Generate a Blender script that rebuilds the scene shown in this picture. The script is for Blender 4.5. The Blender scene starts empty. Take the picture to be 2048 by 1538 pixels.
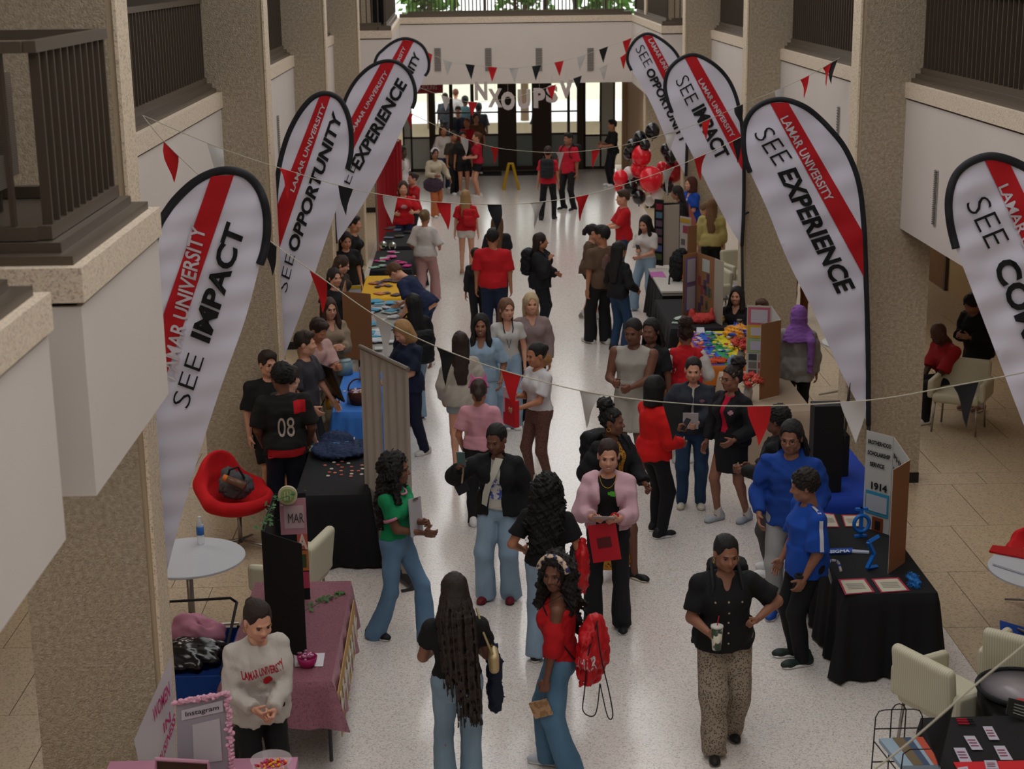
import bpy, math, random
import numpy as np
from mathutils import Vector, Matrix
from mathutils.bvhtree import BVHTree
PI = math.pi
rng = random.Random(7)
SC = bpy.context.scene
COL = SC.collection

# ------------------------------------------------------------------ camera, world, light, exposure
H = 5.65; F = 3200.0                       # eye height above the hall floor (m), focal length in pixels of a 2048 px frame
def _n(a): a = np.array(a, float); return a / np.linalg.norm(a)
_y = _n((941 - 1024, 769 + 69, -F)); _u = -np.array([156.0, -12231.0, -F]); _u = _n(_u - _u.dot(_y) * _y)
CM = np.array([np.cross(_y, _u), _y, _u])
cd = bpy.data.cameras.new('camera'); cam = bpy.data.objects.new('camera', cd); COL.objects.link(cam)
m4 = Matrix([list(r) for r in CM]).to_4x4(); m4.translation = (0, 0, H); cam.matrix_world = m4
cd.sensor_width = 36; cd.lens = F / 2048 * 36; cd.clip_start = .1; cd.clip_end = 400
cd.dof.use_dof = True; cd.dof.focus_distance = 13.5; cd.dof.aperture_fstop = 3.8
SC.camera = cam
SC.view_settings.view_transform = 'Standard'; SC.view_settings.look = 'None'
SC.view_settings.gamma = 1; SC.view_settings.use_curve_mapping = False
SC.view_settings.exposure = 0.0
W = bpy.data.worlds.new('daylight'); SC.world = W; W.use_nodes = True
W.node_tree.nodes['Background'].inputs[0].default_value = (1.0, .985, .975, 1)
W.node_tree.nodes['Background'].inputs[1].default_value = 1.95
def area(name, loc, size, power, col=(1, .95, .88), rot=(0, 0, 0), sy=None):
    l = bpy.data.lights.new(name, 'AREA'); l.energy = power; l.size = size; l.color = col
    if sy: l.shape = 'RECTANGLE'; l.size_y = sy
    o = bpy.data.objects.new(name, l); o.location = loc; o.rotation_euler = rot; COL.objects.link(o); return o
for k, yy in enumerate((8, 15, 22, 29, 36)):           # recessed lamps of the aisle ceilings under the balconies
    area('aisle_lamp', (6.4, yy, 2.8), 1.2, 20, (1, .88, .74)); area('aisle_lamp', (-4.4, yy, 2.8), 1.2, 22, (1, .9, .8))
area('lobby_lamp', (1, 43.5, 2.8), 3, 60, (1, .93, .85))

def ray(u, v): return CM @ np.array([u - 1024.0, 769.0 - v, -F])
def Z(u, v, z=0.0): d = ray(u, v); return np.array([0, 0, H]) + d * ((z - H) / d[2])
def YP(u, v, y): d = ray(u, v); return np.array([0, 0, H]) + d * (y / d[1])
def XP(u, v, x): d = ray(u, v); return np.array([0, 0, H]) + d * (x / d[0])

# ------------------------------------------------------------------ materials
def lin(h):
    h = h.lstrip('#'); c = [int(h[i:i + 2], 16) / 255 for i in (0, 2, 4)]
    return [x / 12.92 if x <= .04045 else ((x + .055) / 1.055) ** 2.4 for x in c]
KA = 1.42                                              # photo tone -> albedo
KO = 1.0
def C(h, k=None): return [min(.88, x * (k or KA)) for x in lin(h)] + [1]
MATS = {}
def mat(name, col, rough=.75, metal=0, var=.0, vs=8, bump=0, bs=60, col2=None, pat=None, emit=0, alpha=None, spec=.35, sheen=0, trans=0, ka=None):
    if name in MATS: return MATS[name]
    m = bpy.data.materials.new(name); m.use_nodes = True; nt = m.node_tree; N = nt.nodes; L = nt.links; b = N['Principled BSDF']
    c = C(col, ka) if isinstance(col, str) else list(col) + [1]
    b.inputs['Base Color'].default_value = c; b.inputs['Roughness'].default_value = rough; b.inputs['Metallic'].default_value = metal
    b.inputs['Specular IOR Level'].default_value = spec
    if sheen: b.inputs['Sheen Weight'].default_value = sheen
    if trans: b.inputs['Transmission Weight'].default_value = trans; b.inputs['IOR'].default_value = 1.3
    if alpha is not None: b.inputs['Alpha'].default_value = alpha
    if emit: b.inputs['Emission Color'].default_value = c; b.inputs['Emission Strength'].default_value = emit
    tc = N.new('ShaderNodeTexCoord'); src = tc.outputs['Object']
    def ramp(fac, stops):
        r = N.new('ShaderNodeValToRGB'); L.new(fac, r.inputs[0]); e = r.color_ramp.elements
        while len(e) < len(stops): e.new(.5)
        for i, (p, cc) in enumerate(stops): e[i].position = p; e[i].color = cc
        return r.outputs[0]
    if var or pat:
        c2 = C(col2, ka) if col2 else [x * (1 - var) for x in c[:3]] + [1]
        if pat in (None, 'speckle', 'blotch'):
            t = N.new('ShaderNodeTexNoise'); t.inputs['Scale'].default_value = vs; t.inputs['Detail'].default_value = 4; L.new(src, t.inputs['Vector'])
            st = {None: [(.3, c2), (.7, c)], 'speckle': [(.40, c2), (.50, c)], 'blotch': [(.47, c2), (.53, c)]}[pat]
            out = ramp(t.outputs[0], st)
        elif pat == 'leopard':
            t = N.new('ShaderNodeTexVoronoi'); t.inputs['Scale'].default_value = vs; L.new(src, t.inputs['Vector'])
            out = ramp(t.outputs['Distance'], [(.25, c2), (.5, c)])
        elif pat in ('stripex', 'stripez', 'check'):
            t = N.new('ShaderNodeTexWave'); t.inputs['Scale'].default_value = vs; t.bands_direction = 'Z' if pat == 'stripez' else 'X'; L.new(src, t.inputs['Vector'])
            out = ramp(t.outputs[1] if False else t.outputs[0], [(.45, c2), (.55, c)])
        elif pat == 'terrazzo':
            t = N.new('ShaderNodeTexVoronoi'); t.inputs['Scale'].default_value = vs; L.new(src, t.inputs['Vector'])
            t2 = N.new('ShaderNodeTexNoise'); t2.inputs['Scale'].default_value = vs * .9; t2.inputs['Detail'].default_value = 2; L.new(src, t2.inputs['Vector'])
            sep = N.new('ShaderNodeSeparateColor'); L.new(t.outputs['Color'], sep.inputs[0])
            lo = [x * .42 for x in c[:3]] + [1]; mid = [x * .86 for x in c[:3]] + [1]; pk = [c[0] * .85, c[1] * .66, c[2] * .6, 1]; hi = [min(.9, x * 1.13) for x in c[:3]] + [1]
            a = ramp(sep.outputs[0], [(0, lo), (.10, lo), (.13, pk), (.2, pk), (.22, mid), (.5, c), (.9, hi)])
            bb = ramp(t2.outputs[0], [(.42, mid), (.56, c)])
            mx = N.new('ShaderNodeMix'); mx.data_type = 'RGBA'; mx.inputs[0].default_value = .6; L.new(bb, mx.inputs[6]); L.new(a, mx.inputs[7]); out = mx.outputs[2]
        L.new(out, b.inputs['Base Color'])
    if bump:
        t = N.new('ShaderNodeTexNoise'); t.inputs['Scale'].default_value = bs; t.inputs['Detail'].default_value = 5; L.new(src, t.inputs['Vector'])
        bp = N.new('ShaderNodeBump'); bp.inputs['Strength'].default_value = bump; bp.inputs['Distance'].default_value = .02; L.new(t.outputs[0], bp.inputs['Height']); L.new(bp.outputs[0], b.inputs['Normal'])
    MATS[name] = m; return m
def M(h, rough=.75, **k):                              # plain coloured material by hex, shared
    return mat('col_%s_%d_%s' % (h, int(rough * 100), '_'.join('%s%s' % kv for kv in sorted(k.items()))), h, rough, ka=KO, **k)

# ------------------------------------------------------------------ object helpers
PM = {}
def tag(o, label=None, cat=None, group=None, kind=None):
    if label: o['label'] = label
    if cat: o['category'] = cat
    if group: o['group'] = group
    if kind: o['kind'] = kind
    return o
def thing(name, label, cat, loc=(0, 0, 0), rz=0, group=None, kind=None):
    o = bpy.data.objects.new(name, None); o.empty_display_size = .1; COL.objects.link(o); o.location = [float(x) for x in loc]; o.rotation_euler = (0, 0, rz)
    PM[o.name] = Matrix.Translation(o.location) @ Matrix.Rotation(rz, 4, 'Z')
    return tag(o, label, cat, group, kind)
def npm(m): return np.array([list(r) for r in m])
class MB:
    def __init__(s): s.v = []; s.f = []; s.mi = []; s.cur = 0
    def add(s, V, Fs):
        o = len(s.v); s.v.extend([tuple(map(float, p)) for p in V]); s.f.extend([tuple(i + o for i in f) for f in Fs]); s.mi.extend([s.cur] * len(Fs)); return s
    def box(s, c, d, R=None):
        c = np.array(c, float); d = np.array(d, float) / 2
        V = [np.array((x, y, z)) * d for x in (-1, 1) for y in (-1, 1) for z in (-1, 1)]
        if R is not None: V = [R @ p for p in V]
        return s.add([c + p for p in V], [(0, 1, 3, 2), (4, 6, 7, 5), (0, 4, 5, 1), (2, 3, 7, 6), (0, 2, 6, 4), (1, 5, 7, 3)])
    def bb(s, lo, hi): lo = np.array(lo, float); hi = np.array(hi, float); return s.box((lo + hi) / 2, hi - lo)
    def quadbox(s, q, t):                              # 4 corner points + thickness vector
        q = [np.array(p, float) for p in q]; t = np.array(t, float); V = q + [p + t for p in q]
        return s.add(V, [(3, 2, 1, 0), (4, 5, 6, 7), (0, 1, 5, 4), (1, 2, 6, 5), (2, 3, 7, 6), (3, 0, 4, 7)])
    def prism(s, P, t):
        P = [np.array(p, float) for p in P]; n = len(P); t = np.array(t, float)
        return s.add(P + [p + t for p in P], [tuple(range(n))[::-1], tuple(range(n, 2 * n))] + [(i, (i + 1) % n, n + (i + 1) % n, n + i) for i in range(n)])
    def tube(s, P, r, n=8, cap=True):
        P = [np.array(p, float) for p in P]; rs = r if hasattr(r, '__len__') else [r] * len(P); V = []; a0 = None
        for i, p in enumerate(P):
            d = P[min(i + 1, len(P) - 1)] - P[max(i - 1, 0)]; d = d / (np.linalg.norm(d) + 1e-9)
            a = a0 if a0 is not None else np.array((1., 0, 0)) if abs(d[0]) < .8 else np.array((0, 1., 0))
            a = a - a.dot(d) * d; a /= np.linalg.norm(a) + 1e-9; a0 = a; b = np.cross(d, a)
            V += [p + rs[i] * (math.cos(2 * PI * k / n) * a + math.sin(2 * PI * k / n) * b) for k in range(n)]
        Fs = [(i * n + k, i * n + (k + 1) % n, (i + 1) * n + (k + 1) % n, (i + 1) * n + k) for i in range(len(P) - 1) for k in range(n)]
        if cap: Fs += [tuple(range(n))[::-1], tuple(range((len(P) - 1) * n, len(P) * n))]
        return s.add(V, Fs)
    def lathe(s, prof, c=(0, 0, 0), n=20, sx=1, sy=1):
        c = np.array(c, float); V = [c + np.array((r * math.cos(2 * PI * k / n) * sx, r * math.sin(2 * PI * k / n) * sy, z)) for r, z in prof for k in range(n)]
        Fs = [(i * n + k, i * n + (k + 1) % n, (i + 1) * n + (k + 1) % n, (i + 1) * n + k) for i in range(len(prof) - 1) for k in range(n)]
        Fs += [tuple(range(n))[::-1], tuple(range((len(prof) - 1) * n, len(prof) * n))]
        return s.add(V, Fs)
    def ell(s, c, r, R=None, n=12, m=8):
        c = np.array(c, float); r = np.array(r if hasattr(r, '__len__') else (r, r, r), float); V = []
        for i in range(m + 1):
            th = PI * i / m
            for k in range(n):
                p = np.array((math.sin(th) * math.cos(2 * PI * k / n), math.sin(th) * math.sin(2 * PI * k / n), math.cos(th))) * r
                V.append(c + (R @ p if R is not None else p))
        return s.add(V, [(i * n + k, (i + 1) * n + k, (i + 1) * n + (k + 1) % n, i * n + (k + 1) % n) for i in range(m) for k in range(n)])
    def build(s, name, mats, parent=None, smooth=False, local=False, **kw):
        return mesh_obj(name, np.array(s.v), s.f, mats, parent, smooth, local, s.mi, **kw)
def mesh_obj(name, V, Fs, mats, parent=None, smooth=False, local=False, mi=None, label=None, cat=None, group=None, kind=None):
    V = np.asarray(V, float).reshape(-1, 3)
    if parent is not None and not local and parent.name in PM:
        inv = npm(PM[parent.name].inverted()); V = V @ inv[:3, :3].T + inv[:3, 3]
    me = bpy.data.meshes.new(name)
    if isinstance(Fs, np.ndarray):
        nf = len(Fs); me.vertices.add(len(V)); me.vertices.foreach_set('co', V.ravel()); me.loops.add(nf * 4); me.loops.foreach_set('vertex_index', Fs.ravel().astype(np.int32))
        me.polygons.add(nf); me.polygons.foreach_set('loop_start', np.arange(0, nf * 4, 4, dtype=np.int32)); me.update(calc_edges=True)
    else: me.from_pydata([tuple(p) for p in V], [], Fs)
    for mm in (mats if isinstance(mats, (list, tuple)) else [mats]): me.materials.append(mm)
    if mi is not None and len(me.materials) > 1: me.polygons.foreach_set('material_index', mi)
    if smooth: me.polygons.foreach_set('use_smooth', [True] * len(me.polygons))
    if not isinstance(Fs, np.ndarray): me.update()
    o = bpy.data.objects.new(name, me); COL.objects.link(o)
    if parent is not None:
        o.parent = parent
        if parent.name in PM: PM[o.name] = PM[parent.name]
    else: PM[o.name] = Matrix.Identity(4)
    return tag(o, label, cat, group, kind)
def linked(o, dx, parent=None):                        # copy sharing mesh data, moved by a vector in its parent's frame
    c = o.copy(); COL.objects.link(c); c.location = Vector(o.location) + Vector([float(x) for x in dx]); PM[c.name] = PM.get(o.name, Matrix.Identity(4)); return c
def copy_tree(o, parent=None):
    c = o.copy(); COL.objects.link(c)
    if parent: c.parent = parent
    for ch in list(o.children): copy_tree(ch, c)
    return c

# flat lettering: text converted to a mesh, mapped on the frame (origin, x axis, y axis); size = cap height along y axis
def text_pts(s, bold=0.0, ext=0.0):
    cu = bpy.data.curves.new('t', 'FONT'); cu.body = s; cu.size = 1; cu.offset = bold; cu.extrude = ext; cu.resolution_u = 3
    o = bpy.data.objects.new('t', cu); COL.objects.link(o); dg = bpy.context.evaluated_depsgraph_get(); dg.update()
    me = o.evaluated_get(dg).to_mesh(); V = np.array([v.co[:] for v in me.vertices]).reshape(-1, 3); Fs = [tuple(p.vertices) for p in me.polygons]
    o.evaluated_get(dg).to_mesh_clear(); bpy.data.objects.remove(o); bpy.data.curves.remove(cu)
    return V, Fs
def text(name, s, O, X, Y, m, parent, bold=.0, fit=True, lift=.003, **kw):
    """letters fill the parallelogram O, O+X, O+X+Y, O+Y"""
    V, Fs = text_pts(s, bold); O, X, Y = (np.array(a, float) for a in (O, X, Y)); n = np.cross(X, Y); n /= np.linalg.norm(n)
    lo = V.min(0); hi = V.max(0); t = (V - lo) / np.maximum(hi - lo, 1e-6)
    P = O + t[:, :1] * X + t[:, 1:2] * Y + n * lift
    return mesh_obj(name, P, Fs, m, parent, **kw)
# ------------------------------------------------------------------ structure
mRough = mat('rough_concrete', 'a19583', .95, var=.3, vs=30, col2='877a68', bump=1.0, bs=70, spec=.1)
mTrim = mat('polished_aggregate', 'b9ab95', .6, pat='terrazzo', vs=90, spec=.3)
mLedge = mat('ledge_aggregate', 'bcae9b', .6, pat='terrazzo', vs=120, spec=.3)
mPanel = mat('white_panel', 'b7afa8', .6, var=.05, vs=1.2, spec=.3)
mMetal = mat('bronze_metal', '50463b', .45, metal=.25, spec=.4)
mMetalD = mat('bronze_bar', '43392f', .5, metal=.2)
mBlack = mat('black_joint', '15120f', .8)
mTile = mat('tile_stone', '95866f', .42, pat='terrazzo', vs=75, spec=.4)
mFloor = mat('terrazzo_floor', 'b9b3ad', .17, pat='terrazzo', vs=105, spec=.5)
mGrout = mat('grout', '63563f', .9)
XL, XR = -2.13, 4.03                                   # hall edges (column fronts)
COLY = [9.9, 16.9, 23.9, 30.9, 37.9]

fl = thing('floor', 'polished speckled terrazzo hall floor with stone tiles along both aisles', None, kind='structure')
MB().bb((-9, -4, -.25), (11, 60, -.012)).build('sub_floor', mGrout, fl)
MB().bb((XL, -4, -.02), (XR, 47, 0)).build('terrazzo_field', mFloor, fl)
tile = None; nt = 0
def put_tile(x0, x1, y0, y1):
    global tile, nt
    w, d = x1 - x0 - .008, y1 - y0 - .008
    o = MB().bb((-w / 2, -d / 2, -.012), (w / 2, d / 2, 0)).build('tile', mTile, fl, local=True); o.location = ((x0 + x1) / 2, (y0 + y1) / 2, rng.uniform(-.0006, .0006)); nt += 1
ys = [6.36 + .0, 7.67, 8.98, 10.28, 11.59, 12.89, 14.2, 15.47, 16.81, 17.21, 18.53, 19.85, 21.15, 22.46, 23.8, 24.2, 25.5]
for r in range(len(ys) - 1):
    off = 0 if r % 2 else .4
    x = XR
    first = True
    while x < 8.9:
        x1 = x + (.41 + off if first and off == 0 else .81) if first else x + .8
        if first: x1 = XR + (.41 if off == 0 else .81)
        put_tile(x, x1, ys[r], ys[r + 1]); x = x1; first = False
    x = XL; first = True
    while x > -5.5:
        x1 = x - (.41 if off == 0 and first else .8); put_tile(x1, x, ys[r], ys[r + 1]); x = x1; first = False
MB().bb((XR + .004, 25.5, -.012), (9, 46.5, 0)).build('far_stone', mTile, fl); MB().bb((-8, 25.5, -.012), (XL - .004, 46.5, 0)).build('far_stone', mTile, fl)

def column(side, y):
    s = 1 if side == 'right' else -1; e = XR if s > 0 else XL
    t = thing('column', None, None, (e, y, 0), kind='structure')
    x = lambda a: e + s * a
    def bx(a0, a1, y0, y1, z0, z1, n, m): MB().bb((min(x(a0), x(a1)), y0, z0), (max(x(a0), x(a1)), y1, z1)).build(n, m, t)
    bx(.062, .86, y, y + .32, .12, 9, 'rough_shaft', mRough)
    bx(0, .022, y - .01, y + .33, 0, 9, 'smooth_edge', mTrim)
    bx(.022, .062, y + .012, y + .31, 0, 9, 'groove', mat('groove_tan', '9a8b74', .8))
    bx(.07, .865, y - .01, y + .33, 0, .12, 'black_base', mBlack)
for y in COLY:
    column('left', y); column('right', y)

# one balcony bay: fascia panel, shadow joint, stone ledge, metal curb, railing
def railing(name, P0, P1, t, nbar, zb=4.5, zt=5.36, post=False, m=mMetal, bw=.02):
    """bars between P0 and P1 (x, y)"""
    P0 = np.array(P0 + (0,), float); P1 = np.array(P1 + (0,), float); d = P1 - P0; L = np.linalg.norm(d); d /= L; n = np.array((-d[1], d[0], 0))
    up = np.array((0, 0, 1.)); R = np.array([d, n, up]).T
    r = thing(name, t[0], t[1], P0 + up * zb, math.atan2(d[1], d[0]), group=t[2] if len(t) > 2 else None)
    MB().box((L / 2, 0, zt - zb - .025), (L, .055, .05)).build('top_rail', m, r, local=True)
    MB().box((L / 2, 0, .03), (L, .06, .06)).build('bottom_rail', m, r, local=True)
    b = MB().box((0, 0, (zt - zb) / 2), (bw, .045, zt - zb - .1)).build('baluster', mMetalD, r, local=True); b.location = (L / nbar / 2, 0, 0)
    for k in range(1, nbar): linked(b, (k * L / nbar, 0, 0))
    return r
def bay(side, y0, y1, lab, near=False):
    s = 1 if side == 'right' else -1; e = XR + .52 if s > 0 else XL - .49
    w = thing('wall_' + side, lab + ' white balcony fascia', None, (e, y0, 0), kind='structure')
    def bx(a0, a1, z0, z1, n, m): MB().bb((min(e + s * a0, e + s * a1), y0, z0), (max(e + s * a0, e + s * a1), y1, z1)).build(n, m, w)
    bx(.0, .25, 2.87, 4.235, 'panel', mPanel); bx(.03, .25, 4.235, 4.255, 'shadow_joint', mBlack); bx(-.02, .25, 4.255, 4.41, 'stone_ledge', mLedge)
    bx(.04, .5, 4.41, 4.455, 'metal_cap', mMetal); bx(.08, .4, 4.455, 4.50, 'metal_curb', mMetal)
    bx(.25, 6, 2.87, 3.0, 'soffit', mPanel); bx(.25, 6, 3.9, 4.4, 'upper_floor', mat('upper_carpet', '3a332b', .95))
    x = e + s * .16
    return railing('balcony_railing', (x, y0 + .02), (x, y1 - .02), ('bronze bar railing on the %s ledge' % lab, 'railing'), int((y1 - y0) / (.135)))
Ys = [(10.22, 16.9), (17.22, 23.9), (24.22, 30.9), (31.22, 32.9)]
nm = ['nearest full', 'second', 'third', 'fourth']
for i, (a, b) in enumerate(Ys): bay('left', a, b, nm[i] + ' left')
for i, (a, b) in enumerate([(4.0, 9.9)] + Ys): bay('right', a, b, ['closest'][0] + ' right' if i == 0 else nm[i - 1] + ' right')
# dark corridors behind the railings
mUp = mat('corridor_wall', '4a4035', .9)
for s, n in ((-1, 'left'), (1, 'right')):
    x = XL - 3.9 if s < 0 else XR + 3.9
    w = thing('wall_' + n, None, None, (x, 0, 0), kind='structure')
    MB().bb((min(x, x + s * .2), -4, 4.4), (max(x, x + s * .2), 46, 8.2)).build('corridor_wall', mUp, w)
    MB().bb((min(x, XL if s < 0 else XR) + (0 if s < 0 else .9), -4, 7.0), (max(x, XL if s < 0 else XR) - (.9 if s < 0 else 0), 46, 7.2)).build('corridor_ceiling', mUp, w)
    MB().bb((min(x, x + s * .2) , -4, 0), (max(x, x + s * .2), 46, 3)).build('aisle_wall', mat('aisle_beige', 'b39c78' if s > 0 else 'a8987e', .8, var=.06, vs=2), w) if s < 0 else None
# right aisle wall with brown doors and dark base
x = 8.3
w = thing('wall_right', 'beige aisle wall with wooden doors', None, (x, 10, 0), kind='structure')
MB().bb((x, -4, 0), (x + .2, 46, 3.2)).build('aisle_wall', mat('aisle_beige_r', 'a08a68', .8, var=.05, vs=2), w)
MB().bb((x - .03, 11, 0), (x, 21.2, .14)).build('black_base', mBlack, w)
for k, yy in enumerate((22.2, 24.6, 27.6)):
    d = thing('door_%d' % (k + 1), None, None, (x, yy, 0), kind='structure')
    MB().bb((x - .05, yy, 0), (x + .02, yy + 1.0, 2.3)).build('door_leaf', mat('door_wood', '6d4f2f', .6, var=.2, vs=3), d); MB().bb((x - .06, yy - .1, 0), (x + .01, yy, 2.4)).bb((x - .06, yy + 1, 0), (x + .01, yy + 1.1, 2.4)).build('door_frame', mMetalD, d)
# wall vents (louvred grilles) in the fascias
mVent = mat('grille_grey', '8b8681', .6)
def vent(name, O, axis, w, h, lab, n=26):
    t = thing(name, lab, 'vent', O); ax = np.array(axis, float)
    nx = np.array((0, -1., 0)) if abs(ax[0]) > .5 else np.array((-1. if O[0] > 0 else 1., 0, 0))
    MB().quadbox([np.array(O) - ax * w / 2, np.array(O) + ax * w / 2, np.array(O) + ax * w / 2 + (0, 0, h), np.array(O) - ax * w / 2 + (0, 0, h)], nx * .006).build('backing', mVent, t)
    q = MB()
    for k in range(n):
        z = h * (k + .5) / n; q.box(np.array(O) + nx * .012 + (0, 0, z), tuple(np.abs(ax) * w * .86 + np.abs(nx) * .012 + np.array((0, 0, h / n * .45))))
    q.build('louvre', mat('louvre', '5e5a55', .6), t, kind='stuff')
p = XP(1868, 450, XR + .515); q = XP(1874, 340, XR + .515); vent('wall_vent', (XR + .515, p[1], p[2]), (0, 1, 0), .1, q[2] - p[2], 'tall slim grey vent on the closest right fascia')
p = XP(1676, 262, XR + .515); vent('wall_vent', (XR + .515, p[1], 3.0), (0, 1, 0), .1, .9, 'slim grey vent on the right fascia above the experience banner')
for (u, v0, v1, l) in ((1868, 0, 0, 0),): pass
for (u, l) in ((560, 'slim grey vent behind the left opportunity banner'),):
    p = XP(558, 300, XL - .485); vent('wall_vent', (XL - .485, p[1], 3.0), (0, 1, 0), .1, .75, l)

# projecting stair balconies in the left foreground
def box_balcony(name, y0, y1, zbot, lab):
    X = -1.72; t = thing('wall_left', lab, None, (X, y0, 0), kind='structure')
    def bx(x0, x1, a, b, z0, z1, n, m): MB().bb((x0, a, z0), (x1, b, z1)).build(n, m, t)
    bx(-4.5, X, y0, y1, zbot, 4.235, 'panel', mPanel); bx(-4.5, X - .03, y0 + .03, y1 - .03, 4.235, 4.257, 'shadow_joint', mBlack)
    bx(-4.5, X + .02, y0 - .02, y1 + .02, 4.257, 4.41, 'stone_ledge', mLedge); bx(-4.5, X - .03, y0 + .05, y1 - .05, 4.41, 4.45, 'metal_cap', mMetal)
    bx(-4.5, X - .1, y0 + .14, y1 - .14, 4.45, 4.495, 'metal_curb', mMetal)
    bx(-4.5, X - .4, y0 + .3, y1 - .3, 4.3, 4.42, 'balcony_floor', mRough)
box_balcony('A', 6.86, 8.63, 3.37, 'projecting white balcony with stone ledge')
box_balcony('B', 2.0, 6.30, 3.37, 'nearest projecting white balcony at left edge')
def rail2(P0, P1, n, lab):
    return railing('balcony_railing', P0, P1, (lab, 'railing'), n)
rail2((-1.9, 7.06), (-1.9, 8.45), 11, 'dark bronze railing along the front of the projecting left balcony')
rail2((-4.4, 7.06), (-1.93, 7.06), 12, 'short return railing on the near end of the projecting left balcony')
rail2((-4.4, 8.45), (-1.93, 8.45), 6, 'return railing on the far end of the projecting left balcony')
rail2((-1.95, 3.0), (-1.95, 6.1), 20, 'dark railing end on the closest balcony at the left edge')
rail2((-4.4, 6.1), (-1.98, 6.1), 12, 'return railing on the closest left balcony')
# lounge chair on the balcony (grey woven back)
ch = thing('lounge_chair', 'grey woven lounge chair behind the projecting balcony railing', 'chair', (-2.75, 7.6, 4.5), 0)
mWov = mat('grey_weave', '5d5248', .9, pat='stripez', vs=30, col2='4c4239', bump=.3, bs=200)
MB().box((-2.75, 8.0, 4.92), (.95, .14, .5)).build('backrest', mWov, ch); MB().box((-2.75, 7.62, 4.70), (.9, .62, .16)).build('seat', mWov, ch)
for dx in (-.4, .4):
    for dy in (-.2, .3): MB().tube([(-2.75 + dx, 7.65 + dy, 4.50), (-2.75 + dx, 7.65 + dy, 4.64)], .015).build('leg', mMetalD, ch)

# far end: chamfered return bays, bridge, glass lobby
yF = 41.0
w = thing('wall_back', 'far white bridge fascia', None, (1, yF, 0), kind='structure')
def seg(P0, P1, z0, z1, n, m, th=.2, par=w, off=0):
    P0 = np.array(P0 + (0,), float); P1 = np.array(P1 + (0,), float); d = (P1 - P0) / np.linalg.norm(P1 - P0); nn = np.array((-d[1], d[0], 0)) * 1.0
    a = [P0 + (0, 0, z0) - nn * off, P1 + (0, 0, z0) - nn * off, P1 + (0, 0, z1) - nn * off, P0 + (0, 0, z1) - nn * off]
    return MB().quadbox(a, nn * th).build(n, m, par)
PP = [(-3.4, 32.9), (-1.62, 32.9), (-1.8, 41.0), (4.02, 41.0), (3.9, 33.4), (6, 33.4)]
for a, b in zip(PP[:-1], PP[1:]):
    z0 = 2.75
    seg(a, b, z0, 4.235, 'panel', mPanel); seg(a, b, 4.235, 4.257, 'shadow_joint', mBlack, .17, off=-.02); seg(a, b, 4.257, 4.41, 'stone_ledge', mLedge, .24, off=.02); seg(a, b, 4.41, 4.5, 'metal_cap', mMetal, .2, off=-.05)
MB().bb((-1.2, 41.2, 2.75), (3.9, 46, 2.9)).build('lobby_soffit', mPanel, w); MB().bb((-1.4, 41.2, 4.2), (4.1, 45.5, 4.4)).build('bridge_floor', mUp, w)
lab = ['near left return', 'left side passage', 'far bridge in front of the upper windows', 'right side passage', 'near right return']
for i, (a, b) in enumerate(zip(PP[:-1], PP[1:])):
    a2, b2 = np.array(a), np.array(b); L = np.linalg.norm(b2 - a2); d = (b2 - a2) / L; nn = np.array((-d[1], d[0])) * .12
    railing('balcony_railing', tuple(a2 + nn + d * .2), tuple(b2 + nn - d * .2), ('bronze bar railing along the ' + lab[i], 'railing'), int(L / (.10 if i == 2 else .14)), bw=.032 if i == 2 else .02)
for (u, l) in ((876, 'first'), (977, 'second'), (1078, 'third'), (1181, 'last')):
    p = YP(u, 142, yF - .01); q = YP(u, 96, yF - .01); vent('wall_vent', (p[0], yF - .01, p[2]), (1, 0, 0), .17, q[2] - p[2], l + ' of the four grey vents on the far white bridge, from the left', 14)
# lobby side walls
w2 = thing('wall_back', 'beige lobby side walls', None, (1, 44, 0), kind='structure')
mLob = mat('lobby_beige', '9d8468', .8)
MB().bb((XR + .25, 39, 0), (XR + .45, 46.5, 2.9)).build('side_wall', mLob, w2); MB().bb((4.15, 44.9, 0), (8.2, 45.1, 2.9)).build('side_wall', mLob, w2)
MB().bb((-2.5, 39.0, 0), (-2.3, 46.5, 2.9)).build('side_wall', mLob, w2); MB().bb((-8, 44.9, 0), (-2.5, 45.1, 2.9)).build('side_wall', mLob, w2)
# glazed entrance: dark doors and frames
mDark = mat('dark_door_frame', '2c211a', .5); mGreenF = mat('frame_edge', '3c4a40', .5); mLowG = mat('lower_panel_glass', '5b6866', .12, spec=.6)
mGlass = mat('window_glass', (.93, .97, .95), .02, trans=1.0, spec=.5)
yD = 45.6
def xz(u, v): p = YP(u, v, yD); return p[0], p[2]
def leaf(name, u0, u1, lab, bars=((168, 186), (236, 242), (296, 302)), solid_below=None, fr=None):
    x0, _ = xz(u0, 300); x1, _ = xz(u1, 300)
    d = thing(name, lab, None, (x0, yD, 0), kind='structure')
    q = MB(); f = .07 if fr is None else fr
    q.bb((x0, yD - .04, 0), (x0 + f, yD + .04, 2.75)).bb((x1 - f, yD - .04, 0), (x1, yD + .04, 2.75)); q.build('stile', mDark, d)
    q = MB()
    for z0, z1 in ((0, .12), (.98, 1.04), (1.62, 1.66), (2.66, 2.75)): q.bb((x0 + f, yD - .03, z0), (x1 - f, yD + .03, z1))
    q.build('door_rail', mDark, d)
    MB().bb((x0 + f, yD - .008, 1.04), (x1 - f, yD + .008, 2.66)).build('pane', mGlass, d)
    MB().bb((x0 + f, yD - .012, .12), (x1 - f, yD + .012, .98)).build('lower_pane', mLowG, d)
    return d
k = 1
for u0, u1 in ((868, 904), (904, 946), (946, 1000), (1030, 1068), (1100, 1138), (1138, 1156)):
    leaf('window_%d' % k, u0, u1, None, fr=.03 if u1 - u0 < 30 else .05); k += 1
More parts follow.
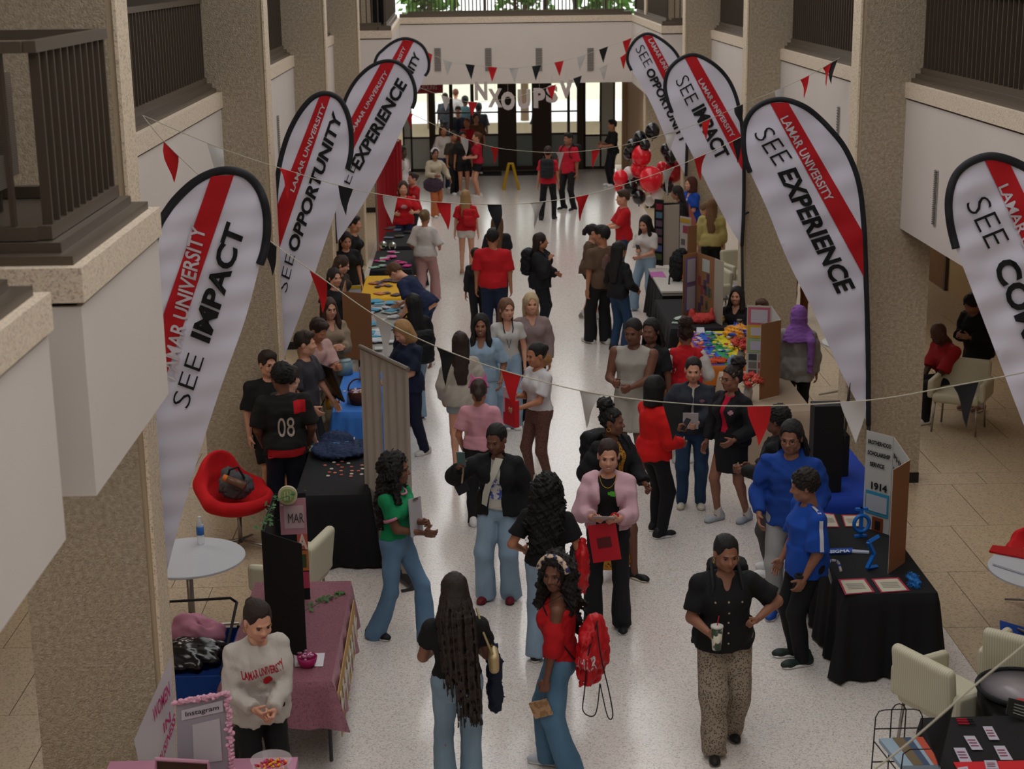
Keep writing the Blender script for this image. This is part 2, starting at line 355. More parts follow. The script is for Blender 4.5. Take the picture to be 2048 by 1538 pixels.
d = thing('trim_1', None, None, (1.2, yD, 0), kind='structure')
for u0, u1 in ((1000, 1030), (1068, 1100), (1154, 1166), (862, 870)):
    MB().bb((xz(u0, 300)[0], yD - .08, 0), (xz(u1, 300)[0], yD + .08, 2.75)).build('mullion', mDark, d)
# angled white vestibule panels left and right
mVest = mat('vestibule_panel', '9aa39f', .35, spec=.5)
for (u0, u1, side) in ((808, 864, 'left'), (1168, 1228, 'right')):
    d = thing('window_%d' % k, 'pale framed side window of the %s vestibule' % side, None, (xz(u0, 300)[0], yD, 0), kind='structure'); k += 1
    a, b = xz(u0, 300)[0], xz(u1, 300)[0]
    wa, wb = (a + (b - a) * .28, b - .04) if side == 'left' else (a + .02, a + (b - a) * .55)
    q = MB().bb((a, yD - .03, 0), (b, yD + .03, .95)).bb((a, yD - .03, .95), (wa, yD + .03, 2.75)).bb((wb, yD - .03, .95), (b, yD + .03, 2.75)).bb((wa, yD - .03, 2.4 if side == 'left' else 2.72), (wb, yD + .03, 2.75)); q.build('panel', mVest, d)
    MB().bb((wa, yD - .01, .95), (wb, yD + .01, 2.72)).build('pane', mGlass, d)
    q = MB()
    for xx in (a, wa, wb, b): q.bb((xx - .025, yD - .05, .0), (xx + .025, yD - .03, 2.75))
    q.bb((a, yD - .05, .93), (b, yD - .03, .98)).bb((a, yD - .05, 0), (b, yD - .03, .08)); q.build('frame', mDark, d)
# upper far windows
yU = 46.2
u = thing('window_%d' % k, 'wide upper window with green trees outside', None, (1, yU, 0), kind='structure'); k += 1
q = MB()
for i in range(9): q.bb((-2.2 + i * .85, yU, 4.4), (-2.13 + i * .85, yU + .08, 7))
q.build('mullion', mDark, u); MB().bb((-2.5, yU + .03, 4.4), (5, yU + .045, 7)).build('pane', mGlass, u)
# exterior seen through the glass
gr = thing('exterior_ground', 'bright concrete plaza outside the doors', 'plaza', (1, 55, 0)); MB().bb((-25, 46.6, -.06), (28, 90, -.02)).build('paving', mat('plaza', 'dcddd8', .9), gr); gr['kind'] = 'structure'
gb = thing('exterior_wall', 'pale building across the plaza', 'building', (1, 62, 0), kind='structure')
MB().bb((-14, 70, -.02), (20, 71, 3.6)).build('facade', mat('pale_facade', 'd5cdb8', .9), gb)
q = MB(); [q.bb((-12 + i * 2.4, 69.85, .9), (-11 + i * 2.4, 70, 2.9)) for i in range(13)]; q.build('window_band', mat('facade_glass', '8a9a94', .4), gb)
mLeaf = mat('tree_leaf', '5d8a3a', .8, var=.5, vs=3, col2='2f4f1f'); mBark = mat('bark', '5a4a38', .9)
for i in range(9):
    x, y = -10 + i * 2.9 + rng.uniform(-.6, .6), 60 + rng.uniform(-2, 3)
    t = thing('tree', '%s leafy tree from the left outside the far windows' % ['first', 'second', 'third', 'fourth', 'middle', 'sixth', 'seventh', 'eighth', 'last'][i], 'tree', (x, y, -.02), group='trees outside the far windows')
    MB().tube([(x, y, -.02), (x, y, 3.5), (x + .1, y, 5)], [.16, .12, .06]).build('trunk', mBark, t)
    q = MB()
    for j in range(520):
        a = rng.gauss(0, 1), rng.gauss(0, 1), rng.gauss(0, 1); c = np.array((x, y, 5.0)) + np.clip(np.array(a), -1.7, 1.7) * (.6, .6, .6); a = rng.uniform(0, 6); b = rng.uniform(0, 3); s_ = rng.uniform(.12, .3)
        e1 = np.array((math.cos(a), math.sin(a), math.sin(b) * .6)) * s_; e2 = np.array((-math.sin(a), math.cos(a) * math.cos(b), math.sin(b))) * s_
        q.add([c - e1, c + e2 * .5, c + e1, c - e2 * .5], [(0, 1, 2, 3)])
    q.build('crown', mLeaf, t, kind='stuff')
# upper enclosing walls (out of view) so that daylight only comes down through the open roof light
ce = thing('ceiling', 'roof edge around the skylight', None, (1, 20, 8.3), kind='structure')
MB().bb((-7, -5, 8.2), (-1.4, 46, 8.5)).bb((3.4, -5, 8.2), (9, 46, 8.5)).bb((-1.4, -5, 8.2), (3.4, -1, 8.5)).build('roof_slab', mPanel, ce)
wf = thing('wall_front', None, None, (1, -4, 0), kind='structure'); MB().bb((-7, -4.3, 0), (9, -4, 8.5)).build('panel', mPanel, wf)
# ------------------------------------------------------------------ signed-distance figures -> one continuous surface (surface nets)
def _nets(Fv, lo, res):
    S = Fv < 0; nx, ny, nz = Fv.shape
    cs = [S[i:nx - 1 + i, j:ny - 1 + j, k:nz - 1 + k] for i in (0, 1) for j in (0, 1) for k in (0, 1)]
    cnt = sum(c.astype(np.int8) for c in cs); I = np.argwhere((cnt > 0) & (cnt < 8))
    if len(I) == 0: return np.zeros((0, 3)), np.zeros((0, 4), int)
    idx = -np.ones((nx - 1, ny - 1, nz - 1), np.int64); idx[I[:, 0], I[:, 1], I[:, 2]] = np.arange(len(I))
    pos = np.zeros((len(I), 3)); n = np.zeros(len(I))
    co = [(i, j, k) for i in (0, 1) for j in (0, 1) for k in (0, 1)]
    val = {c: Fv[I[:, 0] + c[0], I[:, 1] + c[1], I[:, 2] + c[2]] for c in co}
    for a in co:
        for ax in range(3):
            if a[ax]: continue
            b = list(a); b[ax] = 1; b = tuple(b); fa, fb = val[a], val[b]; m = (fa < 0) != (fb < 0)
            t = np.where(m, fa / np.where(m, fa - fb, 1), 0); p = np.tile(np.array(a, float), (len(I), 1)); p[:, ax] += t
            pos += p * m[:, None]; n += m
    V = lo + (I + pos / n[:, None]) * res; Q = []
    for ax in range(3):
        sl0 = [slice(None)] * 3; sl1 = [slice(None)] * 3; sl0[ax] = slice(0, -1); sl1[ax] = slice(1, None)
        A, B = S[tuple(sl0)], S[tuple(sl1)]; E = np.argwhere(A != B); u, w = (ax + 1) % 3, (ax + 2) % 3
        E = E[(E[:, u] > 0) & (E[:, w] > 0) & (E[:, u] < Fv.shape[u] - 1) & (E[:, w] < Fv.shape[w] - 1)]
        def g(du, dw): J = E.copy(); J[:, u] -= du; J[:, w] -= dw; return idx[J[:, 0], J[:, 1], J[:, 2]]
        q = np.stack([g(1, 1), g(0, 1), g(0, 0), g(1, 0)], 1); fl_ = ~A[E[:, 0], E[:, 1], E[:, 2]]; q[fl_] = q[fl_][:, ::-1]; Q.append(q)
    return V, np.concatenate(Q)
class SD:
    def __init__(s, res): s.res = res; s.ops = []; s.lo = np.full(3, 9e9); s.hi = -s.lo; s.wr = None
    def _a(s, lo, hi, f, k, grow=True):
        lo = np.array(lo, float); hi = np.array(hi, float)
        if grow: s.lo = np.minimum(s.lo, lo); s.hi = np.maximum(s.hi, hi)
        s.ops.append((lo, hi, f, k)); return s
    def rc(s, a, b, ra, rb=None, k=.02, flat=False):
        a = np.array(a, float); b = np.array(b, float); rb = ra if rb is None else rb; ba = b - a; L2 = ba.dot(ba) + 1e-12; n = ba / math.sqrt(L2); r = max(ra, rb)
        def f(X, Y, Zz):
            t = np.clip(((X - a[0]) * ba[0] + (Y - a[1]) * ba[1] + (Zz - a[2]) * ba[2]) / L2, 0, 1)
            d = np.sqrt((X - a[0] - t * ba[0]) ** 2 + (Y - a[1] - t * ba[1]) ** 2 + (Zz - a[2] - t * ba[2]) ** 2) - (ra + (rb - ra) * t)
            if flat: d = np.maximum(d, (X - b[0]) * n[0] + (Y - b[1]) * n[1] + (Zz - b[2]) * n[2])
            return d
        return s._a(np.minimum(a, b) - r, np.maximum(a, b) + r, f, k)
    def el(s, c, r, R=None, k=.02, neg=False):
        c = np.array(c, float); r = np.array(r, float); R = np.eye(3) if R is None else R; m = r.max()
        def f(X, Y, Zz):
            x, y, z = X - c[0], Y - c[1], Zz - c[2]
            q = [(R[0, i] * x + R[1, i] * y + R[2, i] * z) / r[i] for i in range(3)]
            k0 = np.sqrt(q[0] ** 2 + q[1] ** 2 + q[2] ** 2); k1 = np.sqrt((q[0] / r[0]) ** 2 + (q[1] / r[1]) ** 2 + (q[2] / r[2]) ** 2) + 1e-9
            return k0 * (k0 - 1) / k1
        if neg: s.ops.append((c - m, c + m, f, -k)); return s
        return s._a(c - m, c + m, f, k)
    def loft(s, o, R, prof, k=.02, inf=0.0):            # prof rows: z, rx, ry, cy
        P = np.array(prof, float); o = np.array(o, float); z0, z1 = P[0, 0], P[-1, 0]; rm = P[:, 1:3].max() + abs(P[:, 3]).max() + abs(inf)
        cs = np.array([o + R @ np.array((0, 0, z)) for z in (z0, z1)])
        def f(X, Y, Zz):
            x, y, z = X - o[0], Y - o[1], Zz - o[2]; q = [R[0, i] * x + R[1, i] * y + R[2, i] * z for i in range(3)]; zz = q[2]
            rx = np.interp(zz, P[:, 0], P[:, 1]) + inf; ry = np.interp(zz, P[:, 0], P[:, 2]) + inf; cy = np.interp(zz, P[:, 0], P[:, 3])
            d = (np.sqrt((q[0] / rx) ** 2 + ((q[1] - cy) / ry) ** 2) - 1) * np.minimum(rx, ry)
            return np.maximum(d, np.maximum(z0 - zz, zz - z1))
        return s._a(cs.min(0) - rm, cs.max(0) + rm, f, k)
    def bx(s, c, h, R=None, rad=.01, k=.02):
        c = np.array(c, float); h = np.array(h, float); R = np.eye(3) if R is None else R; m = np.linalg.norm(h) + rad
        def f(X, Y, Zz):
            x, y, z = X - c[0], Y - c[1], Zz - c[2]; q = [np.abs(R[0, i] * x + R[1, i] * y + R[2, i] * z) - h[i] + rad for i in range(3)]
            return np.sqrt(np.maximum(q[0], 0) ** 2 + np.maximum(q[1], 0) ** 2 + np.maximum(q[2], 0) ** 2) + np.minimum(np.maximum(q[0], np.maximum(q[1], q[2])), 0) - rad
        return s._a(c - m, c + m, f, k)
    def cut(s, f, k=.0): s.ops.append((None, None, f, -max(k, 1e-4))); return s      # f<0 is removed region (whole grid)
    def mesh(s):
        res = s.res; pad = .03 + 2 * res; lo = s.lo - pad; n = np.ceil((s.hi + pad - lo) / res).astype(int) + 1
        ax = [lo[i] + np.arange(n[i]) * res for i in range(3)]; Fv = np.full(tuple(n), .5, np.float32)
        for l, h, f, k in s.ops:
            if l is None: sl = tuple(slice(0, m) for m in n)
            else:
                mg = abs(k) + .03 + 2 * res
                i0 = np.maximum(np.floor((l - mg - lo) / res).astype(int), 0); i1 = np.minimum(np.ceil((h + mg - lo) / res).astype(int) + 1, n)
                if (i1 <= i0).any(): continue
                sl = tuple(slice(a, b) for a, b in zip(i0, i1))
            X, Y, Zz = ax[0][sl[0]][:, None, None], ax[1][sl[1]][None, :, None], ax[2][sl[2]][None, None, :]
            d = f(X, Y, Zz).astype(np.float32); A = Fv[sl]
            if k >= 0:
                kk = max(k, 1e-4); hh = np.maximum(kk - np.abs(A - d), 0) / kk; Fv[sl] = np.minimum(A, d) - hh * hh * kk * .25
            else:
                kk = -k; d = -d; hh = np.maximum(kk - np.abs(A - d), 0) / kk; Fv[sl] = np.maximum(A, d) + hh * hh * kk * .25
        if s.wr is not None: Fv += s.wr(ax[0][:, None, None], ax[1][None, :, None], ax[2][None, None, :])
        return _nets(Fv, lo, res)
def wrinkle(amp, sc=1.0, seed=0, stretch=(1, 1, .6)):
    r = random.Random(seed); ws = [(r.gauss(0, 20) * sc * stretch[0], r.gauss(0, 20) * sc * stretch[1], r.gauss(0, 28) * sc * stretch[2], r.uniform(0, 6), 1.) for _ in range(5)]
    ws += [(r.gauss(0, 46) * sc * stretch[0], r.gauss(0, 46) * sc * stretch[1], r.gauss(0, 60) * sc * stretch[2], r.uniform(0, 6), .6) for _ in range(5)]
    return lambda X, Y, Zz: (amp * sum(g * np.sin(a * X + b * Y + c * Zz + p + 1.1 * np.sin(.4 * b * X + .4 * c * Zz)) for a, b, c, p, g in ws) / 2.2).astype(np.float32)
def rot(ax, a):
    c, s = math.cos(a), math.sin(a)
    return np.array({'x': [[1, 0, 0], [0, c, -s], [0, s, c]], 'y': [[c, 0, s], [0, 1, 0], [-s, 0, c]], 'z': [[c, -s, 0], [s, c, 0], [0, 0, 1]]}[ax], float)

# cached pieces -------------------------------------------------------
CA = {}
def head_mesh(kind, res):
    key = ('head', kind, res)
    if key in CA: return CA[key]
    m = kind == 'm'; s = SD(res)
    s.el((0, -.012, .128), (.076, .094, .098)); s.el((0, .028, .075), (.060, .066, .086), k=.03); s.el((0, .052, .018), (.036 if m else .030, .034, .030), k=.03)
    s.rc((-.042, .008, .03), (.042, .008, .03), .028, k=.03)
    s.el((-.034, .072, .068), (.024, .02, .024), k=.02); s.el((.034, .072, .068), (.024, .02, .024), k=.02)
    s.el((-.031, .103, .101), (.019, .018, .013), k=.012, neg=True); s.el((.031, .103, .101), (.019, .018, .013), k=.012, neg=True)
    s.rc((0, .086, .105), (0, .108, .072), .008, .0125, k=.012); s.el((-.012, .098, .068), (.010, .011, .008), k=.006); s.el((.012, .098, .068), (.010, .011, .008), k=.006)
    s.rc((-.03, .088, .119), (.03, .088, .119), .007, k=.012)
    for sx in (-1, 1): s.el((sx * .079, -.005, .095), (.009, .019, .031), k=.008)
    s.el((0, .088, .040), (.023, .012, .006), k=.006); s.el((0, .086, .030), (.020, .012, .007), k=.006)
    s.rc((0, -.012, .06), (0, -.022, -.07), .050 if m else .043, .054 if m else .047, k=.03)
    CA[key] = s.mesh(); return CA[key]
# hand frame: wrist at origin, fingers along +Z, palm facing +Y, thumb towards +X
def hand_mesh(pose, res):
    key = ('hand', pose, res)
    if key in CA: return CA[key]
    s = SD(res); s.rc((0, 0, -.03), (0, 0, .02), .022, .022); s.bx((0, .001, .052), (.036, .013, .036), rad=.012, k=.012); s.el((.028, .008, .03), (.014, .013, .026), k=.012)
    curl = {'rel': (.35, .45, .35), 'flat': (.05, .1, .1), 'grip': (.95, 1.25, .8), 'fist': (1.35, 1.6, 1.2), 'point': (.6, .8, .5)}[pose]
    for i, (x, L, r) in enumerate(((.0275, .066, .0085), (.0095, .074, .0088), (-.0085, .069, .0084), (-.0265, .054, .0074))):
        p = np.array((x, 0, .082)); a = (i - 1.5) * -.05; ang = 0; segs = (.46 * L, .30 * L, .26 * L)
        if pose == 'point' and i == 0: cc = (.05, .1, .1)
        else: cc = curl
        for j in range(3):
            ang += cc[j]; d = np.array((-math.sin(a) * -1, math.sin(ang), math.cos(ang))); d /= np.linalg.norm(d); q = p + d * segs[j]; s.rc(p, q, r * (1 - .08 * j), r * (1 - .08 * (j + 1)), k=.003 if j else .006); p = q
    t0 = np.array((.030, .004, .022)); o = {'rel': .75, 'flat': .9, 'grip': .55, 'fist': .35, 'point': .4}[pose]; f = {'rel': .35, 'flat': .15, 'grip': 1.0, 'fist': 1.0, 'point': .8}[pose]
    d1 = np.array((math.sin(o), .25 + f * .4, math.cos(o))); d1 /= np.linalg.norm(d1); t1 = t0 + d1 * .036; d2 = np.array((math.sin(o) * (1 - f * .9), .3 + f * .8, math.cos(o))); d2 /= np.linalg.norm(d2)
    s.rc(t0, t1, .013, .0105, k=.008); s.rc(t1, t1 + d2 * .03, .0105, .0085, k=.004); CA[key] = s.mesh(); return CA[key]
def shoe_mesh(kind):
    key = ('shoe', kind)
    if key in CA: return CA[key]
    s = SD(.009); hi = kind == 'high'
    s.el((0, -.045, .045), (.036, .048, .045)); s.rc((0, -.05, .035), (0, .125, .028), .036, .033, k=.03); s.el((0, .13, .03), (.043, .065, .034), k=.03); s.rc((0, -.035, .05), (0, -.03, .105 if hi else .085), .042, .042, k=.03)
    s.cut(lambda X, Y, Zz: Zz - .004 + 0 * X + 0 * Y); up = s.mesh()
    s = SD(.009); s.rc((0, -.055, .012), (0, .14, .012), .040, .045); s.cut(lambda X, Y, Zz: Zz - .001 + 0 * X + 0 * Y); s.cut(lambda X, Y, Zz: .027 - Zz + 0 * X + 0 * Y)
    CA[key] = (up, s.mesh()); return CA[key]
def face_cut(s, dz=0, w=.066): return s.el((0, .118, .066 + dz), (w, .098, .116), k=.008, neg=True)
def hair_mesh(style, res):
    key = ('hair', style, res)
    if key in CA: return CA[key]
    s = SD(res); st = style; cap = lambda g=0.0: s.el((0, -.016, .132), (.084 + g, .102 + g, .102 + g))
    if st in ('short', 'shortside'): cap(.003); s.el((0, .04, .19), (.07, .055, .042), k=.02); s.wr = wrinkle(.0035, 3, 1)
    elif st == 'buzz': s.el((0, -.016, .132), (.081, .099, .0985))
    elif st in ('bun', 'bunhigh', 'pony', 'braidback', 'bunpuff'):
        cap(.001); s.wr = wrinkle(.0022, 4, 2, (1.2, .3, .5))
        if st == 'bun': s.el((0, -.115, .15), (.038, .035, .036), k=.01)
        if st == 'bunhigh': s.el((0, -.07, .245), (.045, .045, .038), k=.01)
        if st == 'bunpuff': s.el((-.01, -.07, .25), (.075, .07, .06), k=.01); s.wr = wrinkle(.007, 4, 3, (1, 1, 1))
        if st == 'pony': s.rc((0, -.10, .17), (0, -.14, .10), .03, .035); s.rc((0, -.14, .1), (.01, -.145, -.14), .036, .02)
        if st == 'braidback': s.rc((0, -.10, .16), (.0, -.12, -.02), .024, .022); s.rc((0, -.12, -.02), (.01, -.15, -.26), .022, .014)
    elif st == 'bob': cap(.006); s.loft((0, -.03, 0), np.eye(3), [(-.05, .098, .088, 0), (.05, .1, .09, 0), (.14, .09, .088, 0)]); s.wr = wrinkle(.003, 2, 5, (1, 1, .2))
    elif st in ('long', 'longfront', 'longstraight'):
        cap(.006); s.loft((0, -.055, 0), np.eye(3), [(-.34, .05, .03, -.065), (-.2, .095, .042, -.055), (-.02, .1, .058, -.02), (.07, .094, .066, 0), (.15, .085, .07, .01)], k=.02)
        if st == 'longfront':
            for sx in (-1, 1): s.rc((sx * .07, .02, .1), (sx * .09, .045, -.06), .026, .03, k=.02); s.rc((sx * .09, .045, -.06), (sx * .085, .07, -.2), .03, .016, k=.02)
        s.wr = wrinkle(.0035, 2.2, 6, (1, 1, .15))
    elif st in ('curlylong', 'curly'):
        L = -.36 if st == 'curlylong' else -.1; cap(.018)
        s.loft((0, -.05, 0), np.eye(3), [(L, .09, .04, -.06), (L * .5, .14, .07, -.045), (-.02, .13, .085, -.01), (.08, .115, .09, 0), (.16, .095, .08, .01)], k=.03)
        for sx in (-1, 1): s.rc((sx * .08, .0, .14), (sx * .105, .03, L * .35), .035, .04, k=.03)
        s.wr = wrinkle(.011, 4.2, 7, (1, 1, 1))
    elif st == 'afro': s.el((0, -.02, .15), (.125, .125, .125)); s.wr = wrinkle(.008, 5, 8, (1, 1, 1))
    elif st == 'curlytop': s.el((0, -.015, .14), (.094, .108, .105)); s.wr = wrinkle(.006, 6, 8, (1, 1, 1))
    elif st in ('braids', 'dreads', 'braidsshort'):
        cap(.004); r0 = random.Random(5); n, Lm, rr = (90, -.68, .0075) if st == 'braids' else (34, -.16, .012)
        for i in range(n):
            a = PI * (i / (n - 1)) - PI; a = PI + a; sx = math.cos(a); yb = -abs(math.sin(a))
            x0, y0 = .078 * sx, .095 * yb - .01; sp = 1.35 if st == 'braids' else 1.25; dx = r0.uniform(-.02, .02); lay = (i % 4) * .013
            zend = Lm + r0.uniform(-.05, .06) if (st != 'braids' or sx > -.2) else Lm * .72 + r0.uniform(-.1, .1)
            p1 = (x0, y0 - lay * .3, .12); p2 = (x0 * sp + dx, y0 * 1.15 - .02 - lay, -.04); p3 = (x0 * (1.15 if st == 'braids' else 1.3) + dx * 1.6 + (.03 if st == 'braids' else 0), -.12 - lay + y0 * .2, zend)
            if st != 'braids' and abs(sx) > .75: p3 = (x0 * 1.25, .03, zend)
            s.rc(p1, p2, rr * 1.2, rr, k=.006); s.rc(p2, p3, rr, rr * .75, k=.006)
        s.wr = wrinkle(.002, 5, 2)
    elif st == 'hijab':
        s.el((0, -.01, .128), (.098, .114, .108)); s.loft((0, -.02, 0), np.eye(3), [(-.17, .20, .165, -.01), (-.10, .19, .155, 0), (-.04, .14, .125, 0), (.02, .098, .1, 0), (.1, .096, .106, 0)], k=.03)
        s.rc((.13, -.10, -.1), (.14, -.20, -.16), .05, .045, k=.03); s.rc((.14, -.20, -.16), (.14, -.21, -.50), .045, .032, k=.02); s.wr = wrinkle(.004, 2, 4, (.6, .6, 1))
    elif st == 'headwrap': s.loft((0, -.02, .13), rot('x', -.25), [(-.03, .09, .106, 0), (.02, .088, .104, 0), (.06, .078, .09, 0)]); s.el((0, -.03, .17), (.075, .085, .06), k=.02)
    if st in ('bun', 'bunhigh', 'pony', 'bunpuff', 'braidback', 'dreads'):
        for sx in (-1, 1): s.el((sx * .026, .116, .066), (.047, .098, .116), k=.02, neg=True)
    elif st not in ('hijab', 'buzz', 'headwrap'): face_cut(s, w=.064 if st not in ('afro', 'bob') else .07)
    elif st == 'hijab': s.el((0, .125, .075), (.052, .09, .085), k=.008, neg=True)
    elif st == 'buzz': face_cut(s, -.004, .068)
    if st in ('bun', 'bunhigh', 'pony', 'bunpuff', 'braidback', 'short', 'buzz'):
        for sx in (-1, 1): s.el((sx * .088, .012, .085), (.03, .030, .042), k=.006, neg=True)
    s.el((0, -.004, .078), (.0772, .078, .075), k=.004, neg=True) if st in ('short', 'buzz', 'shortside') else None
    if st in ('short', 'buzz', 'shortside', 'bun', 'bunhigh', 'pony', 'bunpuff', 'braidback', 'curlytop', 'afro'): s.cut(lambda X, Y, Zz: Zz - (.03 + .75 * np.maximum(Y + .05, 0)) + 0 * X, .01)
    CA[key] = s.mesh(); return CA[key]

SKIN = {'pale': 'b98b77', 'light': 'ae7f68', 'tan': '96654b', 'brown': '7a5340', 'dark': '5f3d2e', 'deep': '40271e'}
def two_bone(a, t, l1, l2, pole):
    a = np.array(a, float); t = np.array(t, float); d = t - a; D = np.linalg.norm(d); mx = (l1 + l2) * .999
    if D > mx: t = a + d / D * mx; d = t - a; D = mx
    n = d / D; x = (l1 * l1 - l2 * l2 + D * D) / (2 * D); h = math.sqrt(max(l1 * l1 - x * x, 0)); p = np.array(pole, float); p = p - p.dot(n) * n; p /= np.linalg.norm(p) + 1e-9
    return a + n * x + p * h, t
NP = 0
def person(label, px, yaw, h=1.66, feet=None, sex='f', skin='light', hair='long', hc='2a1c14', top=None, bot=None, shoes='e5e5e5', sole='d8d8d8', R=(.24, .02, .80), Lh=(-.24, .02, .80), rp='rel', lp='rel', rn=None, ln=None,
           hy=0, hp=0, hr=0, lean=0, side=0, tw=0, w=1.0, fs=None, sit=False, face=False, jacket=None, polR=None, polL=None, loc=None, glasses=False, socks=None, necklace=None, res=None, shoekind='low', belly=0, earrings=None, group=None):
    """px: head-top pixel; yaw degrees: 0 faces the camera, 90 faces +x, 180 away"""
    global NP; NP += 1
    sc = h / 1.7; lean, hyr, hpr, side = math.radians(lean), math.radians(hy), math.radians(hp), math.radians(side)
    if sit: feet_l = [(.1, .42), (-.1, .42)]
    else: feet_l = fs or [(.09, .02), (-.09, -.02)]
    hz = .90
    if sit: hz = .47
    else:
        for fx, fy in feet_l:
            q = .828 ** 2 - (abs(fx) - .085) ** 2 - fy ** 2; hz = min(hz, .085 + math.sqrt(max(q, .2)))
    pel = np.array((0, 0, hz + .03)); Rt = rot('y', side) @ rot('x', -lean) @ rot('z', math.radians(tw)); Tt = lambda q: pel + Rt @ (np.array(q, float) - (0, 0, .93))
    ws = (1.08 if sex == 'm' else 1.0) * (1 + (w - 1) * .45)
    piv = Tt((0, .014, 1.460)); Rh = Rt @ rot('z', hyr) @ rot('x', -hpr) @ rot('y', math.radians(hr))
    HS = 1.10
    topz = (piv + Rh @ np.array((0, -.012, .226 * HS)))
    th = PI + math.radians(yaw); Rw = rot('z', th)
    if loc is None: G = Z(px[0], px[1], topz[2] * sc); loc = G - Rw @ (topz * sc); loc[2] = 0
    loc = np.array(loc, float); dist = loc[1]
    if res is None: res = .014 if dist < 16 else .018 if dist < 24 else .024
    t = thing('person', label, 'person', loc, 0, group=group); t.rotation_euler = (0, 0, th); PM[t.name] = Matrix.Translation([float(x) for x in loc]) @ Matrix.Rotation(th, 4, 'Z')
    WL = lambda p: loc + Rw @ (np.array(p, float) * sc)
    def put(name, Vf, m, parent=t, smooth=True, **kw): return mesh_obj(name, Vf[0] * sc, Vf[1], m, parent, smooth, True, **kw)
    mS = mat('skin_' + skin, SKIN[skin], .55, var=.10, vs=14, spec=.35)
    # joints
    J = {}
    for sg, tgt, pole, nmn in ((1, R, polR, 'R'), (-1, Lh, polL, 'L')):
        s0 = Tt((sg * (.160 if sex == 'f' else .172) * ws, -.005, 1.335)); tg = np.array(tgt, float); tg[2] += (hz - .9)
        e, wv = two_bone(s0, tg, .275, .245, pole or (sg * .5, -.8, -.35)); J[nmn] = (s0, e, wv)
    for sg, (fx, fy), nmn in ((1, feet_l[0], 'r'), (-1, feet_l[1], 'l')):
        h0 = pel + (sg * .085 * min(ws, 1.1), 0, -.03); a = np.array((fx, fy, .085)); kn, a = two_bone(h0, a, .43, .41, (sg * .08, 1, .15)); J[nmn] = (h0, kn, a)
    f = sex == 'f'
    prof = [(.80, .12, .085, -.01), (.86, .150, .108, -.015), (.93, .160 if f else .148, .112, -.02), (1.0, .145, .10, -.01), (1.07, .125 if f else .135, .09, 0), (1.16, .13 if f else .145, .097, 0), (1.25, .142 if f else .158, .105, .005), (1.30, .134 if f else .154, .10, 0), (1.35, .105, .08, -.005), (1.395, .06, .055, -.005)]
    prof = [(z - .93, rx * (1 + (w - 1) * (1 if z < 1.3 else .5)), ry * (1 + (w - 1) * (1.25 if z < 1.3 else .4)) + (belly if .9 < z < 1.2 else 0), cy + (belly * .6 if .9 < z < 1.2 else 0)) for z, rx, ry, cy in prof]
    lw = 1 + (w - 1) * .7; aw = 1 + (w - 1) * .8 + (.12 if not f else 0)
    def torso(s, inf, k=.025, bust=True):
        s.loft(pel, Rt, prof, k=k, inf=inf)
        if f and bust:
            for sx in (-1, 1): s.el(Tt((sx * .068, .085, 1.235)), (.062 * w + inf, .052 * w + inf, .062 * w + inf), Rt, k=.04)
        for nmn in 'RL': s.rc(Tt((0, -.008, 1.365)), J[nmn][0], .042 + inf * .5, .042 * min(aw, 1.2) + inf * .6, k=.04)
    # body
    s = SD(res); torso(s, 0); s.rc(Tt((0, -.005, 1.385)), piv + Rh @ np.array((0, -.02, -.0)), .056, .046 if f else .052, k=.03)
    for nmn in 'RL':
        s0, e, wv = J[nmn]; s.rc(s0, e, (.050 if sex == 'm' else .045) * aw, .037 * aw, k=.02); s.rc(e, wv, .038 * aw, .0235 * (1 + (aw - 1) * .4), k=.015)
    for nmn in 'rl':
        h0, kn, a = J[nmn]; lb_ = lw * (.84 if (bot or {}).get('k', 'pants') in ('pants', 'wide', 'flare', 'leggings') else 1); s.rc(h0, kn, .082 * lb_, .055 * lb_, k=.03); s.rc(kn, a, .052 * lb_, .034, k=.02); s.el(kn + (a - kn) * .3 + np.array((0, -.018, 0)), (.043 * lb_, .045 * lb_, .10), k=.02); s.rc(a, a + (0, .02, -.04), .034, .03)
    V, Q = s.mesh(); Vs, Qs = [V], [Q]; off = len(V)
    hres = .0052 if dist < 15 else .0075 if dist < 24 else .011
    hv, hq = head_mesh(sex, hres); hv = (hv * HS) @ Rh.T + piv; Vs.append(hv); Qs.append(hq + off); off += len(hv)
    HF = {}
    for nmn, pose, nrm in (('R', rp, rn), ('L', lp, ln)):
        sg = 1 if nmn == 'R' else -1; s0, e, wv = J[nmn]; z = wv - e; z /= np.linalg.norm(z)
        pn = np.array(nrm if nrm is not None else (-sg, .15, 0), float); pn = pn - pn.dot(z) * z; pn /= np.linalg.norm(pn) + 1e-9; x = np.cross(pn, z)   # right-handed x = y cross z
        Bm = np.array([x, pn, z]).T; v, q = hand_mesh(pose, .0048 if dist < 15 else .007 if dist < 24 else .01); v = v.copy()
        if nmn == 'R': v[:, 0] *= -1; q = q[:, ::-1]
        v = v * (1.0 if f else 1.08); v = v @ Bm.T + wv; Vs.append(v); Qs.append(q + off); off += len(v); HF[nmn] = (wv + z * .07 * 1.0 + pn * .02, Bm)
    put('body', (np.concatenate(Vs), np.concatenate(Qs)), mS)
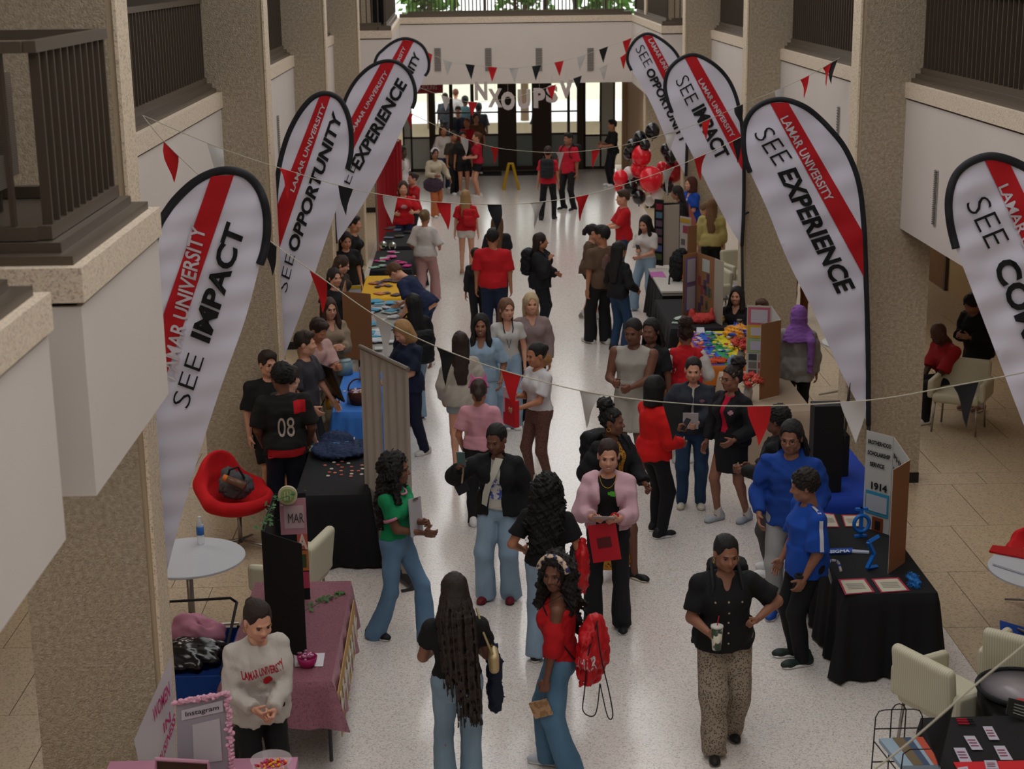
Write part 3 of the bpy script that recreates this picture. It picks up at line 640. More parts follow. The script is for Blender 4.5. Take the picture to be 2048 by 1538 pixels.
    # clothing
    def garment(g, name):
        inf = g.get('inf', .016); gs = SD(res * .9); torso(gs, inf, bust=True); hem = g.get('hem', .84); 
        fl = g.get('flare', .012); o = pel
        if hem < .93: gs.loft(o, Rt, [(hem - .93 - .03, prof[2][1] + inf + fl, prof[2][2] + inf + fl, -.01), (0, prof[2][1] + inf + fl * .3, prof[2][2] + inf + fl * .3, -.01), (.12, prof[3][1] + inf, prof[3][2] + inf, 0)], k=.03)
        ax = Rt[:, 2]; pc = Tt((0, 0, hem)); gs.cut(lambda X, Y, Zz: (X - pc[0]) * ax[0] + (Y - pc[1]) * ax[1] + (Zz - pc[2]) * ax[2])
        nk = g.get('neck', .07); nc = Tt((0, .03, 1.425)); 
        if g.get('off'): gs.el(Tt((.16, 0, 1.40)), (.15, .2, .085), k=.01, neg=True); gs.el(Tt((-.16, 0, 1.40)), (.15, .2, .085), k=.01, neg=True)
        gs.el(nc, (nk, nk, .055), Rt, k=.006, neg=True)
        if g.get('vneck'): gs.el(Tt((0, .10, 1.40)), (.045, .10, .10), Rt, k=.01, neg=True)
        if g.get('open'):
            ow = g['open']; Ri = Rt.T
            def fo(X, Y, Zz, ow=ow):
                x = X - pel[0]; y = Y - pel[1]; z = Zz - pel[2]; qx = Ri[0, 0] * x + Ri[0, 1] * y + Ri[0, 2] * z; qy = Ri[1, 0] * x + Ri[1, 1] * y + Ri[1, 2] * z; qz = Ri[2, 0] * x + Ri[2, 1] * y + Ri[2, 2] * z
                return np.maximum(np.abs(qx) - ow * (.6 + .9 * np.clip(.3 - qz, 0, .6)), np.maximum(.02 - qy, 0 * qy - 1))
            gs.cut(fo, .004)
        if g.get('sl', .75) <= 0 and not jacket:
            for nmn in 'RL': s0 = J[nmn][0]; gs.el(s0 + Rt @ np.array((.035 if nmn == 'R' else -.035, 0, .0)), (.062, .12, .125), Rt, k=.008, neg=True)
        sl = g.get('sl', .75); si = g.get('sinf', inf + .008)
        for nmn in 'RL':
            s0, e, wv = J[nmn]
            if g.get('off'): s0 = s0 + (e - s0) * .35
            if sl <= 0: continue
            aw_ = min(aw, 1.22)
            if sl <= 1: gs.rc(s0, s0 + (e - s0) * sl, .040 * aw_ + si * .6, .044 * aw_ + si * 1.25, k=.03, flat=True)
            else: gs.rc(s0, s0 + (e - s0) * .35, .038 * aw_ + si * .5, .042 * aw_ + si * .9, k=.03); gs.rc(s0 + (e - s0) * .35, e, .042 * aw_ + si * .9, .042 * aw_ + si, k=.03); gs.rc(e, e + (wv - e) * (sl - 1), .042 * aw_ + si, .03 + si * .8, k=.015, flat=True)
        if g.get('hood'): gs.rc(Tt((-.07, -.06, 1.41)), Tt((.07, -.06, 1.41)), .05, k=.03); gs.el(Tt((0, .0, 1.49)), (.07, .06, .06), k=.01, neg=True)
        if g.get('collar'): gs.rc(Tt((-.055, .01, 1.42)), Tt((0, -.055, 1.43)), .022, k=.02); gs.rc(Tt((.055, .01, 1.42)), Tt((0, -.055, 1.43)), .022, k=.02); gs.el(Tt((0, .01, 1.48)), (.055, .06, .05), Rt, k=.006, neg=True)
        gs.wr = wrinkle(g.get('wr', .0045 if inf < .024 else .0065), 1, NP * 7 + len(name))
        put(name, gs.mesh(), g['m'] if 'm' in g else M(g['c'], .85, bump=.25, bs=120), t)
        return gs
    top = top or dict(c='c8c8c8')
    if jacket and jacket.get('open'): top = dict(top); top['inf'] = min(top.get('inf', .016), .010); top['wr'] = .002; top['sl'] = min(top.get('sl', .75), .4); top['sinf'] = .012
    garment(top, top.get('n', 'shirt'))
    if jacket:
        jk = dict(inf=.034, sl=1.9, hem=.80, neck=.075, collar=True); jk.update(jacket); garment(jk, jk.get('n', 'jacket'))
    bot = bot or dict(k='pants', c='2a2a30')
    bm = bot['m'] if 'm' in bot else M(bot['c'], .85, bump=.2, bs=120)
    k_ = bot.get('k', 'pants'); g = SD(res * .9); bi = bot.get('inf', .012)
    pp = [r for r in prof if r[0] <= .1]; g.loft(pel, np.eye(3) if not sit else np.eye(3), [(z, a + bi, b + bi, c) for z, a, b, c in pp], k=.02)
    for nmn in 'rl':
        h0, kn, a = J[nmn]
        if k_ in ('pants', 'wide', 'flare', 'leggings'):
            r1, r2, r3 = {'pants': (.088, .068, .060), 'wide': (.092, .080, .096), 'flare': (.085, .063, .092), 'leggings': (.083, .057, .036)}[k_]; x = a + (0, 0, bot.get('up', -.05)); g.rc(h0, kn, r1 * lw + bi * .5, r2 * lw + bi * .3, k=.03); g.rc(kn, x, r2 * lw + bi * .3, r3, k=.03, flat=True)
        elif k_ == 'shorts': g.rc(h0, h0 + (kn - h0) * bot.get('l', .5), .09 * lw + bi, .083 * lw + bi, k=.03, flat=True)
    if k_ == 'skirt':
        zb = bot.get('z', .5); rw = bot.get('w', .2); c0 = pel; g.loft(c0, np.eye(3), [(zb - .93, rw, rw * .8, 0), (-.05, .17 * w + bi, .13 * w + bi, 0), (.08, .14 * w + bi, .11 * w + bi, 0)], k=.02)
    g.wr = wrinkle(bot.get('wr', .004), .8, NP * 5, (1, 1, .5)) if k_ != 'leggings' else None
    put({'skirt': 'skirt', 'shorts': 'shorts'}.get(k_, 'trousers'), g.mesh(), bm)
    # shoes
    up, so = shoe_mesh(shoekind)
    for nmn in 'rl':
        sg = 1 if nmn == 'r' else -1; a = J[nmn][2]; Rf = rot('z', -sg * .12); o = np.array((a[0], a[1] + .0, 0)); fsz = .94 if f else 1.05
        sh = put('shoe', (up[0] * fsz @ Rf.T + o, up[1]), M(shoes, .6)); put('sole', (so[0] * fsz @ Rf.T + o, so[1]), M(sole, .7), sh)
        if socks: q = SD(.012); q.rc(a + (0, 0, -.03), a + (0, 0, .07), .043, .045, flat=True); put('sock', q.mesh(), M(socks, .9))
    # hair and face
    if hair:
        hm = M(hc, .55 if hair not in ('hijab',) else .85, bump=.5, bs=140)
        v, q = hair_mesh(hair, .0075 if dist < 15 else .010 if dist < 24 else .014)
        Rq = Rh
        put('headscarf' if hair == 'hijab' else 'hair', ((v * HS) @ Rq.T + piv, q), hm)
    Hd = lambda p: (piv + Rh @ (np.array(p, float) * HS)) * sc
    RhM = Rh
    if face:
        for sx in (-1, 1):
            q = MB(); q.ell(Hd((sx * .031, .0825, .1015)), np.array((.0125, .0085, .0068)) * sc, RhM, 10, 7); q.cur = 1; q.ell(Hd((sx * .031, .0895, .101)), np.array((.0068, .0035, .0062)) * sc, RhM, 8, 6); q.tube([Hd((sx * .045, .083, .1035)), Hd((sx * .031, .0925, .1085)), Hd((sx * .018, .085, .1045))], .0022 * sc, 5)
            q.build('eye', [M('8f857c', .5), M('140d0a', .4)], t, True, True)
            q = MB(); q.tube([Hd((sx * .047, .082, .117)), Hd((sx * .032, .094, .1225)), Hd((sx * .016, .097, .119))], [.0022 * sc, .0035 * sc, .0028 * sc], 6); q.build('eyebrow', M('1d130e', .8), t, True, True)
        lipc = {'pale': 'a8504c', 'light': 'a04a45', 'tan': '8a443c', 'brown': '6d3a35', 'dark': '5d3433', 'deep': '4d2b2b'}[skin]
        q = MB(); q.ell(Hd((0, .0935, .0405)), np.array((.0215, .0075, .0042)) * sc, RhM, 12, 6); q.ell(Hd((0, .0925, .0325)), np.array((.0185, .0075, .0052)) * sc, RhM, 12, 6); q.build('lips', M(lipc, .4), t, True, True)
        if face == 'smile': q = MB(); q.ell(Hd((0, .0985, .0368)), np.array((.0155, .0035, .0035)) * sc, RhM, 12, 6); q.build('teeth', M('e8e2da', .3), t, True, True)
    if glasses:
        q = MB()
        for sx in (-1, 1): q.tube([Hd((sx * .032 + .023 * math.cos(a), .108, .1 + .017 * math.sin(a))) for a in np.linspace(0, 2 * PI, 13)], .0018, 6); q.tube([Hd((sx * .054, .106, .104)), Hd((sx * .08, .0, .108))], .0018, 6)
        q.build('glasses', M('17120f', .3), t, True, True)
    if earrings:
        for sx in (-1, 1): q = MB(); q.tube([Hd((sx * .084, -.002 + .018 * math.cos(a), .05 + .018 * math.sin(a))) for a in np.linspace(0, 2 * PI, 13)], .0022, 6); q.build('earring', mat('gold', 'c09a3e', .3, metal=1), t, True, True)
    if necklace: q = MB(); q.tube([Tt((.07 * math.sin(a), .06 + .045 * math.cos(a) + .02, 1.425 - .11 * max(math.cos(a), 0))) * sc for a in np.linspace(-PI * .6, PI * .6, 15)], .0022, 6); q.build('necklace', mat('gold', 'c09a3e', .3, metal=1), t, True, True)
    P = lambda k: WL(HF[k][0])
    out = dict(t=t, R=P('R'), L=P('L'), W=WL, T=lambda p: WL(Tt(p)), J=J, Rw=Rw, Rt=Rt, sc=sc, loc=loc, BR=Rw @ HF['R'][1], BL=Rw @ HF['L'][1], Hd=lambda p: WL(piv + Rh @ (np.array(p, float) * HS)), yaw=yaw, th=th, fwd=Rw @ np.array((0, 1., 0)), rt=Rw @ np.array((1., 0, 0)))
    return out
def decal(p, part, s, c, size, m, bold=.02, back=False, name='lettering', roll=0, flip=False):
    """printed letters laid on the cloth: c = torso-frame centre (x, z), size = (w, h)"""
    tgt = [o for o in p['t'].children if o.name.split('.')[0] == part][0]; me = tgt.data; bv = BVHTree.FromPolygons([v.co[:] for v in me.vertices], [tuple(f.vertices) for f in me.polygons])
    if isinstance(s, str): V, Fs = text_pts(s, bold)
    else: V, Fs = s
    lo = V.min(0); hi = V.max(0); q = (V - lo) / np.maximum(hi - lo, 1e-6) - .5; sg = 1 if back else -1; out = []; cr, sr = math.cos(roll), math.sin(roll); last = None
    W2L = npm(PM[p['t'].name].inverted())
    for a, b, _ in q:
        x, z = a * size[0], b * size[1]; x, z = x * cr - z * sr, x * sr + z * cr
        X = sg * x + c[0]; Zt = c[1] + z; o = p['T']((X, -.5 if back else .5, Zt)); tt = p['T']((X, 0, Zt)); o = W2L[:3, :3] @ o + W2L[:3, 3]; tt = W2L[:3, :3] @ tt + W2L[:3, 3]; d = tt - o; d /= np.linalg.norm(d)
        hit = bv.ray_cast(Vector(o), Vector(d)); P = np.array(hit[0]) - d * .003 if hit[0] is not None else (last if last is not None else tt - d * .12); last = P; out.append(P)
    return mesh_obj(name, np.array(out), Fs, m, p['t'], False, True)
def grid_patch(nx=10, ny=10, shape=None):
    V = []; Fs = []
    for j in range(ny + 1):
        for i in range(nx + 1): V.append((i / nx, j / ny, 0))
    for j in range(ny):
        for i in range(nx):
            u, v = (i + .5) / nx - .5, (j + .5) / ny - .5
            if shape == 'disc' and u * u + v * v > .25: continue
            a = j * (nx + 1) + i; Fs.append((a, a + 1, a + nx + 2, a + nx + 1))
    return np.array(V), Fs
# ------------------------------------------------------------------ people
DEN = mat('denim_blue', '54708a', .85, var=.25, vs=3.5, bump=.3, bs=180); DENL = mat('denim_light', '7d93a6', .85, var=.22, vs=3, bump=.3, bs=180)
DEND = mat('denim_dark', '1f3550', .85, var=.2, vs=4, bump=.3, bs=180); DENM = mat('denim_mid', '4a6b84', .85, var=.3, vs=3.5, bump=.3, bs=180)
LEO = mat('animal_print', '7d7062', .85, pat='leopard', vs=70, col2='3a322b', bump=.2, bs=80)
LEG = mat('brown_print', '55372f', .8, pat='leopard', vs=60, col2='3f2824')
YEL = mat('ochre_print', '9c6a1e', .8, pat='leopard', vs=55, col2='2c2218')
SH = {}
PP_ = person
RED, BLK, WHT, NAVY = 'c01420', '141416', 'cfcac6', '16203c'
front = dict(
 sweat=PP_('woman in grey university sweatshirt clasping her hands by the pink table', (517, 1206), 22, 1.66, skin='light', hair='bun', hc='24150f', w=1.08, hp=14, hy=8, lean=4, R=(.10, .30, 1.02), Lh=(-.02, .32, 1.0), rp='grip', lp='grip', rn=(-1, .2, .3), ln=(1, .2, .3), face=True, earrings=True,
   top=dict(c='b5aea6', sl=1.92, hem=.82, inf=.03, sinf=.028, wr=.007, neck=.062, n='sweatshirt'), bot=dict(k='pants', c='101012'), shoes='202022'),
 braids=PP_('woman seen from behind in black tee with very long brown braids and blue jeans', (908, 1146), 183, 1.66, skin='brown', hair='braids', hc='241712', w=1.12, R=(.13, .30, 1.05), Lh=(-.15, .30, 1.02), hp=12,
   top=dict(c='0f0f11', sl=.55, hem=.98, inf=.014), bot=dict(k='flare', m=mat('denim_faded', '6f8494', .85, var=.25, vs=3, bump=.3, bs=180)), shoes='222'*2),
 redbag=PP_('woman in red off-shoulder shirt and patterned headband looking back at the camera', (1113, 1108), -100, 1.66, skin='dark', hair='curlylong', hc='120c0a', R=(.2, .04, .80), Lh=(-.21, .07, .80), hy=72, hp=3, lp='grip', face=True, w=.98,
   top=dict(c='b00d16', sl=1.05, hem=.93, inf=.022, sinf=.03, off=True, wr=.006, neck=.09), bot=dict(k='wide', m=DENM), shoes='b8bcc4', fs=[(.09, .08), (-.09, -.10)]),
 leopard=PP_('woman in black button shirt and animal print wide trousers walking with a white cup', (1454, 1072), 2, 1.66, skin='brown', hair='bun', hc='0d0a09', w=1.28, belly=.025, R=(.16, .27, 1.04), Lh=(-.22, .16, 1.09), polL=(-1, -.3, -.3), rp='grip', lp='fist', rn=(-1, .3, .1), ln=(1, .2, .2), hy=6, hp=8, face=True, earrings=True,
   top=dict(c='0d0d0f', sl=.8, hem=.84, inf=.024, sinf=.026, vneck=True, n='shirt'), bot=dict(k='wide', m=LEO, inf=.02, wr=.006), fs=[(.10, .24), (-.09, -.10)], shoes='141414', sole='7a6a5a'),
 green=PP_('smiling woman in green tee with pink trim holding a clipboard', (787, 908), 62, 1.68, skin='dark', hair='curlylong', hc='0e0a09', R=(-.03, .26, 1.02), polR=(.6, -.2, -.8), Lh=(.0, .29, 1.13), rn=(-.2, -.9, .2), rp='rel', lp='grip', hy=18, hp=0, face='smile',
   top=dict(c='0d8250', sl=.62, hem=.97, inf=.020, sinf=.026, wr=.006), bot=dict(k='flare', m=DEN, up=-.08), fs=[(.10, -.20), (-.08, .24)], shoes='121212'),
 blazer=PP_('woman in black blazer and white sash holding up a phone', (990, 850), -14, 1.68, skin='dark', hair='braidback', hc='0c0908', R=(.30, .28, 1.36), Lh=(-.22, .02, .84), polR=(.9, -.2, -.8), rp='grip', hy=-12, hp=14, w=1.1, face=True,
   top=dict(c='bdb8ae', sl=.4, hem=.92, inf=.016, neck=.075), jacket=dict(c='101013', open=.075, hem=.86, inf=.034, wr=.005, n='blazer'), bot=dict(k='wide', m=DENL, inf=.014), fs=[(.13, .03), (-.10, -.02)], shoes='6a1420', sole='3a1216'),
 curly=PP_('woman seen from behind with long curly black hair and black tee', (1094, 950), 165, 1.64, skin='tan', hair='curlylong', hc='0b0909', w=1.08, R=(.24, .20, .95), Lh=(-.24, .12, .98), top=dict(c='0e0e10', sl=.7, hem=.93, inf=.018), bot=dict(k='wide', m=DENL), shoes='151312', fs=[(.12, -.05), (-.12, .05)]),
 pinkjacket=PP_('smiling woman in pale pink jacket over a black tee reading a paper', (1217, 880), -8, 1.72, skin='light', hair='bun', hc='2a1712', w=1.05, R=(.10, .30, 1.10), Lh=(-.08, .32, 1.10), rp='grip', lp='grip', rn=(-.6, 0, 1), ln=(.6, 0, 1), hy=4, hp=6, face='smile', necklace=True,
   top=dict(c='131314', sl=.6, hem=.83, inf=.02), jacket=dict(c='c9a2ab', open=.115, hem=.93, inf=.036, sinf=.036, wr=.008, sl=1.7), bot=dict(k='flare', c='1a1b1d', inf=.014), shoes='19181a', fs=[(.13, .03), (-.12, .0)]),
 bunback=PP_('woman with a high bun, gold earrings and black cardigan over an ochre print dress', (1222, 815), 40, 1.67, skin='dark', hair='bunpuff', hc='0e0a09', w=1.15, hy=25, R=(.2, .12, .95), Lh=(-.15, .32, .98), lp='grip', earrings=True,
   top=dict(m=YEL, sl=.3, hem=.84, inf=.02, neck=.085), jacket=dict(c='121214', open=.07, hem=.95, inf=.034, sl=1.85, n='cardigan'), bot=dict(k='skirt', m=YEL, z=.16, w=.27), fs=[(.12, -.2), (-.1, .22)], shoes='15151a', sole='c8c0a8'),
 redjacket=PP_('woman in bright red jacket with shoulder-length black hair seen from the side', (1310, 752), 120, 1.67, skin='brown', hair='bob', hc='0a0809', w=1.08, R=(.17, .22, 1.0), Lh=(-.1, .36, 1.08), lp='grip', top=dict(c='1b1b1d', hem=.9), jacket=dict(c='c8100e', open=.05, hem=.86, inf=.038, sinf=.038, wr=.007, sl=1.75), bot=dict(k='pants', c='121114'), shoes='16161a', fs=[(.1, .02), (-.12, .12)]),
 navyjkt=PP_('woman in charcoal zip jacket and dark jeans holding a white leaflet', (1387, 715), -8, 1.64, skin='light', hair='bun', hc='17100d', w=1.1, R=(.18, .26, 1.2), Lh=(-.05, .34, 1.05), rp='fist', lp='grip', hp=6, face=True,
   top=dict(c='b9b2aa', sl=0, hem=.95, inf=.012, neck=.06), jacket=dict(c='262a33', open=.016, hem=.87, inf=.036, sl=1.85), bot=dict(k='pants', m=DEND), shoes='c9c2ae', sole='b5ae9a', fs=[(.1, 0), (-.1, 0)]),
 silver=PP_('woman in black and red track jacket with silver sneakers and black skirt', (1466, 730), -50, 1.68, skin='brown', hair='bunpuff', hc='1b120e', w=1.05, R=(.24, .12, .86), Lh=(-.2, .2, .98), face=True, glasses=True, hy=-10,
   top=dict(c='c1123a', sl=0, hem=.92, inf=.014, neck=.05, n='polo_shirt'), jacket=dict(c='131217', open=.055, hem=.88, inf=.036, sinf=.036, sl=1.9), bot=dict(k='skirt', c='141418', z=.58, w=.19), shoes='a9adb2', sole='8d9196', socks='c8c0b8', fs=[(.12, .05), (-.10, -.16)]),
 vest=PP_('muscular man in light grey sleeveless shirt looking down', (1266, 637), -22, 1.84, sex='m', skin='dark', hair='buzz', hc='0e0a09', w=1.16, R=(.13, .28, 1.08), Lh=(-.06, .32, 1.05), rp='grip', lp='fist', hp=8, hy=-4, face=True, top=dict(c='a09b92', sl=.0, hem=.86, inf=.018, neck=.066, n='sleeveless_shirt'), bot=dict(k='shorts', c='aaa69c', l=.92), shoes='d0d0d0'),
 dreadshid=PP_('person with shoulder-length black locs hidden behind the man in the sleeveless shirt', (1303, 637), -30, 1.74, skin='dark', hair='dreads', hc='0f0b0a', top=dict(c='1a1a1c'), bot=dict(c='1c1c20')),
 redvest=PP_('person seen from behind in red vest over white sleeves with curly top hair', (1372, 645), 176, 1.66, skin='brown', hair='bunpuff', hc='2a1810', R=(.22, .2, .98), Lh=(-.22, .2, .98), w=1.1, top=dict(c='c2beb8', sl=1.8, hem=.95, inf=.014, sinf=.03), jacket=dict(c='b3111b', sl=0, hem=.9, inf=.03, n='vest'), bot=dict(k='pants', c='c4bfb4')),
 clipb=PP_('woman in white tee and brown patterned leggings holding a pale clipboard', (1072, 686), -60, 1.66, skin='tan', hair='bun', hc='120e0d', w=1.08, R=(.04, .28, 1.12), Lh=(-.1, .33, 1.02), rp='grip', lp='grip', face=True, hp=6, top=dict(c='c6c4c6', sl=.75, hem=.95, inf=.022, sinf=.03), bot=dict(k='leggings', m=LEG), shoes='c9bfae', socks='c8c4bc', fs=[(.1, .02), (-.1, -.1)]),
 pinktee=PP_('girl in pink tee with a pink cat-ear headband seen from behind', (957, 758), 178, 1.56, skin='tan', hair='pony', hc='33231a', R=(.2, .12, .88), Lh=(-.2, .12, .88), top=dict(c='c78d98', sl=.75, hem=.92, inf=.024, sinf=.03), bot=dict(k='pants', c='161618')),
 beige=PP_('woman seen from behind in oversized beige sweater and grey shorts', (920, 664), 184, 1.62, skin='light', hair='long', hc='2b1913', R=(.22, .12, .86), Lh=(-.22, .12, .86), top=dict(c='a79f94', sl=1.9, hem=.82, inf=.04, sinf=.04, wr=.008), bot=dict(k='shorts', c='8b9096', l=.42), shoes='57452f', fs=[(.08, .18), (-.09, -.16)]),
 denim=PP_('smiling woman in short-sleeved denim shirt with long dark hair', (962, 628), -6, 1.66, skin='brown', hair='longfront', hc='120d0c', w=1.1, R=(.2, .15, .9), Lh=(-.24, .12, .9), face='smile', top=dict(m=DENL, sl=.85, hem=.88, inf=.026, sinf=.032, vneck=True), bot=dict(k='wide', m=DENL)),
 whitetop=PP_('young woman in white top wearing a black lanyard', (1013, 597), 8, 1.66, skin='light', hair='long', hc='6b4a35', R=(.21, .08, .84), Lh=(-.21, .08, .84), hy=10, face=True, top=dict(c='b9b6b2', sl=.55, hem=.93, inf=.014, vneck=True), bot=dict(k='wide', m=DENL)),
 blonde=PP_('older blonde woman in mauve long-sleeved top carrying a tan bag', (1062, 586), 6, 1.68, skin='light', hair='long', hc='b9a27e', w=1.1, R=(.22, .06, .82), Lh=(-.22, .08, .84), face='smile', top=dict(c='857370', sl=1.9, hem=.86, inf=.022, vneck=True), bot=dict(k='pants', c='15161b')),
 redman=PP_('large man seen from behind in plain red tee and navy trousers', (985, 457), 172, 1.76, sex='m', skin='tan', hair='short', hc='100d0c', w=1.2, R=(.26, .04, .8), Lh=(-.26, .02, .8), top=dict(c='b3101c', sl=.9, hem=.84, inf=.03, sinf=.03), bot=dict(k='pants', c='1a2742')),
 behindred=PP_('woman in black tee with long fair-brown hair beyond the large man in red', (994, 430), 175, 1.66, skin='light', hair='long', hc='5d4228', top=dict(c='17171a', sl=.8, inf=.025), bot=dict(k='pants', c='1b1c20')),
 childdark=PP_('short person in dark clothes left of the large man in red', (952, 497), 20, 1.36, skin='brown', hair='curlytop', hc='120e0d', top=dict(c='1c1c22', sl=1.8), bot=dict(k='pants', c='1d1d22')),
 hoodred=PP_('woman in black jacket with red stripes carrying a backpack', (1080, 466), 70, 1.60, skin='tan', hair='long', hc='22140f', w=1.15, R=(.1, .2, 1.3), Lh=(-.1, .26, 1.02), hy=18, rp='fist', top=dict(c='151519', hem=.9), jacket=dict(c='16161b', open=.03, hem=.8, inf=.044, sl=1.85), bot=dict(k='pants', c='17181f')),
 brownw=PP_('woman in brown tee and black shorts leaning toward a friend', (1187, 448), 70, 1.58, skin='light', hair='pony', hc='14100f', hy=10, lean=6, R=(.2, .25, .92), Lh=(-.1, .33, .95), top=dict(c='5b4635', sl=.8, hem=.82, inf=.03, sinf=.032), bot=dict(k='shorts', c='15151a', l=.32), shoes='8b857b', socks='cfcac4', fs=[(.08, .15), (-.08, -.12)]),
 brownm=PP_('tall young man in brown printed tee and black trousers, back to the camera', (1205, 451), 205, 1.83, sex='m', skin='tan', hair='short', hc='0f0c0c', hy=35, R=(.22, .0, .8), Lh=(-.22, .03, .8), top=dict(c='5b4635', sl=.8, hem=.83, inf=.028, sinf=.03), bot=dict(k='wide', c='141416'), shoes='d0ccc4', fs=[(.08, .02), (-.1, .16)]),
 blackbehind=PP_('person in black top and jeans standing behind the tall man in brown', (1238, 483), 130, 1.66, skin='tan', hair='long', hc='121010', R=(.2, .2, .95), Lh=(-.2, .25, .98), top=dict(c='151517', sl=1.8, hem=.85, inf=.026), bot=dict(k='pants', m=DEND), shoes='15151a'),
 whitetee=PP_('woman in white tee and wide light jeans looking at her phone', (1288, 432), -38, 1.62, skin='light', hair='longfront', hc='100d0d', hy=0, hp=18, R=(.0, .27, 1.12), Lh=(-.06, .28, 1.02), rp='grip', face=True, top=dict(c='c4bdb7', sl=.75, hem=.96, inf=.024, sinf=.034), bot=dict(k='wide', m=DENL), shoes='d0cbc4', fs=[(.22, .05), (-.14, -.05)]),
 redteem=PP_('man in red tee holding his hands together beyond the woman on her phone', (1247, 380), -80, 1.74, sex='m', skin='light', hair='short', hc='3b2a1c', R=(.05, .34, 1.06), Lh=(-.05, .36, 1.06), rp='grip', lp='grip', top=dict(c='b8101a', sl=.9, hem=.84, inf=.026, sinf=.03), bot=dict(k='pants', m=DEND)),
)
G = front
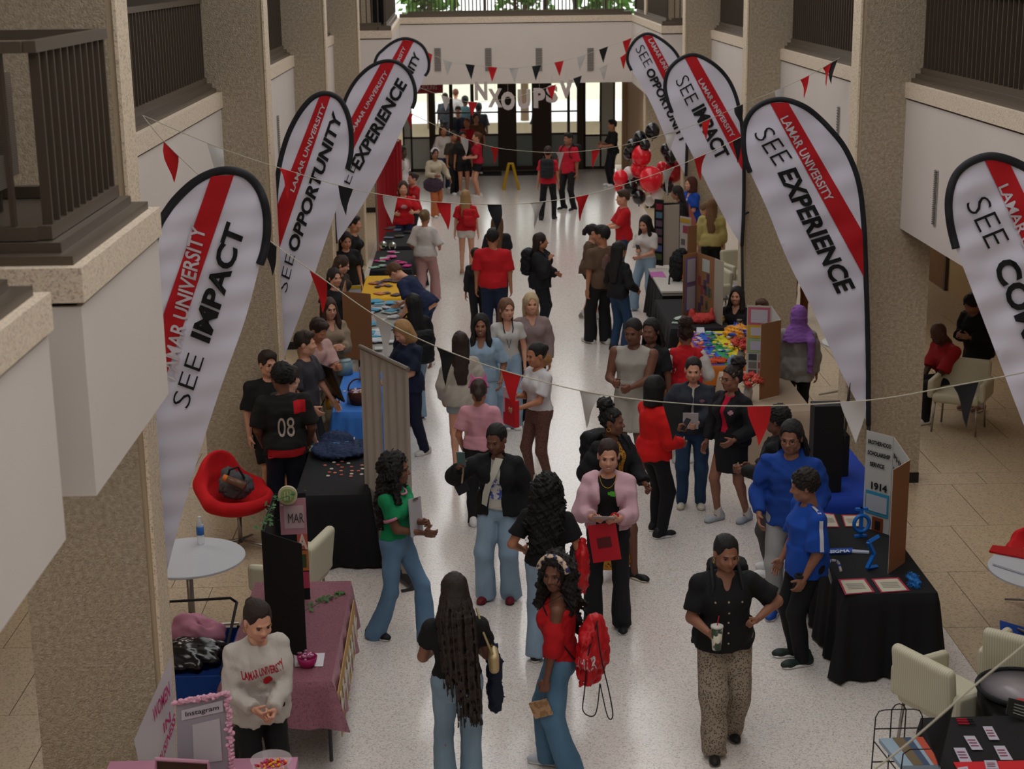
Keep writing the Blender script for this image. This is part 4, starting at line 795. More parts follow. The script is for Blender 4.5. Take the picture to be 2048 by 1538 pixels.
bunch = dict(
 bluehood=PP_('man with glasses and long locs in royal blue hooded jacket', (1583, 842), -20, 1.80, sex='m', skin='brown', hair='dreads', hc='0c0a0a', w=1.04, R=(.22, .18, .92), Lh=(-.22, .18, .92), hy=-5, hp=8, face=True, glasses=True, top=dict(c='123c8c', sl=1.9, hem=.82, inf=.03, sinf=.028, hood=True, n='hoodie'), bot=dict(k='pants', c='9c9c9c'), shoes='1c4aa0'),
 blackhood=PP_('person in black hoodie and grey trousers with curly hair turned away', (1558, 812), -115, 1.66, sex='m', skin='dark', hair='curlytop', hc='0f0b0a', w=1.1, R=(.16, .3, 1.03), Lh=(-.1, .33, 1.06), rp='grip', lp='grip', top=dict(c='101012', sl=1.85, hem=.84, inf=.04, sinf=.036, hood=True, n='hoodie'), bot=dict(k='pants', c='4a4643')),
 bluepolo=PP_('boy in blue polo with white shoulder stripe, black trousers and white-green sneakers', (1608, 940), -80, 1.66, sex='m', skin='brown', hair='curlytop', hc='1a100c', w=1.18, R=(.2, .14, .86), Lh=(-.22, .10, .84), hy=-18, hp=10, top=dict(c='1044a0', sl=.95, hem=.80, inf=.034, sinf=.036, n='polo_shirt', collar=True), bot=dict(k='pants', c='0f0f12', inf=.016), shoes='1d2b26', sole='dcdad8', socks='d0ccc8', shoekind='high', fs=[(.1, .03), (-.1, .04)]),
 hijab=PP_('woman in lavender headscarf and grey sweatshirt walking away', (1598, 612), 172, 1.62, skin='brown', hair='hijab', hc='8a5aa8', w=1.15, R=(.25, .06, .82), Lh=(-.25, .06, .82), top=dict(c='8f8c88', sl=1.9, hem=.76, inf=.04, sinf=.036, wr=.008, n='sweatshirt'), bot=dict(k='pants', c='111418'), fs=[(.09, .1), (-.09, -.12)]),
 blacksmile=PP_('smiling woman in black tee with long black hair seated behind the rainbow table', (1474, 573), -25, 1.64, skin='light', hair='longfront', hc='0b090a', sit=True, R=(.2, .3, .80), Lh=(-.2, .3, .80), face='smile', top=dict(c='121214', sl=.8, hem=.88, inf=.022, vneck=True), bot=dict(k='pants', c='15151a')),
 behindboard=PP_('person with short brown hair bent behind the tri-fold poster', (1524, 598), -30, 1.60, sit=True, skin='light', hair='short', hc='4b3425', top=dict(c='4a3550'), bot=dict(k='pants', c='202024')),
 redchairman=PP_('bald man in red polo seated in an armchair beyond the right column', (1868, 650), -70, 1.74, sex='m', skin='deep', hair=None, sit=True, lean=14, hp=25, R=(.1, .38, .85), Lh=(-.1, .4, .85), top=dict(c='8f0f1a', sl=1, hem=.86, inf=.032, sinf=.03), bot=dict(k='pants', c='15151a')),
 hoodwalk=PP_('person in black hoodie and black shorts in the right aisle behind the community banner', (1938, 592), -60, 1.56, sex='m', skin='brown', hair='curlytop', hc='0c0a0a', lean=12, hp=20, w=1.2, R=(.1, .3, 1.1), Lh=(-.1, .3, 1.1), top=dict(c='0c0c0d', sl=1.9, hem=.78, inf=.04, hood=True, n='hoodie'), bot=dict(k='shorts', c='0e0e10', l=.85), socks='c0bab4', shoes='8a5a50'),
 brownshoe=PP_('person in dark top walking in the aisle beyond the hijab wearer', (1606, 470), 170, 1.74, loc=(5.2, 25.2, 0), sex='m', skin='brown', hair='short', hc='0f0c0a', top=dict(c='26262a', sl=.8), bot=dict(k='pants', c='6b3d22'), shoes='5a4426', fs=[(.08, .15), (-.1, -.15)]),
 # left booths
 jersey=PP_('young man seen from behind in black and red sports jersey numbered 08', (563, 727), 195, 1.80, sex='m', skin='dark', hair='curlytop', hc='0a0808', w=1.12, hy=25, R=(.24, .1, .86), Lh=(-.2, .2, .9), rp='fist', top=dict(c='141414', sl=.85, hem=.82, inf=.030, sinf=.034, n='jersey'), bot=dict(k='pants', c='141a2a', inf=.02)),
 glassman=PP_('man with glasses in black tee facing the jersey wearer', (534, 702), 28, 1.72, sex='m', skin='light', hair='short', hc='2b1c15', w=1.2, R=(.25, .02, .82), Lh=(-.24, .04, .82), hy=5, face=True, glasses=True, top=dict(c='121213', sl=.85, hem=.83, inf=.03, sinf=.034), bot=dict(k='shorts', c='101116', l=.9), shoes='2a2420'),
 lanyard=PP_('man in dark grey tee wearing a yellow lanyard beside the jersey wearer', (578, 734), 150, 1.62, sex='m', skin='pale', hair='short', hc='2a2018', w=1.1, R=(.24, .1, .85), Lh=(-.25, .08, .86), top=dict(c='2a2a2e', sl=.8, hem=.8, inf=.03, sinf=.03), bot=dict(k='shorts', c='1a1a1e', l=.9)),
 greyboy=PP_('boy in charcoal tee looking toward the blue table', (607, 663), 70, 1.72, sex='m', skin='light', hair='short', hc='2a1d15', R=(.2, .16, .9), Lh=(-.22, .22, .88), hy=12, top=dict(c='34333a', sl=.85, hem=.83, inf=.026, sinf=.03), bot=dict(k='pants', c='1c1c22')),
 pinkman=PP_('bearded man in pale pink shirt looking down at something in his hands', (642, 640), 50, 1.70, sex='m', skin='tan', hair='short', hc='2b1a12', hp=28, R=(.05, .32, 1.14), Lh=(-.05, .32, 1.14), rp='grip', lp='grip', top=dict(c='b8958f', sl=.9, hem=.84, inf=.028, vneck=True), bot=dict(k='pants', c='8f7f66')),
 glassgirl=PP_('woman with glasses and long brown hair in beige cardigan', (657, 596), 25, 1.68, skin='light', hair='longfront', hc='3b2218', R=(.08, .28, 1.12), Lh=(-.06, .28, 1.12), rp='grip', lp='grip', face=True, glasses=True, top=dict(c='8b7a66', sl=1.7, hem=.84, inf=.03, vneck=True), bot=dict(k='wide', c='6a6458')),
 seated3=PP_('woman with long dark hair in black top at the yellow table', (668, 537), 35, 1.60, skin='light', hair='long', hc='1b1210', sit=False, R=(.2, .2, .95), Lh=(-.15, .3, 1.0), face=True, top=dict(c='151519', sl=.5, inf=.02), bot=dict(k='pants', c='1f3f6a')),
 seated2=PP_('person with long brown hair at the end of the black pink-decked table', (688, 512), 60, 1.60, skin='light', hair='long', hc='3a2619', hy=20, hp=20, top=dict(c='35281f', sl=.8, inf=.02), bot=dict(k='pants', c='1c1c20')),
 seated1=PP_('woman with dark hair in black tee standing near the left wall column', (692, 464), 20, 1.64, skin='light', hair='long', hc='1c1110', hp=12, face=True, top=dict(c='151517', sl=.7, inf=.022), bot=dict(k='pants', c='17171b')),
 hiddenblack=PP_('person in black tee partly hidden behind the second left banner', (706, 432), 80, 1.70, skin='light', hair='short', hc='15110f', top=dict(c='101114', sl=.8), bot=dict(k='pants', c='16161a')),
 navybend=PP_('boy in navy tee bending over the light blue table', (778, 532), -115, 1.70, sex='m', skin='light', hair='short', hc='54371f', lean=46, hp=10, R=(.2, .52, .84), Lh=(-.25, .25, .8), top=dict(c='152140', sl=.85, hem=.84, inf=.028, sinf=.03), bot=dict(k='pants', c='20304e')),
 longblack=PP_('woman with waist-length black hair and black backpack', (826, 588), -150, 1.66, skin='light', hair='long', hc='0b090a', w=1.1, top=dict(c='101012', sl=1.7, hem=.82, inf=.035), bot=dict(k='wide', m=DENL), shoes='3a2b22', fs=[(.1, .1), (-.1, -.14)]),
 blondenavy=PP_('blonde woman in navy tee looking down at the blue table', (797, 644), -50, 1.66, skin='light', hair='bob', hc='a17a4e', hp=30, w=1.1, R=(.1, .28, .98), Lh=(-.1, .3, .98), top=dict(c='141c34', sl=.9, hem=.82, inf=.03), bot=dict(k='pants', c='151b30'), shoes='d0cdc8', fs=[(.1, .05), (-.1, -.15)]),
 pinkpants=PP_('woman seen from behind in white tee and loose pink trousers', (849, 419), 160, 1.64, skin='tan', hair='bun', hc='6b5436', w=1.08, R=(.2, .2, 1.0), Lh=(-.2, .1, .9), top=dict(c='c0bab6', sl=1.0, hem=.88, inf=.03, sinf=.034), bot=dict(k='wide', c='b58b88'), shoes='c9c0b0', fs=[(.08, .24), (-.08, -.2)]),
 redbagf=PP_('blonde woman in red tee and white shorts with a red drawstring bag, far centre', (931, 380), 175, 1.58, skin='light', hair='long', hc='9a7a4e', top=dict(c='b5101c', sl=.7, hem=.9, inf=.024), bot=dict(k='shorts', c='d0c8c0', l=.35), shoes='a57c66', fs=[(.08, .02), (-.1, -.05)]),
 redw1=PP_('woman in red tee with raised arms behind the far black table', (806, 362), 5, 1.66, skin='light', hair='long', hc='3a2014', R=(.18, .26, 1.1), Lh=(-.18, .25, 1.12), top=dict(c='bb101c', sl=.8, hem=.86, inf=.026), bot=dict(k='pants', c='1b2540')),
 redw2=PP_('woman in red top hugging her friend near the red curtain', (826, 345), -60, 1.56, skin='light', hair='bun', hc='2a1a12', R=(.0, .34, 1.2), Lh=(-.1, .34, 1.25), top=dict(c='a8101a', sl=.6, inf=.024), bot=dict(k='pants', c='17171c')),
 whitepack=PP_('person in white tee with a cream backpack near the left vestibule', (803, 292), 60, 1.70, sex='m', skin='deep', hair='curlytop', hc='0c0908', top=dict(c='c4bec0', sl=.8, inf=.028), bot=dict(k='pants', c='26365e')),
 cream=PP_('woman in cream sweater and orange trousers with a big purple bag', (869, 296), 25, 1.58, skin='brown', hair='long', hc='0e0b0b', R=(.1, .25, 1.05), Lh=(-.34, .12, .92), face=True, top=dict(c='b0a58e', sl=1.9, hem=.86, inf=.03), bot=dict(k='wide', c='b0623a'), shoes='d0ccc8', fs=[(.1, .15), (-.1, -.15)]),
 redblack=PP_('woman in red tee and black shorts at the edge of the far crowd', (954, 264), -80, 1.62, skin='light', hair='bun', hc='5b3a22', R=(.1, .28, 1.05), Lh=(-.1, .3, 1.05), top=dict(c='a81028', sl=.8, hem=.9, inf=.026), bot=dict(k='shorts', c='101013', l=.5), shoes='cfc6c0'),
 blackshorts=PP_('person in dark top and black shorts with tall pale shoes in the far crowd', (925, 262), 10, 1.62, skin='tan', hair='short', hc='2a1612', top=dict(c='1a181a', sl=.8, inf=.03), bot=dict(k='shorts', c='0f0f12', l=.6), shoes='c0b8b0', socks='c0b8b0'),
 farredman=PP_('tall man in red polo and black trousers with a backpack near the doors', (1137, 265), -40, 1.82, sex='m', skin='brown', hair='short', hc='0e0b0a', top=dict(c='b0142c', sl=.9, hem=.82, inf=.028, sinf=.03), bot=dict(k='pants', c='0f0f12'), shoes='0f0f10', fs=[(.14, 0), (-.14, 0)]),
 farredpack=PP_('person in red tee with dark backpack facing the far doors', (1096, 292), 170, 1.68, skin='tan', hair='bun', hc='2e1d14', top=dict(c='b5142a', sl=.7, hem=.86, inf=.026), bot=dict(k='pants', c='101014'), shoes='101012', fs=[(.12, .1), (-.16, -.1)]),
 balloonman=PP_('person in black tee behind the balloon column', (1274, 212), -75, 1.72, loc=(3.62, 41.9, 0), sex='m', skin='tan', hair='short', hc='0e0c0c', R=(.1, .28, 1.1), Lh=(-.1, .3, 1.05), top=dict(c='131317', sl=.9, inf=.028), bot=dict(k='pants', c='141418')),
 bluev=PP_('woman with auburn hair in royal blue v-neck behind the right tables', (1383, 354), -60, 1.66, skin='light', hair='bob', hc='4a2118', hy=-15, w=1.1, R=(.1, .2, .95), Lh=(-.1, .3, 1.0), top=dict(c='0f3f98', sl=.8, inf=.03, vneck=True), bot=dict(k='pants', c='16161a')),
 darkhair=PP_('woman with long dark hair leaning beside the woman in blue', (1352, 372), -100, 1.60, skin='brown', hair='long', hc='1a0f0e', lean=12, top=dict(c='17151a', sl=1.5), bot=dict(k='pants', c='141416')),
 yellow=PP_('person in pale yellow sweater with a long ponytail', (1424, 398), 170, 1.62, skin='light', hair='long', hc='6a4a2c', lean=6, w=1.1, top=dict(c='a8995e', sl=1.7, hem=.84, inf=.036), bot=dict(k='pants', c='101410')),
 baldpink=PP_('person with close-cropped hair bent over a pink poster', (1403, 408), -80, 1.56, sex='m', skin='light', hair='buzz', hc='6b5038', lean=20, hp=20, top=dict(c='9d8f58', sl=1.6, inf=.03), bot=dict(k='pants', c='15181a')),
)
G.update(bunch)
crowd = [((886, 250), 1.66, 15, 'tan', 'long', '3b241a', 'c0b8b0', '22304e', 'woman in pale top at the left of the door crowd'), ((890, 186), 1.78, 0, 'dark', 'short', '141012', '3a4048', '1a1c22', 'tall person in grey hooded top by the glass'),
 ((906, 262), 1.6, 40, 'tan', 'short', '1a1412', '3a3026', '15161a', 'man in brown shirt in the door crowd'), ((934, 236), 1.64, -20, 'tan', 'bun', '6a2a1c', 'a0101c', '17181c', 'woman with red-tinted hair and red tee in the crowd'),
 ((952, 226), 1.68, 10, 'light', 'long', '3a2218', '6a4a3a', '1c1e24', 'woman in brown top near the back of the crowd'), ((916, 212), 1.76, 0, 'light', 'short', '1c1412', '1a2236', '16181c', 'man in dark blue shirt facing the hall'),
 ((930, 192), 1.8, 160, 'dark', 'curlytop', '121010', '4a6a72', '1a1c20', 'person in teal shirt turned to the doors'), ((957, 206), 1.78, 170, 'dark', 'short', '121010', '1c1e2a', '15161a', 'man in navy jacket turned to the doors'),
 ((911, 178), 1.76, 180, 'light', 'short', '6a3a26', 'c8c4c4', '2a2c30', 'person in white shirt just outside the glass'), ((1079, 205), 1.74, 10, 'dark', 'short', '141012', '16181c', '101216', 'person in dark clothes standing outside the double doors')]
for px, h, yw, sk, hr_, hc_, tc_, bc_, lb in crowd:
    G[lb] = person(lb, px, yw, h, skin=sk, hair=hr_, hc=hc_, top=dict(c=tc_, sl=.9, inf=.028), bot=dict(k='pants', c=bc_), sex='m' if 'man ' in lb and 'woman' not in lb else 'f')
# ------------------------------------------------------------------ tables, cloths and booth things
TZ = .74
def T(u, v, z=TZ + .006): return Z(u, v, z)
mBoard = mat('kraft_board', '80593a', .85, ka=1.2); mBoardW = M('b4b3ae', .7); mBlk = M('101012', .8); mSteel = mat('steel', '85807a', .35, metal=.8); mGreyTop = M('8a8680', .6)
def folding_table(x0, x1, y0, y1, lab, rz=0, grp=None):
    t = thing('folding_table', lab, 'table', ((x0 + x1) / 2, (y0 + y1) / 2, 0), group=grp)
    MB().bb((x0, y0, TZ - .045), (x1, y1, TZ - .005)).build('tabletop', mGreyTop, t)
    for yy in (y0 + .22, y1 - .22):
        for xx, s in ((x0 + .1, 1), (x1 - .1, -1)): MB().tube([(xx, yy, TZ - .04), (xx, yy, .42), (xx - s * .06, yy, .28), (xx - s * .06, yy, 0)], .014).build('leg', M('3a3c40', .5), t)
        MB().tube([(x0 + .1, yy, .42), (x1 - .1, yy, .42)], .011).build('crossbar', M('3a3c40', .5), t)
    return t
def cloth(x0, x1, y0, y1, lab, m, drop=.03, amp=.022, seed=1, extra=0.0, drops=None, ztop=TZ):
    """draped rectangle: top plus a skirt with folds"""
    r = random.Random(seed); per = []; N = 30
    for i in range(N): per.append((x0 + (x1 - x0) * i / N, y0, 0, -1, 0))
    for i in range(int(N * 1.8)): per.append((x1, y0 + (y1 - y0) * i / int(N * 1.8), 1, 0, 1))
    for i in range(N): per.append((x1 - (x1 - x0) * i / N, y1, 0, 1, 2))
    for i in range(int(N * 1.8)): per.append((x0, y1 - (y1 - y0) * i / int(N * 1.8), -1, 0, 3))
    n = len(per); V = []; ph = [r.uniform(0, 6) for _ in range(4)]; L = 9
    for j in range(L + 1):
        t = j / L
        for i, (x, y, nx, ny, sd) in enumerate(per):
            dz = (drops[sd] if drops else drop); z = ztop + .004 - t * (ztop - dz) - (.012 if 0 < j else 0)
            s = i * 2 * PI / n; w = (math.sin(s * 17 + ph[0]) + .6 * math.sin(s * 29 + ph[1]) + .5 * math.sin(s * 7 + ph[2])) * amp * t ** .8
            cx, cy = min(x - x0, x1 - x), min(y - y0, y1 - y); corner = max(0, 1 - (cx if sd in (0, 2) else cy) / .12); o = .012 * min(1, j) + .035 * t + w + extra * t + corner * .05 * t
            kx = (-1 if x < (x0 + x1) / 2 else 1) * corner * .05 * t if sd in (0, 2) else 0; ky = (-1 if y < (y0 + y1) / 2 else 1) * corner * .05 * t if sd in (1, 3) else 0
            zz = z + (.02 * math.sin(s * 11 + ph[3]) * t if dz > .1 else 0)
            V.append((x + nx * o + kx, y + ny * o + ky, max(zz, .004)))
    Fs = [(j * n + i, (j + 1) * n + i, (j + 1) * n + (i + 1) % n, j * n + (i + 1) % n) for j in range(L) for i in range(n)]
    Fs.append(tuple(range(n)))
    o = mesh_obj('tablecloth', V, Fs, m, None, True); 
    me = o.data; me.polygons[len(Fs) - 1].use_smooth = False
    return tag(o, lab, 'tablecloth')
def slab(name, px, lab, cat, m, th=.004, z=TZ + .008, parent=None, group=None, world=None, up=None):
    P = [T(u, v, z) for u, v in px] if world is None else [np.array(p, float) for p in world]
    return tag(MB().quadbox(P, up if up is not None else (0, 0, th)).build(name, m, parent), lab, cat, group)
SEQ = mat('pink_sequins', '96606e', .30, metal=.3, pat='terrazzo', vs=110, bump=.9, bs=240, spec=.8)
fb = M('111113', .9, var=.1, vs=30)
folding_table(-1.86, -1.09, 10.5, 12.4, 'folding table under the pink sequin cloth'); cloth(-1.87, -1.08, 10.49, 12.41, 'pink sequin tablecloth with bare table legs showing below', SEQ, drops=[.42, .36, .42, .42], seed=4)
folding_table(-1.77, -1.08, 14.65, 16.5, 'folding table under the black cloth left of the grey banner stand'); cloth(-1.78, -1.07, 14.64, 16.51, 'black tablecloth left of the grey banner stand', fb, seed=2)
folding_table(-1.66, -1.12, 17.62, 19.46, 'folding table under the blue cloth'); cloth(-1.67, -1.11, 17.61, 19.47, 'blue tablecloth with easel and basket', mat('blue_cloth', '2f62a8', .85, var=.1, vs=20), seed=3)
folding_table(-1.66, -1.05, 20.3, 22.1, 'folding table under papers behind the kraft poster', grp='plain folding tables in the left row'); folding_table(-1.66, -1.05, 22.15, 23.9, 'second folding table covered in white and blue papers')
folding_table(-1.78, -1.0, 24.05, 25.9, 'folding table under the yellow cloth'); cloth(-1.79, -.99, 24.04, 25.9, 'yellow tablecloth in the left row', M('d0a012', .8), drops=[.45] * 4, seed=6)
folding_table(-1.76, -1.1, 26.4, 28.3, 'folding table under the black cloth with pink decorations'); cloth(-1.77, -1.09, 26.39, 28.3, 'black tablecloth with bright pink decorations', fb, seed=7)
folding_table(-1.7, -1.0, 28.75, 30.4, 'folding table beside the red curtain'); cloth(-1.71, -.99, 28.74, 30.4, 'black tablecloth beside the red curtain', fb, seed=8)
folding_table(2.93, 3.64, 11.9, 13.8, 'folding table under the nearest right black cloth'); cloth(2.92, 3.65, 11.89, 13.81, 'black tablecloth with blue fraternity letters on the right', fb, seed=9, amp=.03)
BLUEC = mat('royal_cloth', '0b2f86', .8, var=.1, vs=20)
folding_table(3.12, 3.84, 14.25, 16.0, 'folding table under the royal blue cloth'); cloth(3.11, 3.85, 14.24, 16.01, 'royal blue tablecloth under a tall black display', BLUEC, seed=10)
folding_table(3.0, 3.76, 17.3, 19.15, 'folding table under the beige cloth'); cloth(2.99, 3.77, 17.29, 19.16, 'beige tablecloth with coral flowers', M('a3907c', .85), seed=11)
folding_table(2.86, 3.6, 19.45, 21.35, 'folding table under the rainbow cloth')
RB = [('c82430', 'e03a2a'), ('e8b020', 'd8c820'), ('1f8a4a', '1f8a4a'), ('2a56b0', '2a4ab0'), ('6a3a9a', '5a2f8a')]
rc_ = cloth(2.85, 3.61, 19.44, 21.4, 'rainbow striped tablecloth covered in trinkets', M('b8641a', .8), drops=[.5] * 4, seed=12)
for i, c in enumerate(('cc2236', 'd8a01a', 'c8c020', '1c8a50', '2453b4', '6a3aa0')):
    a, b = 3.6 - i * .123, 3.6 - (i + 1) * .123; slab('stripe', None, None, None, M(c, .8), .004, parent=rc_, world=[(a, 19.47, TZ + .006), (b, 19.47, TZ + .006), (b, 21.37, TZ + .006), (a, 21.37, TZ + .006)])
folding_table(2.7, 3.5, 21.6, 23.6, 'folding table under the black cloth with a red plush crab'); cloth(2.69, 3.51, 21.59, 23.6, 'black tablecloth beside the rainbow table', fb, seed=13)
folding_table(2.86, 3.6, 24.1, 26.0, 'white-topped folding table with a black backpack'); cloth(2.87, 3.6, 24.15, 26.0, 'black skirt cloth of the white-topped table', fb, seed=14, ztop=.70)
slab('table_cover', None, 'glossy white table cover with pink papers', 'tablecloth', M('c0bcb4', .35), .03, world=[(2.84, 24.08, .742), (3.62, 24.08, .742), (3.62, 26.02, .742), (2.84, 26.02, .742)])
folding_table(2.93, 3.75, 7.9, 9.7, 'folding table under the bottom right black cloth'); cloth(2.92, 3.76, 7.88, 9.72, 'black tablecloth with scattered cards at the bottom right', fb, seed=15)
slab('table_runner', None, 'bright red runner at the near end of the card table', 'cloth', M('c0101c', .7), .006, world=[(2.95, 8.6, .75), (3.74, 8.6, .75), (3.74, 9.08, .75), (2.95, 9.08, .75)])

# tri-fold boards
def trifold(name, pts, lab, mats, zt=1.65, zb=TZ + .01, th=.006):
    P = [Z(u, v, zt) for u, v in pts]; t = thing(name, lab, 'display board', (P[1][0], P[1][1], zb)); out = []
    for i in range(len(P) - 1):
        a, b = P[i].copy(), P[i + 1].copy(); a[2] = b[2] = zb; d = (b - a) / np.linalg.norm(b - a); n = np.cross(d, (0, 0, 1.))
        g = .004; q = [a + d * g, b - d * g, b - d * g + (0, 0, zt - zb), a + d * g + (0, 0, zt - zb)]
        m = mats[i]; out.append((a, b, n))
        if isinstance(m, tuple): # front (towards n) and back sheets
            MB().quadbox(q, n * th * .5).build('panel', m[0], t); MB().quadbox([p - n * .0002 for p in q], -n * th * .5).build('panel_back', m[1], t)
        else: MB().quadbox(q, n * th).build('panel', m, t)
    return t, out
def on_panel(t, pan, name, s0, s1, z0, z1, m, side=1, th=.003, txt=None, bold=.03, tm=None, zt=1.65, off=.008):
    a, b, n = pan; L = b - a; n = n * side; a2 = a + n * off; P = [a2 + L * s0, a2 + L * s1]; zb = a[2]; q = [P[0] + (0, 0, z0), P[1] + (0, 0, z0), P[1] + (0, 0, z1), P[0] + (0, 0, z1)]
    if m is not None: MB().quadbox(q, n * th).build(name, m, t)
    if txt:
        O, X = (q[0], q[1] - q[0]) if side > 0 else (q[1], q[0] - q[1])
        text('lettering', txt, O + n * (th + .002), X, (0, 0, z1 - z0), tm or mBlk, t, bold=bold)
def cname(h):
    r, g, b = [int(h[k:k + 2], 16) for k in (0, 2, 4)]; mx, mn = max(r, g, b), min(r, g, b); v = 'dark' if mx < 90 else 'pale' if mn > 120 else 'bright'
    if mx - mn < 26: return 'black' if mx < 50 else 'dark grey' if mx < 100 else 'white' if mn > 165 else 'pale grey'
    hue = 'red' if r == mx and b < r * .5 and g < r * .42 else 'orange' if r == mx and g < r * .72 and b < r * .5 else 'yellow' if r == mx and g > r * .7 and b < r * .6 else 'pink' if r == mx else 'green' if g == mx else 'purple' if r > g * 1.2 else 'blue'
    return v + ' ' + hue
USED = {}
def greeble(name, lab, cat, cx, cy, z, n, sx, sy, cols, size, seed, group):
    """lab: (noun, place); each piece is told apart by colour and where it lies"""
    r = random.Random(seed)
    for i in range(n):
        x, y = cx + r.uniform(-sx, sx), cy + r.uniform(-sy, sy); a = r.uniform(0, 3); s = size * r.uniform(.7, 1.3); c = np.array((math.cos(a), math.sin(a), 0)) * s; d = np.array((-math.sin(a), math.cos(a), 0)) * s * .7
        p = np.array((x, y, z + i * .0004)); h = r.choice(cols); fy = int((y - cy + sy) / (2 * sy) * 5 * .999); fx = int((x - cx + sx) / (2 * sx) * 3 * .999)
        l = '%s %s at the %s %s of %s' % (cname(h), lab[0], ('near', 'fairly near', 'middle', 'fairly far', 'far')[fy], ('left', 'centre', 'right')[fx], lab[1]); k = (l,); USED[k] = USED.get(k, 0) + 1
        if USED[k] > 1: l = ['', 'another ', 'third ', 'fourth ', 'fifth ', 'sixth '][min(USED[k] - 1, 5)] + l
        slab(name, None, l, cat, M(h, .6), .006 + r.uniform(0, .01), world=[p - c - d, p + c - d, p + c + d, p - c + d], group=group)

# pink table
t, pn = trifold('display_board', [(603, 1088), (522, 1062), (546, 988), (612, 985)], 'black tri-fold board with a pink sign and ivy on the sequin table', [mBlk, mBlk, mBlk])
P3 = pn[2]
on_panel(t, P3, 'pink_sign', .18, .98, .56, .86, M('b07d86', .6), 1); on_panel(t, P3, 'sign_oval', .3, .9, .61, .8, M('b8a0a0', .6), 1, off=.012); on_panel(t, P3, None, .42, .9, .66, .74, None, 1, txt='MAR', tm=M('3c3436', .6), bold=.0, off=.018)
on_panel(t, P3, 'orange_letter', .66, .98, .43, .56, M('b8584a', .6), 1, txt='A', tm=M('d8c0b0', .6)); on_panel(t, P3, 'photo_card', .68, .98, .25, .42, M('b86a34', .6), 1); on_panel(t, P3, 'pink_card', .68, .98, .1, .24, M('b04058', .6), 1); on_panel(t, P3, 'leaf_photo', .74, .92, .28, .39, M('3a4a2c', .6), 1, off=.013)
a, b, n = P3; c = a + (b - a) * .45 + n * .03 + (0, 0, .90)
q = MB(); q.tube([c + n * .0, c + n * .03], .075, 28); q.build('round_badge', M('b8b090', .6), t); q = MB(); q.tube([c + n * .03, c + n * .036], .058, 28); q.build('badge_centre', M('8c9a5c', .6), t)
q = MB(); [q.box(c + n * .04 + (b - a) / np.linalg.norm(b - a) * k * .022, (.008, .006, .07)) for k in (-1, 0, 1)]; q.build('badge_bars', M('c8c4a0', .6), t)
mIvy = mat('ivy', '35562a', .7, var=.4, vs=20)
def ivy(lab, pts, n, seed, cat='garland', sp=.03):
    r = random.Random(seed); t = thing('ivy_garland', lab, cat, pts[0]); MB().tube(pts, .003, 5).build('stem', mIvy, t); q = MB(); pts = [np.array(p, float) for p in pts]
    for i in range(n):
        k = r.uniform(0, len(pts) - 1.001); p = pts[int(k)] * (1 - k % 1) + pts[int(k) + 1] * (k % 1) + np.array((r.gauss(0, sp), r.gauss(0, sp), r.uniform(0, .02))); a = r.uniform(0, 6); s = r.uniform(.014, .026); e = np.array((math.cos(a), math.sin(a), r.uniform(-.4, .6))) * s; f = np.array((-math.sin(a), math.cos(a), r.uniform(-.4, .4))) * s * .7
        q.add([p - e, p + f, p + e, p - f], [(0, 1, 2, 3)])
    q.build('leaf', mIvy, t, kind='stuff'); return t
ivy('green ivy garland lying on the pink sequin cloth', [T(608, 1222), T(640, 1205), T(660, 1195), T(690, 1186)], 46, 3)
ivy('ivy draped over the top of the black tri-fold board', [Z(528, 1062, 1.67), Z(535, 1030, 1.67), Z(550, 1000, 1.68), Z(590, 988, 1.68)], 60, 4, sp=.04)
q = slab('paper', [(588, 1308), (650, 1306), (646, 1333), (590, 1333)], 'white paper under the pink candy bowl', 'paper', M('c4c0c4', .7), .002)
bw = thing('candy_bowl', 'small magenta bowl of shiny wrapped sweets on the sequin cloth', 'bowl', T(615, 1335)); c = T(615, 1332)
MB().lathe([(.05, 0), (.065, .03), (.075, .075), (.07, .075), (.06, .03), (.045, .01)], c, 24).build('bowl', M('a01f5c', .25), bw, True); q = MB(); r0 = random.Random(4)
for i in range(40): q.ell(c + (r0.gauss(0, .025), r0.gauss(0, .025), .075 + r0.uniform(0, .02)), (.014, .010, .010), None, 6, 4)
q.build('sweets', mat('foil_pink', 'b87a98', .25, metal=.6, var=.5, vs=80), bw, kind='stuff')
# kraft banner with white letters along the table side
bn = thing('paper_banner', 'kraft paper banner with white letters hanging on the aisle side of the sequin table', 'banner', (-1.0, 11.3, .5))
MB().quadbox([(-1.03, 10.55, .28), (-1.03, 12.2, .34), (-1.05, 12.2, .66), (-1.05, 10.55, .62)], (.006, 0, 0)).build('paper', mat('kraft_light', '9a7c4c', .85), bn)
for i in range(8):
    y_ = 10.62 + i * .2; q = MB(); a_ = (i * 37 % 5) * .01
    q.quadbox([(-1.022, y_, .36), (-1.022, y_ + .04, .35 + a_), (-1.036, y_ + .06, .58), (-1.036, y_ + .01, .57 - a_)], (.004, 0, 0)).quadbox([(-1.027, y_ + .03, .43), (-1.027, y_ + .13, .45 + a_), (-1.029, y_ + .13, .49 + a_), (-1.029, y_ + .03, .48)], (.004, 0, 0)); q.build('white_cutout', M('c4c0b4', .7), bn)

